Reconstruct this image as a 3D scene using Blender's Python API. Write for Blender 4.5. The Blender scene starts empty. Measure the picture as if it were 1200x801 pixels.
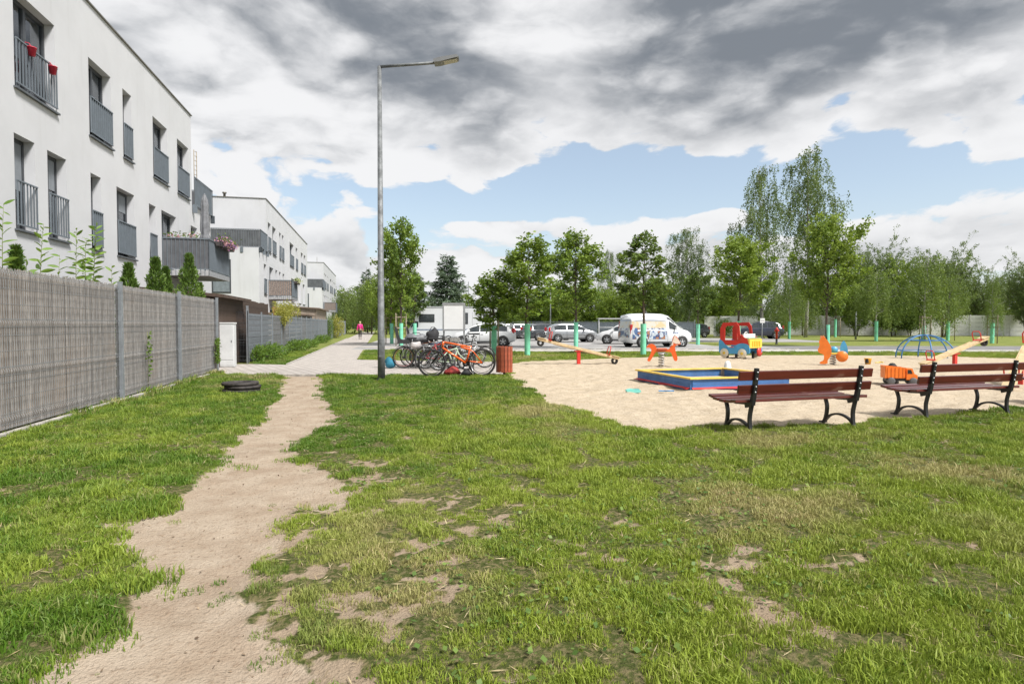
import bpy, bmesh, math, random
import numpy as np
from mathutils import Vector, Matrix
random.seed(7)
SC = bpy.context.scene
COL = SC.collection
PI = math.pi
R = math.radians

# ------------------------------------------------------------------ camera
EYE = 1.4
FPX = 700.0
PITCH = math.atan(20.5 / FPX)
cam_d = bpy.data.cameras.new('camera')
cam_d.sensor_width = 36.0
cam_d.lens = FPX / 1200.0 * 36.0
cam_d.clip_start = 0.05
cam_d.clip_end = 8000.0
cam = bpy.data.objects.new('camera', cam_d)
COL.objects.link(cam)
cam.location = (0, 0, EYE)
cam.rotation_euler = (PI / 2 - PITCH, 0, 0)
SC.camera = cam

# ------------------------------------------------------------------ exposure
SC.view_settings.view_transform = 'Standard'
SC.view_settings.look = 'None'
SC.view_settings.exposure = 1.0
SC.view_settings.gamma = 1.0
SC.view_settings.use_curve_mapping = False

# ------------------------------------------------------------------ sun
SUN_EL, SUN_AZ = R(52), R(128)      # azimuth clockwise from +Y (towards +X)
sun_d = bpy.data.lights.new('sun', 'SUN')
sun_d.energy = 3.0
sun_d.angle = R(14)
sun_d.color = (1.0, 0.97, 0.93)
sun = bpy.data.objects.new('sun', sun_d)
COL.objects.link(sun)
sdir = Vector((math.sin(SUN_AZ) * math.cos(SUN_EL), math.cos(SUN_AZ) * math.cos(SUN_EL), math.sin(SUN_EL)))
sun.rotation_euler = sdir.to_track_quat('Z', 'Y').to_euler()
sun.location = sdir * 50

# ------------------------------------------------------------------ node expression helper
class E:
    nt = None
    def __init__(s, sock): s.s = sock
    @staticmethod
    def put(inp, v):
        if isinstance(v, E): E.nt.links.new(v.s, inp)
        else: inp.default_value = v
    @staticmethod
    def m(op, *a, clamp=False):
        n = E.nt.nodes.new('ShaderNodeMath'); n.operation = op; n.use_clamp = clamp
        for i, v in enumerate(a): E.put(n.inputs[i], v)
        return E(n.outputs[0])
    def __add__(a, b): return E.m('ADD', a, b)
    __radd__ = __add__
    def __sub__(a, b): return E.m('SUBTRACT', a, b)
    def __rsub__(a, b): return E.m('SUBTRACT', b, a)
    def __mul__(a, b): return E.m('MULTIPLY', a, b)
    __rmul__ = __mul__
    def __truediv__(a, b): return E.m('DIVIDE', a, b)
def smooth(x, lo, hi, a=0.0, b=1.0):
    n = E.nt.nodes.new('ShaderNodeMapRange'); n.interpolation_type = 'SMOOTHSTEP'
    E.put(n.inputs['Value'], x)
    n.inputs['From Min'].default_value = lo; n.inputs['From Max'].default_value = hi
    n.inputs['To Min'].default_value = a; n.inputs['To Max'].default_value = b
    return E(n.outputs[0])
def comb(x, y, z):
    n = E.nt.nodes.new('ShaderNodeCombineXYZ')
    for i, v in enumerate((x, y, z)): E.put(n.inputs[i], v)
    return E(n.outputs[0])
def sep(v):
    n = E.nt.nodes.new('ShaderNodeSeparateXYZ'); E.put(n.inputs[0], v)
    return [E(o) for o in n.outputs]
def noise(vec, scale, detail=4.0, rough=0.55, dist=0.0, out=0):
    n = E.nt.nodes.new('ShaderNodeTexNoise')
    if vec is not None: E.put(n.inputs['Vector'], vec)
    n.inputs['Scale'].default_value = scale; n.inputs['Detail'].default_value = detail
    n.inputs['Roughness'].default_value = rough; n.inputs['Distortion'].default_value = dist
    return E(n.outputs[out])
def mixc(f, a, b):
    n = E.nt.nodes.new('ShaderNodeMix'); n.data_type = 'RGBA'
    E.put(n.inputs[0], f)
    for i, v in ((6, a), (7, b)):
        if isinstance(v, E): E.nt.links.new(v.s, n.inputs[i])
        else: n.inputs[i].default_value = (v[0], v[1], v[2], 1)
    return E(n.outputs[2])
def vscale(v, s):
    n = E.nt.nodes.new('ShaderNodeVectorMath'); n.operation = 'MULTIPLY'
    E.put(n.inputs[0], v); n.inputs[1].default_value = s if hasattr(s, '__len__') else (s, s, s)
    return E(n.outputs[0])

# ------------------------------------------------------------------ world: sky with clouds
W = bpy.data.worlds.new('World'); SC.world = W; W.use_nodes = True
E.nt = W.node_tree; E.nt.nodes.clear()
skyn = E.nt.nodes.new('ShaderNodeTexSky'); skyn.sky_type = 'NISHITA'; skyn.sun_disc = False
skyn.sun_elevation = SUN_EL; skyn.sun_rotation = SUN_AZ
skyn.air_density = 1.0; skyn.dust_density = 1.2; skyn.ozone_density = 1.0
tc = E.nt.nodes.new('ShaderNodeTexCoord')
x, y, z = sep(E(tc.outputs['Generated']))
hh = E.m('MAXIMUM', E.m('SQRT', x * x + y * y), 0.02)
v = E.m('MAXIMUM', z / hh, 0.0)
u = E.m('ARCTAN2', x, y)
el = E.m('ARCTANGENT', v)
P = comb(x / hh, y / hh, el * 2.3)
P2 = comb(x / hh, y / hh, el * 2.3 + 0.075)
P3 = comb(x / hh, y / hh, el * 2.3 + 0.022)
def uv_of(px, py):
    uu = math.atan((px - 600) / FPX); return uu, (380 - py) / FPX * math.cos(uu)
def blob(px, py, su, sv, amp, tilt=0.0):
    u0, v0 = uv_of(px, py)
    a = (u - u0) * (1.0 / su)
    b = ((v - v0) - (u - u0) * tilt) * (1.0 / sv)
    return E.m('EXPONENT', (a * a + b * b) * -1.0) * amp
#SKYFIELD
def vor(vec, scale):
    n = E.nt.nodes.new('ShaderNodeTexVoronoi'); n.feature = 'F1'
    n.inputs['Scale'].default_value = scale; n.inputs['Detail'].default_value = 2.0; n.inputs['Roughness'].default_value = 0.5
    E.put(n.inputs['Vector'], vec); return E(n.outputs[0])
def vadd(a, b):
    n = E.nt.nodes.new('ShaderNodeVectorMath'); n.operation = 'ADD'; E.put(n.inputs[0], a); E.put(n.inputs[1], b); return E(n.outputs[0])
BM = 0.36
def cloud(Q):
    wc = E.nt.nodes.new('ShaderNodeTexNoise'); E.put(wc.inputs['Vector'], Q); wc.inputs['Scale'].default_value = 4.0; wc.inputs['Detail'].default_value = 5
    Qw = vadd(Q, vscale(E(wc.outputs['Color']), 0.22))
    big = noise(Q, 2.6, 3, 0.5, 0.2)
    bil = 1.0 - vor(Qw, 5.0)
    fine = noise(Qw, 13.0, 8, 0.62, 0.1)
    return big, bil, fine
big, bil, fine = cloud(P)
big2, bil2, fine2 = cloud(P2)
nl = noise(P, 1.3, 3, 0.5, 0.0)
field = smooth(v, 0.20, 0.40, 0.0, 0.95)
field = field + blob(1180, 175, 0.22, 0.07, 0.42, 0.05)
field = field + blob(820, 175, 0.3, 0.03, 0.12)
field = field + blob(250, 235, 0.25, 0.28, 0.46)
field = field + blob(760, 236, 0.44, 0.060, -0.20)
field = field + blob(440, 235, 0.07, 0.06, -0.22)
field = field + blob(1060, 222, 0.11, 0.045, -0.28)
field = field + blob(1210, 262, 0.26, 0.065, 0.50, 0.08)
field = field + blob(600, 268, 0.15, 0.024, 0.60)
field = field + blob(840, 258, 0.09, 0.014, 0.26)
field = field + blob(660, 218, 0.028, 0.010, 0.34)
field = field + blob(800, 217, 0.02, 0.007, 0.26)
field = field + blob(862, 214, 0.02, 0.007, 0.26)
field = field + blob(560, 322, 0.42, 0.05, 0.62)
field = field + blob(1000, 315, 0.45, 0.06, 0.40)
field = field + blob(600, 190, 0.14, 0.03, 0.20)
field = field + blob(365, 285, 0.10, 0.025, 0.16)
field = field + smooth(E.m('ABSOLUTE', u), 0.80, 1.2, 0.0, 0.2)
dens = (big - 0.5) * 1.25 + (bil - BM) * 0.9 + (fine - 0.5) * 0.62 + field + 0.44
alpha = smooth(dens, 0.46, 0.58)
thick = smooth(dens, 0.50, 0.95)
dark = smooth(v, 0.22, 0.42, 0.10, 0.72)
dark = dark + blob(960, 110, 0.48, 0.16, 0.62, -0.22)
dark = dark + blob(530, 95, 0.22, 0.10, 0.55, -0.7)
dark = dark + blob(400, 45, 0.22, 0.07, 0.30, -0.4)
dark = dark + blob(648, 50, 0.085, 0.12, -0.70)
dark = dark + blob(200, 130, 0.24, 0.26, -0.75)
dark = dark + blob(470, 195, 0.20, 0.05, -0.5, -0.5)
dark = dark + blob(860, 185, 0.25, 0.03, -0.35, -0.1)
dark = dark + blob(1160, 318, 0.2, 0.035, 0.42)
dark = dark + (nl - 0.5) * 1.2 + (big - 0.5) * 1.9
relief = (big2 - big) * 1.7 + (bil2 - bil) * 0.85 + (fine2 - fine) * 0.6
tex = (BM - bil) * 0.55 + (0.5 - fine) * 0.5
dkr = dark * thick * 0.80 + thick * 0.12 + relief * 1.15 + tex * 0.7
dk = smooth(dkr, -0.15, 1.75)
KW = 4.6
ccol = mixc(dk, (KW * 1.0, KW * 1.0, KW * 1.01), (KW * 0.24, KW * 0.265, KW * 0.30))
haze = smooth(v, 0.0, 0.22, 0.45, 0.0)
skc = vscale(E(skyn.outputs[0]), (1.05, 0.97, 0.88))
skc = mixc(haze, skc, (KW * 0.72, KW * 0.80, KW * 0.9))
skc = mixc(0.30, skc, (KW * 0.72, KW * 0.82, KW * 0.93))
fin = mixc(alpha * 0.97, skc, ccol)
bg = E.nt.nodes.new('ShaderNodeBackground'); bg.inputs['Strength'].default_value = 0.1
E.nt.links.new(fin.s, bg.inputs['Color'])
wo = E.nt.nodes.new('ShaderNodeOutputWorld'); E.nt.links.new(bg.outputs[0], wo.inputs[0])

# ------------------------------------------------------------------ projection helpers (photo measurements -> places in the world)
cp, sp = math.cos(PITCH), math.sin(PITCH)
def ray(px, py):
    a = (px - 600) / FPX; b = (400.5 - py) / FPX
    return Vector((a, cp + b * sp, b * cp - sp))
def G(px, py, z=0.0):
    d = ray(px, py); t = (z - EYE) / d.z
    return Vector((d.x * t, d.y * t, z))
def AT(px, py, Y):
    d = ray(px, py); t = Y / d.y
    return Vector((d.x * t, Y, EYE + d.z * t))

# ------------------------------------------------------------------ materials
MATS = {}
def M(name, col=(0.5, 0.5, 0.5), rough=0.6, metal=0.0, var=0.12, scale=6.0, bump=0.0, bscale=40.0, spec=0.5, coat=0.0, emis=None):
    if name in MATS: return MATS[name]
    m = bpy.data.materials.new(name); m.use_nodes = True
    nt = E.nt = m.node_tree; b = nt.nodes['Principled BSDF']
    t = nt.nodes.new('ShaderNodeTexCoord'); vec = E(t.outputs['Object'])
    n = noise(vec, scale, 6, 0.6)
    f = smooth(n, 0.3, 0.7)
    c2 = tuple(max(0, c * (1 - 2 * var)) for c in col); c1 = tuple(min(1, c * (1 + var * 0.6)) for c in col)
    cc = mixc(f, c1, c2); nt.links.new(cc.s, b.inputs['Base Color'])
    rr = smooth(n, 0.2, 0.8, max(0.02, rough - 0.08), min(1, rough + 0.08)); nt.links.new(rr.s, b.inputs['Roughness'])
    b.inputs['Metallic'].default_value = metal
    b.inputs['Specular IOR Level'].default_value = spec
    b.inputs['Coat Weight'].default_value = coat
    b.inputs['Coat Roughness'].default_value = 0.05
    if bump:
        bn = nt.nodes.new('ShaderNodeBump'); bn.inputs['Strength'].default_value = bump; bn.inputs['Distance'].default_value = 0.01
        nt.links.new(noise(vec, bscale, 5, 0.6).s, bn.inputs['Height']); nt.links.new(bn.outputs[0], b.inputs['Normal'])
    MATS[name] = m
    return m
def leafmat(name, ca, cb, trans=0.35, rough=0.5, attr='var'):
    if name in MATS: return MATS[name]
    m = bpy.data.materials.new(name); m.use_nodes = True
    nt = E.nt = m.node_tree; b = nt.nodes['Principled BSDF']
    a = nt.nodes.new('ShaderNodeAttribute'); a.attribute_name = attr
    cc = mixc(E(a.outputs['Fac']), ca, cb)
    nt.links.new(cc.s, b.inputs['Base Color']); b.inputs['Roughness'].default_value = rough
    b.inputs['Specular IOR Level'].default_value = 0.35
    tr = nt.nodes.new('ShaderNodeBsdfTranslucent')
    tcx = mixc(0.35, cc, (0.30, 0.36, 0.03)); nt.links.new(tcx.s, tr.inputs[0])
    mx = nt.nodes.new('ShaderNodeMixShader'); mx.inputs[0].default_value = trans
    nt.links.new(b.outputs[0], mx.inputs[1]); nt.links.new(tr.outputs[0], mx.inputs[2])
    nt.links.new(mx.outputs[0], nt.nodes['Material Output'].inputs[0])
    MATS[name] = m
    return m
def glassmat(name='window_glass'):
    if name in MATS: return MATS[name]
    m = bpy.data.materials.new(name); m.use_nodes = True
    nt = E.nt = m.node_tree; nt.nodes.remove(nt.nodes['Principled BSDF'])
    g = nt.nodes.new('ShaderNodeBsdfGlossy'); g.inputs['Roughness'].default_value = 0.03; g.inputs[0].default_value = (0.9, 0.95, 1, 1)
    t = nt.nodes.new('ShaderNodeBsdfTransparent'); t.inputs[0].default_value = (0.72, 0.76, 0.78, 1)
    fr = nt.nodes.new('ShaderNodeFresnel'); fr.inputs[0].default_value = 1.6
    ff = E(fr.outputs[0]) * 1.4 + 0.04
    mx = nt.nodes.new('ShaderNodeMixShader'); nt.links.new(ff.s, mx.inputs[0])
    nt.links.new(t.outputs[0], mx.inputs[1]); nt.links.new(g.outputs[0], mx.inputs[2])
    nt.links.new(mx.outputs[0], nt.nodes['Material Output'].inputs[0])
    MATS[name] = m
    return m

# ------------------------------------------------------------------ mesh builder
class MB:
    def __init__(s): s.v = []; s.f = []; s.sm = []
    def add(s, vs, fs, smooth=False):
        o = len(s.v); s.v += [tuple(p) for p in vs]; s.f += [tuple(i + o for i in f) for f in fs]; s.sm += [smooth] * len(fs)
        return s
    def box(s, x0, x1, y0, y1, z0, z1, mat=None):
        vs = [Vector((a, b, c)) for c in (z0, z1) for b in (y0, y1) for a in (x0, x1)]
        if mat is not None: vs = [mat @ p for p in vs]
        return s.add(vs, [(0, 2, 3, 1), (4, 5, 7, 6), (0, 1, 5, 4), (2, 6, 7, 3), (0, 4, 6, 2), (1, 3, 7, 5)])
    def cbox(s, c, d, mat=None, bev=0.0):
        if bev <= 0: return s.box(c[0] - d[0] / 2, c[0] + d[0] / 2, c[1] - d[1] / 2, c[1] + d[1] / 2, c[2] - d[2] / 2, c[2] + d[2] / 2, mat)
        bm = bmesh.new(); bmesh.ops.create_cube(bm, size=1.0, matrix=Matrix.Translation(c) @ Matrix.Diagonal((d[0], d[1], d[2], 1)))
        bmesh.ops.bevel(bm, geom=bm.edges[:], offset=bev, segments=2, affect='EDGES', profile=0.6)
        vs = [v.co.copy() for v in bm.verts]
        if mat is not None: vs = [mat @ p for p in vs]
        s.add(vs, [tuple(v.index for v in f.verts) for f in bm.faces]); bm.free(); return s
    def tube(s, pts, r, n=8, cap=True, closed=False, smooth=True, flat=1.0):
        pts = [Vector(p) for p in pts]; k = len(pts); o = len(s.v)
        rr = r if hasattr(r, '__len__') else [r] * k
        up = None
        for i, p in enumerate(pts):
            if closed: t = pts[(i + 1) % k] - pts[i - 1]
            else: t = pts[min(i + 1, k - 1)] - pts[max(i - 1, 0)]
            if t.length < 1e-9: t = Vector((0, 0, 1))
            t.normalize()
            if up is None: up = Vector((0, 0, 1)) if abs(t.z) < 0.9 else Vector((1, 0, 0))
            a = t.cross(up)
            if a.length < 1e-4: a = t.cross(Vector((0.3, 1, 0.2)))
            a.normalize(); b = a.cross(t).normalized(); up = b
            for j in range(n):
                th = 2 * PI * (j + 0.5) / n
                s.v.append(tuple(p + a * math.cos(th) * rr[i] + b * math.sin(th) * rr[i] * flat))
        m = k if closed else k - 1
        for i in range(m):
            i2 = (i + 1) % k
            for j in range(n):
                j2 = (j + 1) % n
                s.f.append((o + i * n + j, o + i * n + j2, o + i2 * n + j2, o + i2 * n + j)); s.sm.append(smooth)
        if cap and not closed:
            s.f.append(tuple(o + j for j in range(n))[::-1]); s.f.append(tuple(o + (k - 1) * n + j for j in range(n))); s.sm += [False, False]
        return s
    def lathe(s, prof, n=16, axis='z', c=(0, 0, 0), smooth=True, mat=None):
        o = len(s.v); k = len(prof)
        for (r, h) in prof:
            for j in range(n):
                th = 2 * PI * j / n; a, b = r * math.cos(th), r * math.sin(th)
                p = {'z': (a, b, h), 'y': (a, h, b), 'x': (h, a, b)}[axis]
                q = Vector((p[0] + c[0], p[1] + c[1], p[2] + c[2]))
                if mat is not None: q = mat @ q
                s.v.append(tuple(q))
        for i in range(k - 1):
            for j in range(n):
                j2 = (j + 1) % n
                s.f.append((o + i * n + j, o + i * n + j2, o + (i + 1) * n + j2, o + (i + 1) * n + j)); s.sm.append(smooth)
        return s
    def prism(s, poly, h0, h1, axis='y', mat=None):
        # poly: 2-D outline; axis 'y': (x,z) extruded along y; 'z': (x,y) along z; 'x': (y,z) along x
        n = len(poly)
        def P3(a, b, h): return {'y': (a, h, b), 'z': (a, b, h), 'x': (h, a, b)}[axis]
        vs = [Vector(P3(a, b, h0)) for a, b in poly] + [Vector(P3(a, b, h1)) for a, b in poly]
        if mat is not None: vs = [mat @ p for p in vs]
        fs = [tuple(range(n)), tuple(range(2 * n - 1, n - 1, -1))] + [(i, (i + 1) % n, n + (i + 1) % n, n + i) for i in range(n)]
        return s.add(vs, fs)
    def sphere(s, c, r, n=10, m=7):
        rx = r if hasattr(r, '__len__') else (r, r, r)
        o = len(s.v)
        for i in range(m + 1):
            ph = PI * i / m
            for j in range(n):
                th = 2 * PI * j / n
                s.v.append((c[0] + rx[0] * math.sin(ph) * math.cos(th), c[1] + rx[1] * math.sin(ph) * math.sin(th), c[2] + rx[2] * math.cos(ph)))
        for i in range(m):
            for j in range(n):
                j2 = (j + 1) % n
                s.f.append((o + i * n + j, o + (i + 1) * n + j, o + (i + 1) * n + j2, o + i * n + j2)); s.sm.append(True)
        return s
    def mesh(s, name):
        me = bpy.data.meshes.new(name); me.from_pydata(s.v, [], s.f)
        me.polygons.foreach_set('use_smooth', s.sm)
        me.update(); return me
    def build(s, name, mat, parent=None):
        me = s.mesh(name)
        bm = bmesh.new(); bm.from_mesh(me); bmesh.ops.recalc_face_normals(bm, faces=bm.faces); bm.to_mesh(me); bm.free()
        if mat: me.materials.append(mat)
        return link(name, me, parent)
def link(name, me, parent=None, loc=None, rot=None):
    o = bpy.data.objects.new(name, me); COL.objects.link(o)
    if parent is not None: o.parent = parent
    if loc is not None: o.location = loc
    if rot is not None: o.rotation_euler = rot
    return o
def part(name, mb, mat, parent, label=None):
    o = mb.build(name, mat, parent)
    if label: o['label'] = label
    return o
def tag(o, label, cat, group=None, kind=None):
    if label: o['label'] = label
    if cat: o['category'] = cat
    if group: o['group'] = group
    if kind: o['kind'] = kind
    return o
def thing(name, label, cat, loc=(0, 0, 0), rotz=0.0, group=None, scale=None):
    o = bpy.data.objects.new(name, None); COL.objects.link(o)
    o.empty_display_size = 0.2
    o.location = loc; o.rotation_euler = (0, 0, rotz)
    if scale: o.scale = (scale,) * 3 if not hasattr(scale, '__len__') else scale
    return tag(o, label, cat, group)
def kids(o): return [c for c in COL.objects if c.parent == o]
def snapshot(o):
    ch = {}
    for c in COL.objects:
        if c.parent: ch.setdefault(c.parent.name, []).append(c)
    def rec(p): return (p, [rec(c) for c in ch.get(p.name, [])])
    return rec(o)
def copy_snap(sn, parent=None):
    c = sn[0].copy(); COL.objects.link(c); c.parent = parent
    for k in sn[1]: copy_snap(k, c)
    return c
def copy_thing(sn, label, loc, rotz, scale=None):
    c = copy_snap(sn); c['label'] = label; c.location = loc; c.rotation_euler = (0, 0, rotz)
    if scale: c.scale = (scale,) * 3 if not hasattr(scale, '__len__') else scale
    return c
def npmesh(name, V, F, mats, attrs=None, smooth=False):
    me = bpy.data.meshes.new(name)
    V = np.asarray(V, dtype=np.float32); F = np.asarray(F, dtype=np.int32)
    k = F.shape[1]
    me.vertices.add(len(V)); me.vertices.foreach_set('co', V.ravel())
    me.loops.add(F.size); me.loops.foreach_set('vertex_index', F.ravel())
    me.polygons.add(len(F)); me.polygons.foreach_set('loop_start', np.arange(0, F.size, k, dtype=np.int32))
    me.polygons.foreach_set('loop_total', np.full(len(F), k, dtype=np.int32))
    if smooth: me.polygons.foreach_set('use_smooth', np.ones(len(F), dtype=bool))
    for an, (dom, arr) in (attrs or {}).items():
        at = me.attributes.new(an, 'FLOAT', dom); at.data.foreach_set('value', np.asarray(arr, dtype=np.float32))
    me.update(calc_edges=True)
    for m in (mats if isinstance(mats, (list, tuple)) else [mats]): me.materials.append(m)
    return me

# numpy value noise
_rs = np.random.RandomState(3)
_LAT = _rs.rand(256, 256)
def vnoise(x, y, f, seed=0):
    x = x * f + 37.3 * (seed + 1); y = y * f + 91.7 * (seed + 1)
    xi = np.floor(x).astype(int); yi = np.floor(y).astype(int)
    fx = x - xi; fy = y - yi; fx = fx * fx * (3 - 2 * fx); fy = fy * fy * (3 - 2 * fy)
    a = _LAT[xi % 256, yi % 256]; b = _LAT[(xi + 1) % 256, yi % 256]; c = _LAT[xi % 256, (yi + 1) % 256]; d = _LAT[(xi + 1) % 256, (yi + 1) % 256]
    return (a * (1 - fx) + b * fx) * (1 - fy) + (c * (1 - fx) + d * fx) * fy
def fbm(x, y, f, o=4, seed=0, g=0.5):
    s = 0; a = 1; t = 0
    for i in range(o):
        s = s + a * vnoise(x, y, f * 2 ** i, seed + i * 7); t += a; a *= g
    return s / t
def sstep(x, a, b):
    t = np.clip((x - a) / (b - a), 0, 1); return t * t * (3 - 2 * t)
def poly_sd(poly, X, Y):
    # signed distance, positive inside
    d = np.full(X.shape, 1e9); inside = np.zeros(X.shape, bool)
    n = len(poly)
    for i in range(n):
        x0, y0 = poly[i][0], poly[i][1]; x1, y1 = poly[(i + 1) % n][0], poly[(i + 1) % n][1]
        ex, ey = x1 - x0, y1 - y0
        t = np.clip(((X - x0) * ex + (Y - y0) * ey) / (ex * ex + ey * ey + 1e-12), 0, 1)
        d = np.minimum(d, np.hypot(X - x0 - t * ex, Y - y0 - t * ey))
        c = (y0 > Y) != (y1 > Y)
        with np.errstate(divide='ignore', invalid='ignore'):
            xx = x0 + (Y - y0) * ex / (ey if abs(ey) > 1e-12 else 1e-12)
        inside ^= c & (X < xx)
    return np.where(inside, d, -d)
def hull_xy(pts): return [(p.x, p.y) for p in pts]

# ================================================================== GROUND
FA = Vector((-0.2163, 0.9763, 0)); FN = Vector((0.9763, 0.2163, 0))     # along the building row, and out of it towards the path
FROT = math.atan2(FA.y, FA.x)
def fence_x(Y): return -4.80 - 0.2215 * Y
path_poly = hull_xy([G(*p) for p in [(330, 438), (327, 460), (300, 490), (270, 520), (240, 560), (200, 598), (132, 612), (128, 640), (157, 680), (122, 735), (45, 801)]] +
                    [Vector((-2.3, 1.6, 0)), Vector((-0.7, 1.2, 0))] +
                    [G(*p) for p in [(345, 801), (325, 745), (305, 720), (296, 680), (322, 640), (316, 612), (338, 588), (385, 594), (412, 578), (405, 556), (352, 536), (360, 508), (398, 494), (382, 465), (374, 438)]])
sand_poly = hull_xy([G(*p) for p in [(598, 437), (612, 452), (645, 472), (700, 492), (765, 508), (830, 503), (880, 502), (945, 500), (1000, 497), (1060, 490), (1120, 485), (1200, 478), (1330, 474)]] +
                    [Vector((26, 16, 0)), Vector((27, 27, 0))] + [G(*p) for p in [(1190, 420), (1100, 416.5), (960, 415.5), (820, 416), (700, 420), (610, 423.5), (580, 427)]])
cross_poly = [Vector((-16.0, 13.9, 0)), G(252, 438.5), G(420, 438.5), G(592, 439), G(592, 424), G(555, 424), G(418, 421.5), G(337, 427.5), Vector((-9.2, 21.0, 0)), Vector((-17.0, 19.3, 0))]
pav_x0 = lambda Y: -3.2 - 0.2215 * Y
pav_x1 = lambda Y: -0.93 - 0.2215 * Y
walk_poly = [(-3.2 - 0.2215 * 20.6, 20.6), (-0.93 - 0.2215 * 22.5, 22.5), (-0.93 - 0.2215 * 110, 110), (-3.2 - 0.2215 * 110, 110)]

xs = np.concatenate([-np.geomspace(3000, 10.2, 60), np.arange(-10, 12.001, 0.055), np.geomspace(12.2, 3000, 60)])
ys = np.concatenate([-np.geomspace(600, 1.0, 18), np.arange(0.9, 12, 0.055), np.arange(12, 20, 0.085), np.arange(20, 45, 0.4), np.geomspace(45.5, 4500, 50)])
GX, GY = np.meshgrid(xs, ys)
def masks(X, Y):
    e = (fbm(X, Y, 1.6, 4, 1) - 0.5)
    dp = poly_sd(path_poly, X, Y) + 0.01 + e * 0.26 + (fbm(X, Y, 7, 3, 5) - 0.5) * 0.22
    ds = poly_sd(sand_poly, X, Y) + (fbm(X, Y, 1.1, 4, 2) - 0.5) * 0.7
    dirt = sstep(dp, -0.10, 0.10)
    # thin, trampled zones right of the dirt path and scattered bare spots
    def gs(px, py, sx, sy):
        c = G(px, py); return np.exp(-((X - c.x) / sx) ** 2 - ((Y - c.y) / sy) ** 2)
    thin = 0.9 * gs(400, 650, 0.75, 1.3) + 0.9 * gs(440, 770, 0.7, 0.6) + 0.75 * gs(410, 540, 0.7, 1.6) + 0.7 * gs(470, 600, 0.6, 1.6) \
        + 0.6 * gs(560, 740, 0.6, 0.6) + 0.62 * gs(860, 590, 0.5, 0.8) + 0.66 * gs(860, 705, 0.3, 0.3) + 0.5 * gs(450, 480, 1.2, 2.2) + 0.35 * gs(780, 640, 0.8, 1.0) + 0.45 * gs(1000, 660, 0.8, 0.5) + 0.8 * gs(945, 506, 1.0, 0.22) + 0.7 * gs(1140, 490, .9, .25) + .5 * gs(700, 620, 1.2, 1.2)
    thin = np.clip(thin, 0, 1)
    nz = fbm(X, Y, 4.2, 4, 11) * 0.6 + fbm(X, Y, 13.0, 3, 17) * 0.4
    bare = sstep(nz, 0.69 - 0.165 * thin, 0.76 - 0.165 * thin)
    # worn soil under the benches
    sand = sstep(ds, -0.08, 0.08)
    return dirt, bare, sand, thin, dp, ds
dirt, bare, sand, thin, dpath, dsand = masks(GX, GY)
near = sstep(GY, 17.2, 16.6) * sstep(np.abs(GX), 12, 10)
hz = (fbm(GX, GY, 0.9, 3, 21) - 0.5) * 0.05 + (fbm(GX, GY, 6, 3, 23) - 0.5) * 0.022 + (fbm(GX, GY, 14, 2, 33) - 0.5) * 0.012
hz = hz - dirt * 0.02 + (1 - dirt) * (1 - sand) * (1 - bare) * 0.012
sandin = sstep(dsand, 0.0, 0.6)
hz2 = (fbm(GX, GY, 2.2, 3, 25) - 0.5) * 0.07 + (fbm(GX, GY, 4.5, 4, 29) - 0.5) * 0.10
GZ = hz * near * (1 - sandin) + hz2 * sandin * sstep(GX, 26, 20) * 0.8 - 0.012
ny, nx = GX.shape
V = np.stack([GX, GY, GZ], -1).reshape(-1, 3)
idx = np.arange(ny * nx).reshape(ny, nx)
F = np.stack([idx[:-1, :-1], idx[:-1, 1:], idx[1:, 1:], idx[1:, :-1]], -1).reshape(-1, 4)
fs = lambda a: (a[:-1, :-1] + a[1:, 1:]).reshape(-1) / 2
isdirt = fs(dpath) > -0.02; issand = (fs(dsand) > 0.0) & ~isdirt

gm = bpy.data.materials.new('ground_surface'); gm.use_nodes = True
nt = E.nt = gm.node_tree; b = nt.nodes['Principled BSDF']
def att(n):
    a = nt.nodes.new('ShaderNodeAttribute'); a.attribute_name = n; return E(a.outputs['Fac'])
geo = nt.nodes.new('ShaderNodeNewGeometry'); pos = E(geo.outputs['Position'])
nfine = noise(pos, 28, 6, 0.65); nmid = noise(pos, 3.2, 5, 0.6); nbig = noise(pos, 0.55, 4, 0.55); ngr = noise(pos, 120, 3, 0.6)
dirtc = mixc(smooth(nmid, 0.35, 0.68), (0.44, 0.36, 0.275), (0.36, 0.28, 0.205))
dirtc = mixc(smooth(nfine, 0.53, 0.68) * 0.6, dirtc, (0.235, 0.165, 0.11))
ndk = noise(pos, 1.1, 5, 0.65)
dirtc = mixc(smooth(ndk, 0.5, 0.68) * 0.45, dirtc, (0.27, 0.195, 0.135))
dirtc = mixc(smooth(ngr, 0.64, 0.72) * 0.5, dirtc, (0.16, 0.12, 0.085))
sandc = mixc(smooth(nmid, 0.35, 0.7), (0.56, 0.47, 0.35), (0.47, 0.385, 0.275))
sandc = mixc(smooth(nfine, 0.50, 0.64) * 0.7, sandc, (0.31, 0.235, 0.165))
soil = mixc(smooth(nfine, 0.35, 0.65), (0.20, 0.145, 0.09), (0.32, 0.24, 0.16))
turf = mixc(smooth(nfine, 0.42, 0.64), (0.060, 0.075, 0.018), (0.18, 0.15, 0.075))  # brown-green thatch, darkened so the colour holds the shade between grass clumps
farg = mixc(smooth(nbig, 0.3, 0.7), (0.165, 0.215, 0.045), (0.25, 0.255, 0.08))
farg = mixc(smooth(nmid, 0.45, 0.7) * 0.5, farg, (0.10, 0.13, 0.03))
pxyz = sep(pos)
turf = mixc(smooth(pxyz[1], 14, 30), turf, farg)
edge = (nfine - 0.5) * 0.5
c = mixc(smooth(att('bare') + edge, 0.3, 0.6), turf, mixc(0.45, soil, dirtc))
c = mixc(smooth(att('dirt') + edge, 0.35, 0.6), c, dirtc)
c = mixc(smooth(att('sand') + edge, 0.4, 0.6), c, sandc)
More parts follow.
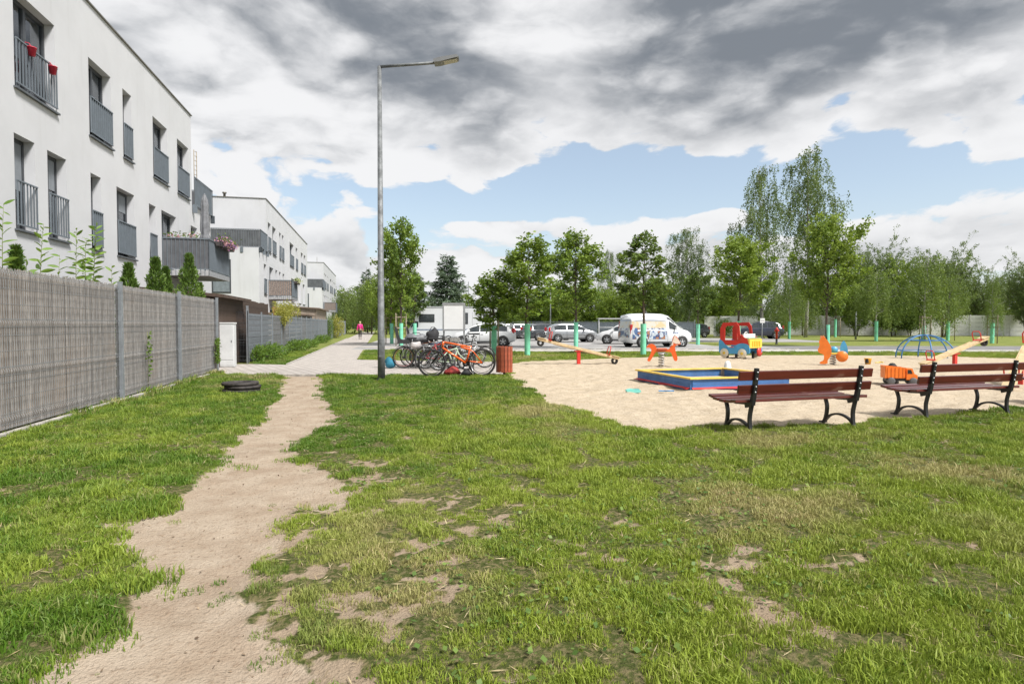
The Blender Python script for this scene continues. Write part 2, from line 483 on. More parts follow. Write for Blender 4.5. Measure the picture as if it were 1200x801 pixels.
nt.links.new(c.s, b.inputs['Base Color']); b.inputs['Roughness'].default_value = 0.95; b.inputs['Specular IOR Level'].default_value = 0.15
bn = nt.nodes.new('ShaderNodeBump'); bn.inputs['Strength'].default_value = 0.9; bn.inputs['Distance'].default_value = 0.035
vo = nt.nodes.new('ShaderNodeTexVoronoi'); vo.inputs['Scale'].default_value = 60; E.put(vo.inputs['Vector'], pos)
nt.links.new((nfine * 0.7 + ngr * 0.25 + E(vo.outputs[0]) * 0.2).s, bn.inputs['Height']); nt.links.new(bn.outputs[0], b.inputs['Normal'])
def sub(name, sel, label, cat):
    ff = F[sel]; used, inv = np.unique(ff, return_inverse=True)
    me = npmesh(name, V[used], inv.reshape(-1, 4), gm, {'dirt': ('POINT', dirt.ravel()[used]), 'bare': ('POINT', bare.ravel()[used]), 'sand': ('POINT', sand.ravel()[used])}, smooth=True)
    return tag(link(name, me), label, cat, kind='structure')
sub('lawn', ~isdirt & ~issand, 'patchy green lawn spreading over the whole foreground', 'lawn')
sub('dirt_path', isdirt, 'trodden sandy dirt path running up the lawn to the paving', 'path')
sub('sand', issand, 'pale sand of the playground around the sandpit and seesaws', 'sand')

# ---------------- paved and asphalt sheets
def pavemat(name, c1, c2, cm, bw, bh, rot, mortar=0.012):
    m = bpy.data.materials.new(name); m.use_nodes = True
    nt = E.nt = m.node_tree; b = nt.nodes['Principled BSDF']
    g = nt.nodes.new('ShaderNodeNewGeometry')
    mp = nt.nodes.new('ShaderNodeMapping'); mp.inputs['Rotation'].default_value = (0, 0, rot)
    nt.links.new(g.outputs['Position'], mp.inputs['Vector'])
    br = nt.nodes.new('ShaderNodeTexBrick'); nt.links.new(mp.outputs[0], br.inputs['Vector'])
    br.inputs['Color1'].default_value = (*c1, 1); br.inputs['Color2'].default_value = (*c2, 1); br.inputs['Mortar'].default_value = (*cm, 1)
    br.inputs['Scale'].default_value = 1.0; br.inputs['Brick Width'].default_value = bw; br.inputs['Row Height'].default_value = bh
    br.inputs['Mortar Size'].default_value = mortar; br.inputs['Mortar Smooth'].default_value = 0.3
    n = noise(E(g.outputs['Position']), 1.3, 5, 0.6)
    n2 = noise(E(g.outputs['Position']), 14, 5, 0.6)
    cc = mixc(smooth(n, 0.35, 0.75) * 0.35, E(br.outputs[0]), tuple(v * 0.62 for v in c1))
    cc = mixc(smooth(n2, 0.5, 0.75) * 0.3, cc, tuple(v * 0.7 for v in c1))
    nt.links.new(cc.s, b.inputs['Base Color']); b.inputs['Roughness'].default_value = 0.85
    bp = nt.nodes.new('ShaderNodeBump'); bp.inputs['Strength'].default_value = 0.5; bp.inputs['Distance'].default_value = 0.006; bp.invert = True
    nt.links.new(br.outputs['Fac'], bp.inputs['Height']); nt.links.new(bp.outputs[0], b.inputs['Normal'])
    return m
pv = pavemat('concrete_pavers', (0.56, 0.515, 0.475), (0.46, 0.42, 0.39), (0.20, 0.17, 0.14), 0.4, 0.2, FROT, 0.03)
def sheet(name, poly, z, mat, label, cat, thick=0.06):
    mb = MB(); mb.prism([(p[0], p[1]) for p in poly], z - thick, z, 'z')
    return tag(mb.build(name, mat), label, cat, kind='structure')
sheet('pavement', cross_poly, 0.010, pv, 'paved strip of small grey blocks under the bicycles', 'pavement')
sheet('footpath', walk_poly, 0.006, pv, 'long block-paved footpath beside the garden fences', 'path')
asph = M('asphalt', (0.22, 0.215, 0.215), 0.9, var=0.16, scale=0.8, bump=0.5, bscale=60)
asph2 = M('light_asphalt', (0.36, 0.35, 0.34), 0.9, var=0.14, scale=0.5, bump=0.4, bscale=60)
conc = M('pale_concrete', (0.50, 0.475, 0.44), 0.85, var=0.12, scale=1.2, bump=0.3, bscale=40)
sheet('car_park', [(-9, 33.2), (16, 33.2), (16, 38.8), (13.2, 38.8), (13.0, 47.5), (26.5, 47.5), (26, 61), (-13, 61)], 0.008, asph2, 'grey asphalt of the car park behind the playground', 'car park')
sheet('road', [(16.02, 33.2), (120, 30.5), (120, 37), (16.02, 38.8)], 0.008, asph, 'asphalt road passing behind the playground on the right', 'road')
sheet('sidewalk', [(-3.5, 31.2), (10, 30.9), (60, 28.6), (120, 27.0), (120, 28.9), (60, 30.9), (14, 33.0), (-3.5, 33.0)], 0.02, conc, 'pale concrete sidewalk between lawn and asphalt', 'sidewalk')
sheet('connecting_path', [(-9.3, 36.0), (-6.5, 35.0), (-6.5, 36.6), (-9.3, 37.6)], 0.016, pv, 'short paved link from footpath to car park', 'path')
# kerb edging along the left side of the footpath and edging of the paved strip
kerbm = M('kerb_concrete', (0.46, 0.43, 0.39), 0.9, var=0.2, scale=5, bump=0.4)
def kerb_line(label, p0, p1, w, h, z0=-0.1, step=1.0, cat='kerb'):
    p0 = Vector((p0[0], p0[1], 0)); p1 = Vector((p1[0], p1[1], 0)); d = p1 - p0; L = d.length
    t = thing('kerb', label, cat, p0, math.atan2(d.y, d.x)); t['kind'] = 'structure'
    n = max(1, int(L / step)); s = L / n
    me = MB().cbox((s / 2, 0, (z0 + h) / 2), (s - 0.012, w, h - z0), bev=0.008).mesh('kerbstone'); me.materials.append(kerbm)
    for i in range(n): link('kerbstone', me, t, (i * s, random.uniform(-.004, .004), random.uniform(-.006, .006)))
    return t
kerb_line('concrete kerb along the fence side of the footpath', (pav_x0(20.9) - 0.05, 20.9), (pav_x0(60) - 0.05, 60), 0.08, 0.035)
kerb_line('straight concrete kerb where the lawn meets the paved strip', (G(252, 438.8).x, G(252, 438.8).y - 0.05), (G(592, 439).x, G(592, 439).y - 0.05), 0.07, 0.02)
kerb_line('low concrete kerb in front of the car park asphalt', (-3.5, 33.1), (15.9, 33.1), 0.12, 0.06)
# edging under the reed fence: separate worn kerbstones
fk0 = Vector((fence_x(5.6) + 0.10, 5.6, 0)); fk1 = Vector((fence_x(16.9) + 0.10, 16.9, 0))
kerb_line('weathered concrete edging at the foot of the reed fence', fk0, fk1, 0.09, 0.05)

# ---------------- grass as instanced tufts
rng = np.random.RandomState(5)
def blade_mesh(name, nb, hmin, hmax, spread, seed, wid=0.004):
    r = np.random.RandomState(seed); Vs = []; Fs = []
    for i in range(nb):
        a = r.rand() * 2 * PI; d = spread * math.sqrt(r.rand()); bx, by = d * math.cos(a), d * math.sin(a)
        h = hmin + (hmax - hmin) * r.rand(); la = r.rand() * 2 * PI; lean = h * (0.15 + 0.9 * r.rand() ** 1.3)
        fa = r.rand() * PI; wx, wy = math.cos(fa) * wid, math.sin(fa) * wid
        mx, my = bx + math.cos(la) * lean * 0.3, by + math.sin(la) * lean * 0.3
        tx, ty = bx + math.cos(la) * lean, by + math.sin(la) * lean
        o = len(Vs)
        Vs += [(bx - wx, by - wy, -0.005), (bx + wx, by + wy, -0.005), (mx + wx * .8, my + wy * .8, h * 0.6), (mx - wx * .8, my - wy * .8, h * 0.6), (tx, ty, h * (1.0 - 0.12 * lean / h))]
        Fs += [(o, o + 1, o + 2), (o, o + 2, o + 3), (o + 3, o + 2, o + 4)]
    return npmesh(name, Vs, Fs, MATS['grass_blades'])
gbm = bpy.data.materials.new('grass_blades'); MATS['grass_blades'] = gbm; gbm.use_nodes = True
nt = E.nt = gbm.node_tree; b = nt.nodes['Principled BSDF']
ia = nt.nodes.new('ShaderNodeAttribute'); ia.attribute_type = 'INSTANCER'; ia.attribute_name = 'tint'
ib = nt.nodes.new('ShaderNodeAttribute'); ib.attribute_type = 'INSTANCER'; ib.attribute_name = 'dry'
cg = mixc(E(ia.outputs['Fac']), (0.092, 0.185, 0.016), (0.285, 0.36, 0.046))
cg = mixc(E(ib.outputs['Fac']), cg, (0.46, 0.39, 0.19))
nt.links.new(cg.s, b.inputs['Base Color']); b.inputs['Roughness'].default_value = 0.55; b.inputs['Specular IOR Level'].default_value = 0.3
trn = nt.nodes.new('ShaderNodeBsdfTranslucent'); nt.links.new(cg.s, trn.inputs[0])
mx = nt.nodes.new('ShaderNodeMixShader'); mx.inputs[0].default_value = 0.22
nt.links.new(b.outputs[0], mx.inputs[1]); nt.links.new(trn.outputs[0], mx.inputs[2]); nt.links.new(mx.outputs[0], nt.nodes['Material Output'].inputs[0])
tcol = bpy.data.collections.new('grass_tufts')
for i in range(6):
    o = bpy.data.objects.new('grass_tuft', blade_mesh('grass_tuft', 54, 0.007, 0.018 + 0.005 * i, 0.060 - 0.003 * i, 40 + i, 0.0019))
    tcol.objects.link(o)
def ground_z(x, y):
    ix = np.clip(np.searchsorted(xs, x) - 1, 0, nx - 2); iy = np.clip(np.searchsorted(ys, y) - 1, 0, ny - 2)
    fx = (x - xs[ix]) / (xs[ix + 1] - xs[ix]); fy = (y - ys[iy]) / (ys[iy + 1] - ys[iy])
    return (GZ[iy, ix] * (1 - fx) + GZ[iy, ix + 1] * fx) * (1 - fy) + (GZ[iy + 1, ix] * (1 - fx) + GZ[iy + 1, ix + 1] * fx) * fy
def scatter(y0, y1, dens, sc):
    wmax = 1.05 * y1 + 1.5; n = int((y1 - y0) * 2 * wmax * dens)
    X = rng.uniform(-wmax, wmax, n); Y = rng.uniform(y0, y1, n)
    k = np.abs(X) < 1.0 * Y + 1.2
    X, Y = X[k], Y[k]
    d, br, sa, th, dp, ds = masks(X, Y)
    pr = (1 - d) * (1 - 0.9 * br) * (1 - 0.42 * th) * (1 - sa)
    clump = fbm(X, Y, 5.5, 3, 81, .6)
    pr *= sstep(clump, 0.33, 0.50) * .82 + .18
    pr *= (X > fence_x(Y) + 0.12) | (Y > 17.2)
    # keep off hard surfaces
    hard = np.zeros(X.shape, bool)
    hard |= poly_sd([(p[0], p[1]) for p in cross_poly], X, Y) > -0.05
    hard |= (poly_sd(walk_poly, X, Y) > -0.12)
    hard |= (Y > 30.7) & (X > -3.6) & (Y < 39)
    hard |= (Y > 33) & (X > -9)
    hard |= (Y > 17.2) & (X < fence_x(Y) + 0.05)
    pr = np.where(hard, 0, pr)
    # stray tufts on the path edges
    pr = np.maximum(pr, 0.02 * sstep(dp, 0.35, 0.0) * (1 - sa) * (~hard) * (X > fence_x(Y) + 0.1))
    k = rng.rand(len(X)) < pr
    X, Y = X[k], Y[k]; d, br, th = d[k], br[k], th[k]
    S = sc * (0.55 + 0.8 * rng.rand(len(X)) ** 1.5) * (1.0 - 0.3 * th) * (0.30 + 1.5 * sstep(fbm(X, Y, 5.5, 3, 81, .6), .30, .72))
    green = fbm(X, Y, 0.35, 3, 61) * 0.5 + fbm(X, Y, 2.5, 3, 63) * 0.5
    tint = np.clip(0.5 + (green - 0.48) * 3.2 + rng.randn(len(X)) * 0.22 + 0.24 * sstep(X, -2.5, 1.5) - 0.28 * sstep(X, -1.2, -2.5), 0, 1)
    dryf = sstep(fbm(X, Y, 0.8, 4, 71) + 0.18 * th + 0.10 * sstep(Y, 3.2, 5.5) * sstep(X, -1, 1), 0.64, 0.92)
    dry = np.clip(dryf * 0.75 + (rng.rand(len(X)) < 0.06) * 0.5 + rng.randn(len(X)) * 0.08, 0, 1)
    return X, Y, S, tint, dry
sets = [scatter(1.2, 5.2, 1250, 1.05), scatter(5.2, 9, 780, 1.1), scatter(9, 13, 450, 1.2), scatter(13, 19, 230, 1.35), scatter(19, 33, 60, 1.6)]
X, Y, S, tint, dry = [np.concatenate(a) for a in zip(*sets)]
# coarse weed fringe along the fence foot and around benches / sand edge
nW = 900
fy = rng.uniform(5.6, 17.0, nW); fx = fence_x(fy) + rng.uniform(0.03, 0.22, nW)
X = np.concatenate([X, fx]); Y = np.concatenate([Y, fy]); S = np.concatenate([S, (0.8 + 4.5 * rng.rand(nW) ** 3) * (fbm(fx, fy, 1.2, 2, 5) > 0.47)]); tint = np.concatenate([tint, rng.rand(nW) * 0.5]); dry = np.concatenate([dry, rng.rand(nW) ** 2 * 0.9])
Z = ground_z(X, Y)
pm = bpy.data.meshes.new('grass'); pm.vertices.add(len(X)); pm.vertices.foreach_set('co', np.stack([X, Y, Z], -1).astype(np.float32).ravel())
for an, arr in (('tscale', S), ('tint', tint), ('dry', dry), ('rotz', rng.rand(len(X)) * 2 * PI)):
    at = pm.attributes.new(an, 'FLOAT', 'POINT'); at.data.foreach_set('value', arr.astype(np.float32))
print('tufts', len(X))
grass = tag(link('grass', pm), 'short uneven green grass of the lawn with dry blades', 'grass', kind='stuff')
def inst_modifier(obj, collection, mat, flatten=False):
    ng = bpy.data.node_groups.new('scatter_tufts', 'GeometryNodeTree')
    ng.interface.new_socket('Geometry', in_out='INPUT', socket_type='NodeSocketGeometry'); ng.interface.new_socket('Geometry', in_out='OUTPUT', socket_type='NodeSocketGeometry')
    N = ng.nodes; L = ng.links
    gi = N.new('NodeGroupInput'); go = N.new('NodeGroupOutput')
    ip = N.new('GeometryNodeInstanceOnPoints'); ci = N.new('GeometryNodeCollectionInfo'); ci.inputs[0].default_value = collection
    ci.inputs['Separate Children'].default_value = True; ci.inputs['Reset Children'].default_value = True
    ip.inputs['Pick Instance'].default_value = True
    ri = N.new('FunctionNodeRandomValue'); ri.data_type = 'INT'; ri.inputs[4].default_value = 0; ri.inputs[5].default_value = 100
    def na(n):
        a = N.new('GeometryNodeInputNamedAttribute'); a.data_type = 'FLOAT'; a.inputs[0].default_value = n; return a
    s = na('tscale'); r = na('rotz'); cx = N.new('ShaderNodeCombineXYZ')
    L.new(r.outputs[0], cx.inputs[2]); m2p = N.new('GeometryNodeMeshToPoints')
    L.new(gi.outputs[0], m2p.inputs[0]); L.new(m2p.outputs[0], ip.inputs['Points']); L.new(ci.outputs[0], ip.inputs['Instance'])
    L.new(ri.outputs[2], ip.inputs['Instance Index']); L.new(cx.outputs[0], ip.inputs['Rotation']); L.new(s.outputs[0], ip.inputs['Scale'])
    L.new(ip.outputs[0], go.inputs[0])
    md = obj.modifiers.new('tufts', 'NODES'); md.node_group = ng
inst_modifier(grass, tcol, gbm)

# small litter: soil crumbs and straw on the path and sand, clover and dead leaves in the lawn
def chips(name, label, n, y0, y1, cond, size, mat, lift, cat, flat=.35, seed=9, asp=.6):
    r = np.random.RandomState(seed); t = r.rand(n) ** .6; Y = y0 + (y1 - y0) * t; X = r.uniform(-1, 1, n) * (1.0 * Y + 1.0)
    d, br, sa, th, dp, ds = masks(X, Y); k = r.rand(n) < cond(X, Y, d, br, sa); k &= (X > fence_x(Y) + .15) & (poly_sd([(p[0], p[1]) for p in cross_poly], X, Y) < -.05)
    X, Y = X[k], Y[k]; n = len(X); Z = ground_z(X, Y) + lift * (.6 + .8 * r.rand(n))
    a = r.rand(n) * 2 * PI; D = np.stack([np.cos(a), np.sin(a), r.randn(n) * flat], 1); D /= np.linalg.norm(D, axis=1, keepdims=True)
    w = np.cross(D, np.array([0, 0, 1.0]) + r.randn(n, 3) * flat); w /= np.linalg.norm(w, axis=1, keepdims=True)
    L = (size * (.5 + r.rand(n) ** 2 * 1.6))[:, None]; P_ = np.stack([X, Y, Z], 1)
    V_ = np.stack([P_ - D * L / 2, P_ + w * L * asp / 2, P_ + D * L / 2, P_ - w * L * asp / 2], 1).reshape(-1, 3)
    me = npmesh(name, V_, np.arange(n * 4).reshape(n, 4), mat, {'var': ('FACE', r.rand(n))})
    return tag(link(name, me), label, cat, kind='stuff')
chips('soil_debris', 'small brown soil crumbs and straw bits on the dirt path and sand', 26000, 1.6, 16, lambda X, Y, d, br, sa: np.maximum(np.maximum(d, br) * .9, sa * .25), .013, leafmat('crumb', (0.10, 0.065, 0.04), (0.36, 0.27, 0.18), 0.0, .9), .006, 'debris')
chips('clover', 'low broad leaved weeds and clover mixed into the lawn', 60000, 1.6, 13, lambda X, Y, d, br, sa: (1 - d) * (1 - sa) * (fbm(X, Y, 1.4, 3, 91) > .55), .020, leafmat('clover_leaf', (0.06, 0.13, 0.022), (0.22, 0.32, 0.07), .3), .024, 'clover', seed=10, asp=.8)
chips('dry_litter', 'dry straw coloured blades lying in the lawn', 50000, 1.6, 14, lambda X, Y, d, br, sa: (1 - d) * (1 - sa) * .8, .045, leafmat('straw', (0.30, 0.22, 0.11), (0.55, 0.46, 0.28), 0.1, .8), .014, 'litter', seed=11, asp=.07)

# ================================================================== BUILDINGS
C1 = Vector((-12.94, 24.3, 0))          # far upper corner of the nearest building's facade
def fac(px, py):
    """photo point on the facade plane -> (distance along from C1, height)"""
    d = ray(px, py); o = Vector((0, 0, EYE)); t = (C1 - o).dot(FN) / d.dot(FN)
    p = o + d * t; return ((p - C1).dot(FA), p.z)
plaster = M('white_plaster', (0.585, 0.59, 0.61), 0.9, var=0.03, scale=0.7, bump=0.25, bscale=160, spec=0.2)
# rain streaks and faint grime in the plaster
nt = E.nt = plaster.node_tree; b = nt.nodes['Principled BSDF']; tcn = nt.nodes.new('ShaderNodeTexCoord'); lk = b.inputs['Base Color'].links[0]
o_ = E(tcn.outputs['Object']); stn = noise(vscale(o_, (5.0, 5.0, 0.35)), 1.0, 5, 0.6); bigs = noise(o_, 0.35, 4, .55); zz = sep(o_)[2]
cc = mixc(smooth(stn, .52, .75) * smooth(bigs, .40, .65) * 0.30, E(lk.from_socket), (0.40, 0.395, 0.38))
cc = mixc(smooth(zz + (bigs - .5) * 1.5, 1.2, 0.1) * .25, cc, (0.38, 0.36, 0.33))
nt.links.new(cc.s, b.inputs['Base Color'])
flash = M('roof_flashing', (0.20, 0.19, 0.165), 0.5, metal=0.3, var=0.1)
frame_m = M('anthracite_frame', (0.055, 0.06, 0.068), 0.4, var=0.1)
rail_m = M('grey_blue_railing', (0.16, 0.185, 0.21), 0.45, metal=0.1, var=0.06)
screen_m = M('grey_blue_screen', (0.145, 0.17, 0.195), 0.6, var=0.05, scale=3)
dscreen_m = M('dark_grey_screen', (0.115, 0.12, 0.13), 0.7, var=0.15, scale=3)
sill_m = M('dark_sill', (0.10, 0.11, 0.12), 0.5, var=0.1)
slab_m = M('balcony_concrete', (0.38, 0.38, 0.385), 0.8, var=0.1)
curt_m = M('white_curtain', (0.72, 0.71, 0.68), 0.9, var=0.05, scale=2)
blind_m = M('grey_blind', (0.22, 0.24, 0.265), 0.7, var=0.08, scale=4)
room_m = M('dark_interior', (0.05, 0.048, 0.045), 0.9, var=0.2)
glass_m = glassmat()

def wall_with_holes(mb, x0, x1, z0, z1, holes, depth=0.32):
    X = sorted({x0, x1} | {v for h in holes for v in (h[0], h[1]) if x0 < v < x1})
    Z = sorted({z0, z1} | {v for h in holes for v in (h[2], h[3]) if z0 < v < z1})
    for i in range(len(X) - 1):
        for j in range(len(Z) - 1):
            cx, cz = (X[i] + X[i + 1]) / 2, (Z[j] + Z[j + 1]) / 2
            if any(h[0] < cx < h[1] and h[2] < cz < h[3] for h in holes): continue
            mb.add([(X[i], 0, Z[j]), (X[i + 1], 0, Z[j]), (X[i + 1], 0, Z[j + 1]), (X[i], 0, Z[j + 1])], [(0, 1, 2, 3)])
    for h in holes:
        a, b_, c, d = h
        mb.add([(a, 0, c), (a, depth, c), (a, depth, d), (a, 0, d)], [(0, 1, 2, 3)])
        mb.add([(b_, 0, c), (b_, depth, c), (b_, depth, d), (b_, 0, d)], [(3, 2, 1, 0)])
        mb.add([(a, 0, c), (b_, 0, c), (b_, depth, c), (a, depth, c)], [(0, 1, 2, 3)])
        mb.add([(a, 0, d), (b_, 0, d), (b_, depth, d), (a, depth, d)], [(3, 2, 1, 0)])

def window(root, h, style, y=0.0, depth=0.24, detail=True):
    """h = (x0,x1,z0,z1); style: dict(rail='bars'/'screen'/None, sashes, curtain)"""
    a, b_, c, d = h; w = b_ - a
    fw = 0.065 if detail else 0.08
    fr = MB()
    y0, y1 = y + depth - 0.03, y + depth + 0.05
    fr.box(a, a + fw, y0, y1, c, d); fr.box(b_ - fw, b_, y0, y1, c, d)
    fr.box(a + fw, b_ - fw, y0, y1, c, c + fw * 1.2); fr.box(a + fw, b_ - fw, y0, y1, d - fw * 1.3, d)
    n = style.get('sashes', 1)
    for i in range(1, n):
        x = a + w * i / n; fr.box(x - 0.05, x + 0.05, y0 - 0.004, y1 - 0.004, c + fw * 1.2, d - fw * 1.3)
    wf = part('window', fr, frame_m, root)
    gl = MB(); gl.box(a + fw, b_ - fw, y + depth + 0.008, y + depth + 0.02, c + fw, d - fw)
    part('pane', gl, glass_m, wf)
    if style.get('curtain') and detail:
        cu = MB(); k = 40; xa, xb = {'full': (a, b_), 'left': (a, a + w * .45), 'right': (b_ - w * .45, b_)}[style['curtain']]
        vs = [(xa + (xb - xa) * i / k, y + depth + 0.16 + 0.025 * math.sin(i * 1.9) + 0.01 * math.sin(i * 5.1), zz) for i in range(k + 1) for zz in (c, d)]
        cu.add(vs, [(2 * i, 2 * i + 2, 2 * i + 3, 2 * i + 1) for i in range(k)], True)
        part('curtain', cu, curt_m, wf)
    if style.get('blind') and detail:
        bl = MB(); bl.box(a + fw, b_ - fw, y + depth - 0.012, y + depth - 0.002, d - (d - c) * style['blind'], d - fw)
        part('blind', bl, blind_m, wf)
    if style.get('sill', True):
        part('sill', MB().cbox(((a + b_) / 2, y - 0.035 + 0.14, c - 0.022), (w + 0.10, 0.35, 0.04)) , sill_m, root)
    r = style.get('rail')
    if r:
        t = c + 1.02; rl = MB(); yy = y - 0.035
        rl.box(a + 0.005, b_ - 0.005, yy - 0.02, yy + 0.02, t - 0.03, t)
        rl.box(a + 0.005, b_ - 0.005, yy - 0.015, yy + 0.015, c + 0.08, c + 0.11)
        nb = max(3, int(w / 0.115))
        for i in range(nb + 1):
            x = a + 0.02 + (w - 0.04) * i / nb; rl.box(x - 0.009, x + 0.009, yy - 0.012, yy + 0.012, c + 0.11, t - 0.03)
        part('railing', rl, rail_m, root)
        if r == 'screen':
            part('railing_screen', MB().box(a + 0.02, b_ - 0.02, yy + 0.014, yy + 0.022, c + 0.11, t - 0.035), screen_m, root)

def balcony(root, x0, x1, zf, proj, screen_near, screen_long, flip=False, hrail=1.12):
    t = thing('balcony', None, None); t.parent = root
    del_keys = [k for k in ('label', 'category') if k in t]
    part('balcony_slab', MB().box(x0, x1, -proj, -0.002, zf - 0.18, zf), slab_m, t)
    rl = MB(); zt = zf + hrail
    for (ax, bx, ay, by) in ((x0, x0, -proj, -0.03), (x0, x1, -proj, -proj), (x1, x1, -proj, -0.03)):
        L = math.hypot(bx - ax, by - ay); n = max(2, int(L / 0.13)); d = ((bx - ax) / L, (by - ay) / L)
        for i in range(n + 1):
            px_, py_ = ax + d[0] * L * i / n, ay + d[1] * L * i / n
            rl.box(px_ - .009, px_ + .009, py_ - .009, py_ + .009, zf - 0.16, zt - 0.02)
        cx, cy = (ax + bx) / 2, (ay + by) / 2
        sx, sy = (abs(bx - ax) + 0.05, abs(by - ay) + 0.04)
        rl.cbox((cx, cy, zt), (sx if abs(d[0]) > .5 else .04, sy if abs(d[1]) > .5 else .04, 0.04))
        rl.cbox((cx, cy, zf + 0.05), (sx if abs(d[0]) > .5 else .03, sy if abs(d[1]) > .5 else .03, 0.03))
    part('railing', rl, rail_m, t)
    part('railing_screen', MB().box(x0 + 0.012, x0 + 0.02, -proj + 0.02, -0.04, zf + 0.07, zt - 0.03), screen_near, t, 'screen on the near end')
    part('railing_screen', MB().box(x0 + 0.02, x1 - 0.02, -proj + 0.012, -proj + 0.02, zf + 0.07, zt - 0.03), screen_long, t, 'screen on the long side')
    return t

def make_building(name_label, x_near, x_top_end, x_low_end, x_low_near, holes_top, holes_low, ztop=9.8, ztl=6.62, depth=11.0, detail=True, origin=None):
    """local x along the row away from the camera, y into the building. Top storey spans x_near..x_top_end; two lower storeys x_low_near..x_low_end."""
    root = thing('apartment_building', name_label, 'building', origin or C1, FROT, 'white three storey apartment buildings in a row')
    top = MB()
    ht = [h for h in holes_top]; hl = [h for h in holes_low]
    wall_with_holes(top, x_near, x_top_end, ztl, ztop, ht)
    for x in (x_near, x_top_end): top.add([(x, 0, ztl), (x, depth, ztl), (x, depth, ztop), (x, 0, ztop)], [(0, 1, 2, 3)])
    top.add([(x_near, depth, ztl), (x_top_end, depth, ztl), (x_top_end, depth, ztop), (x_near, depth, ztop)], [(0, 1, 2, 3)])
    low = top
    wall_with_holes(low, x_low_near, x_low_end, -0.05, ztl, hl)
    for x in (x_low_near, x_low_end): low.add([(x, 0, -0.05), (x, depth, -0.05), (x, depth, ztl), (x, 0, ztl)], [(0, 1, 2, 3)])
    low.add([(x_low_near, depth, -0.05), (x_low_end, depth, -0.05), (x_low_end, depth, ztl), (x_low_near, depth, ztl)], [(0, 1, 2, 3)])
    part('wall', top, plaster, root)
    part('terrace_floor', MB().box(x_low_near + .01, x_low_end - .01, 0.01, depth - .01, ztl - 0.12, ztl - 0.02), slab_m, root)
    part('roof', MB().box(x_near + .3, x_top_end - .3, 0.3, depth - .3, ztop - 0.3, ztop - 0.2), flash, root)
    fl = MB(); o = 0.05
    fl.box(x_near - o, x_top_end + o, -o, 0.30, ztop, ztop + 0.035); fl.box(x_near - o, x_top_end + o, depth - .3, depth + o, ztop, ztop + 0.035)
    fl.box(x_near - o, x_near + 0.3, 0.30, depth - .3, ztop, ztop + 0.035); fl.box(x_top_end - 0.3, x_top_end + o, 0.30, depth - .3, ztop, ztop + 0.035)
    part('roof_edge', fl, flash, root)
    # dark rooms behind the windows
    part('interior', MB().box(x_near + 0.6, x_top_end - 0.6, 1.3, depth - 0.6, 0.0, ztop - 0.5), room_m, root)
    return root
def terrace_rail(root, xa, xb, depth, zf=6.62, side=1):
    """railing round a roof terrace between xa and xb; side=+1 terrace at the far end, -1 at the near end"""
    t = bpy.data.objects.new('terrace_railing', None); COL.objects.link(t); t.parent = root
    rl = MB(); zt = zf + 1.15; out = -0.10
    xe = xb if side > 0 else xa
    segs = [((xa, out), (xb, out)), ((xe, out), (xe, depth - 0.3))]
    for (a, b2) in segs:
        L = math.hypot(b2[0] - a[0], b2[1] - a[1]); n = int(L / 0.14); d = ((b2[0] - a[0]) / L, (b2[1] - a[1]) / L)
        for i in range(n + 1):
            x, y = a[0] + d[0] * L * i / n, a[1] + d[1] * L * i / n
            rl.box(x - .01, x + .01, y - .01, y + .01, zf + 0.02, zt)
        for zz, th in ((zt, .04), (zf + 0.05, .03)):
            rl.cbox(((a[0] + b2[0]) / 2, (a[1] + b2[1]) / 2, zz), (abs(b2[0] - a[0]) + .04, abs(b2[1] - a[1]) + .04, th))
        k = max(2, int(L / 1.0))
        for i in range(k + 1):
            x, y = a[0] + d[0] * L * i / k, a[1] + d[1] * L * i / k
            rl.cbox((x, y, zf - 0.12), (0.09, 0.16, 0.34))
    part('railing', rl, rail_m, t)
    s = -1 if side < 0 else 1
    part('railing_screen', MB().box(xa + .02, xb - .02, out + 0.014, out + 0.022, zf + 0.08, zt - 0.04), screen_m, t)
    x = xe - s * 0.02
    part('railing_screen', MB().box(min(x, x - s * .008), max(x, x - s * .008), out + 0.03, depth - 0.4, zf + 0.08, zt - 0.04), dscreen_m, t)

# ---- nearest building: openings measured on the photo
def hole(x0, x1, zf, zt): return (fac(x0, 300)[0], fac(x1, 300)[0], zf, zt)
ZF2, ZH2, ZF1, ZH1 = 6.55, 8.72, 3.45, 5.62
up_px = [(22, 69.5, 'bars', 2, 'right', 0), (108, 133.5, 'screen', 2, 'full', 0), (147, 157, 'screen', 1, None, 0), (181.5, 198, 'screen', 2, 'full', 0), (209.5, 222.5, 'screen', 1, 'full', 0)]
lo_px = [(19.5, 43.5, 'bars', 1, None, .55), (58, 80, 'bars', 2, None, .4), (108, 120, 'screen', 1, None, 0), (138, 158.5, 'screen', 2, None, .3), (175.6, 183.5, 'screen', 1, 'full', 0), (190, 207, None, 2, 'full', 0), (224, 231.5, None, 1, None, 0)]
z_up = (fac(108, 160)[1], fac(108, 71)[1]); z_lo = (fac(138, 299)[1], fac(138, 219)[1])
print('window z', z_up, z_lo, 'roof', fac(226, 140), fac(95, 0))
ZF2, ZH2 = z_up; ZF1, ZH1 = z_lo
holesU = [hole(a, b_, ZF2, ZH2) for a, b_, *_ in up_px]
holesL = [hole(a, b_, ZF1, ZH1) for a, b_, *_ in lo_px]
holesL[-1] = (holesL[-1][0], holesL[-1][1], ZF1 + 0.9, ZH1)
holesG = [(h[0], h[1], 0.15, 2.45) for h in (holesL[0], holesL[1], holesL[3], holesL[5])]
ZLOW = ZF2 - 0.15
X1end = fac(247, 300)[0]
b1 = make_building('nearest white apartment building with flat roof, grey juliet railings and red pots on one railing', -18.5, 0.0, X1end, -18.5, holesU, holesL + holesG, ztop=fac(226, 139)[1], ztl=ZLOW)
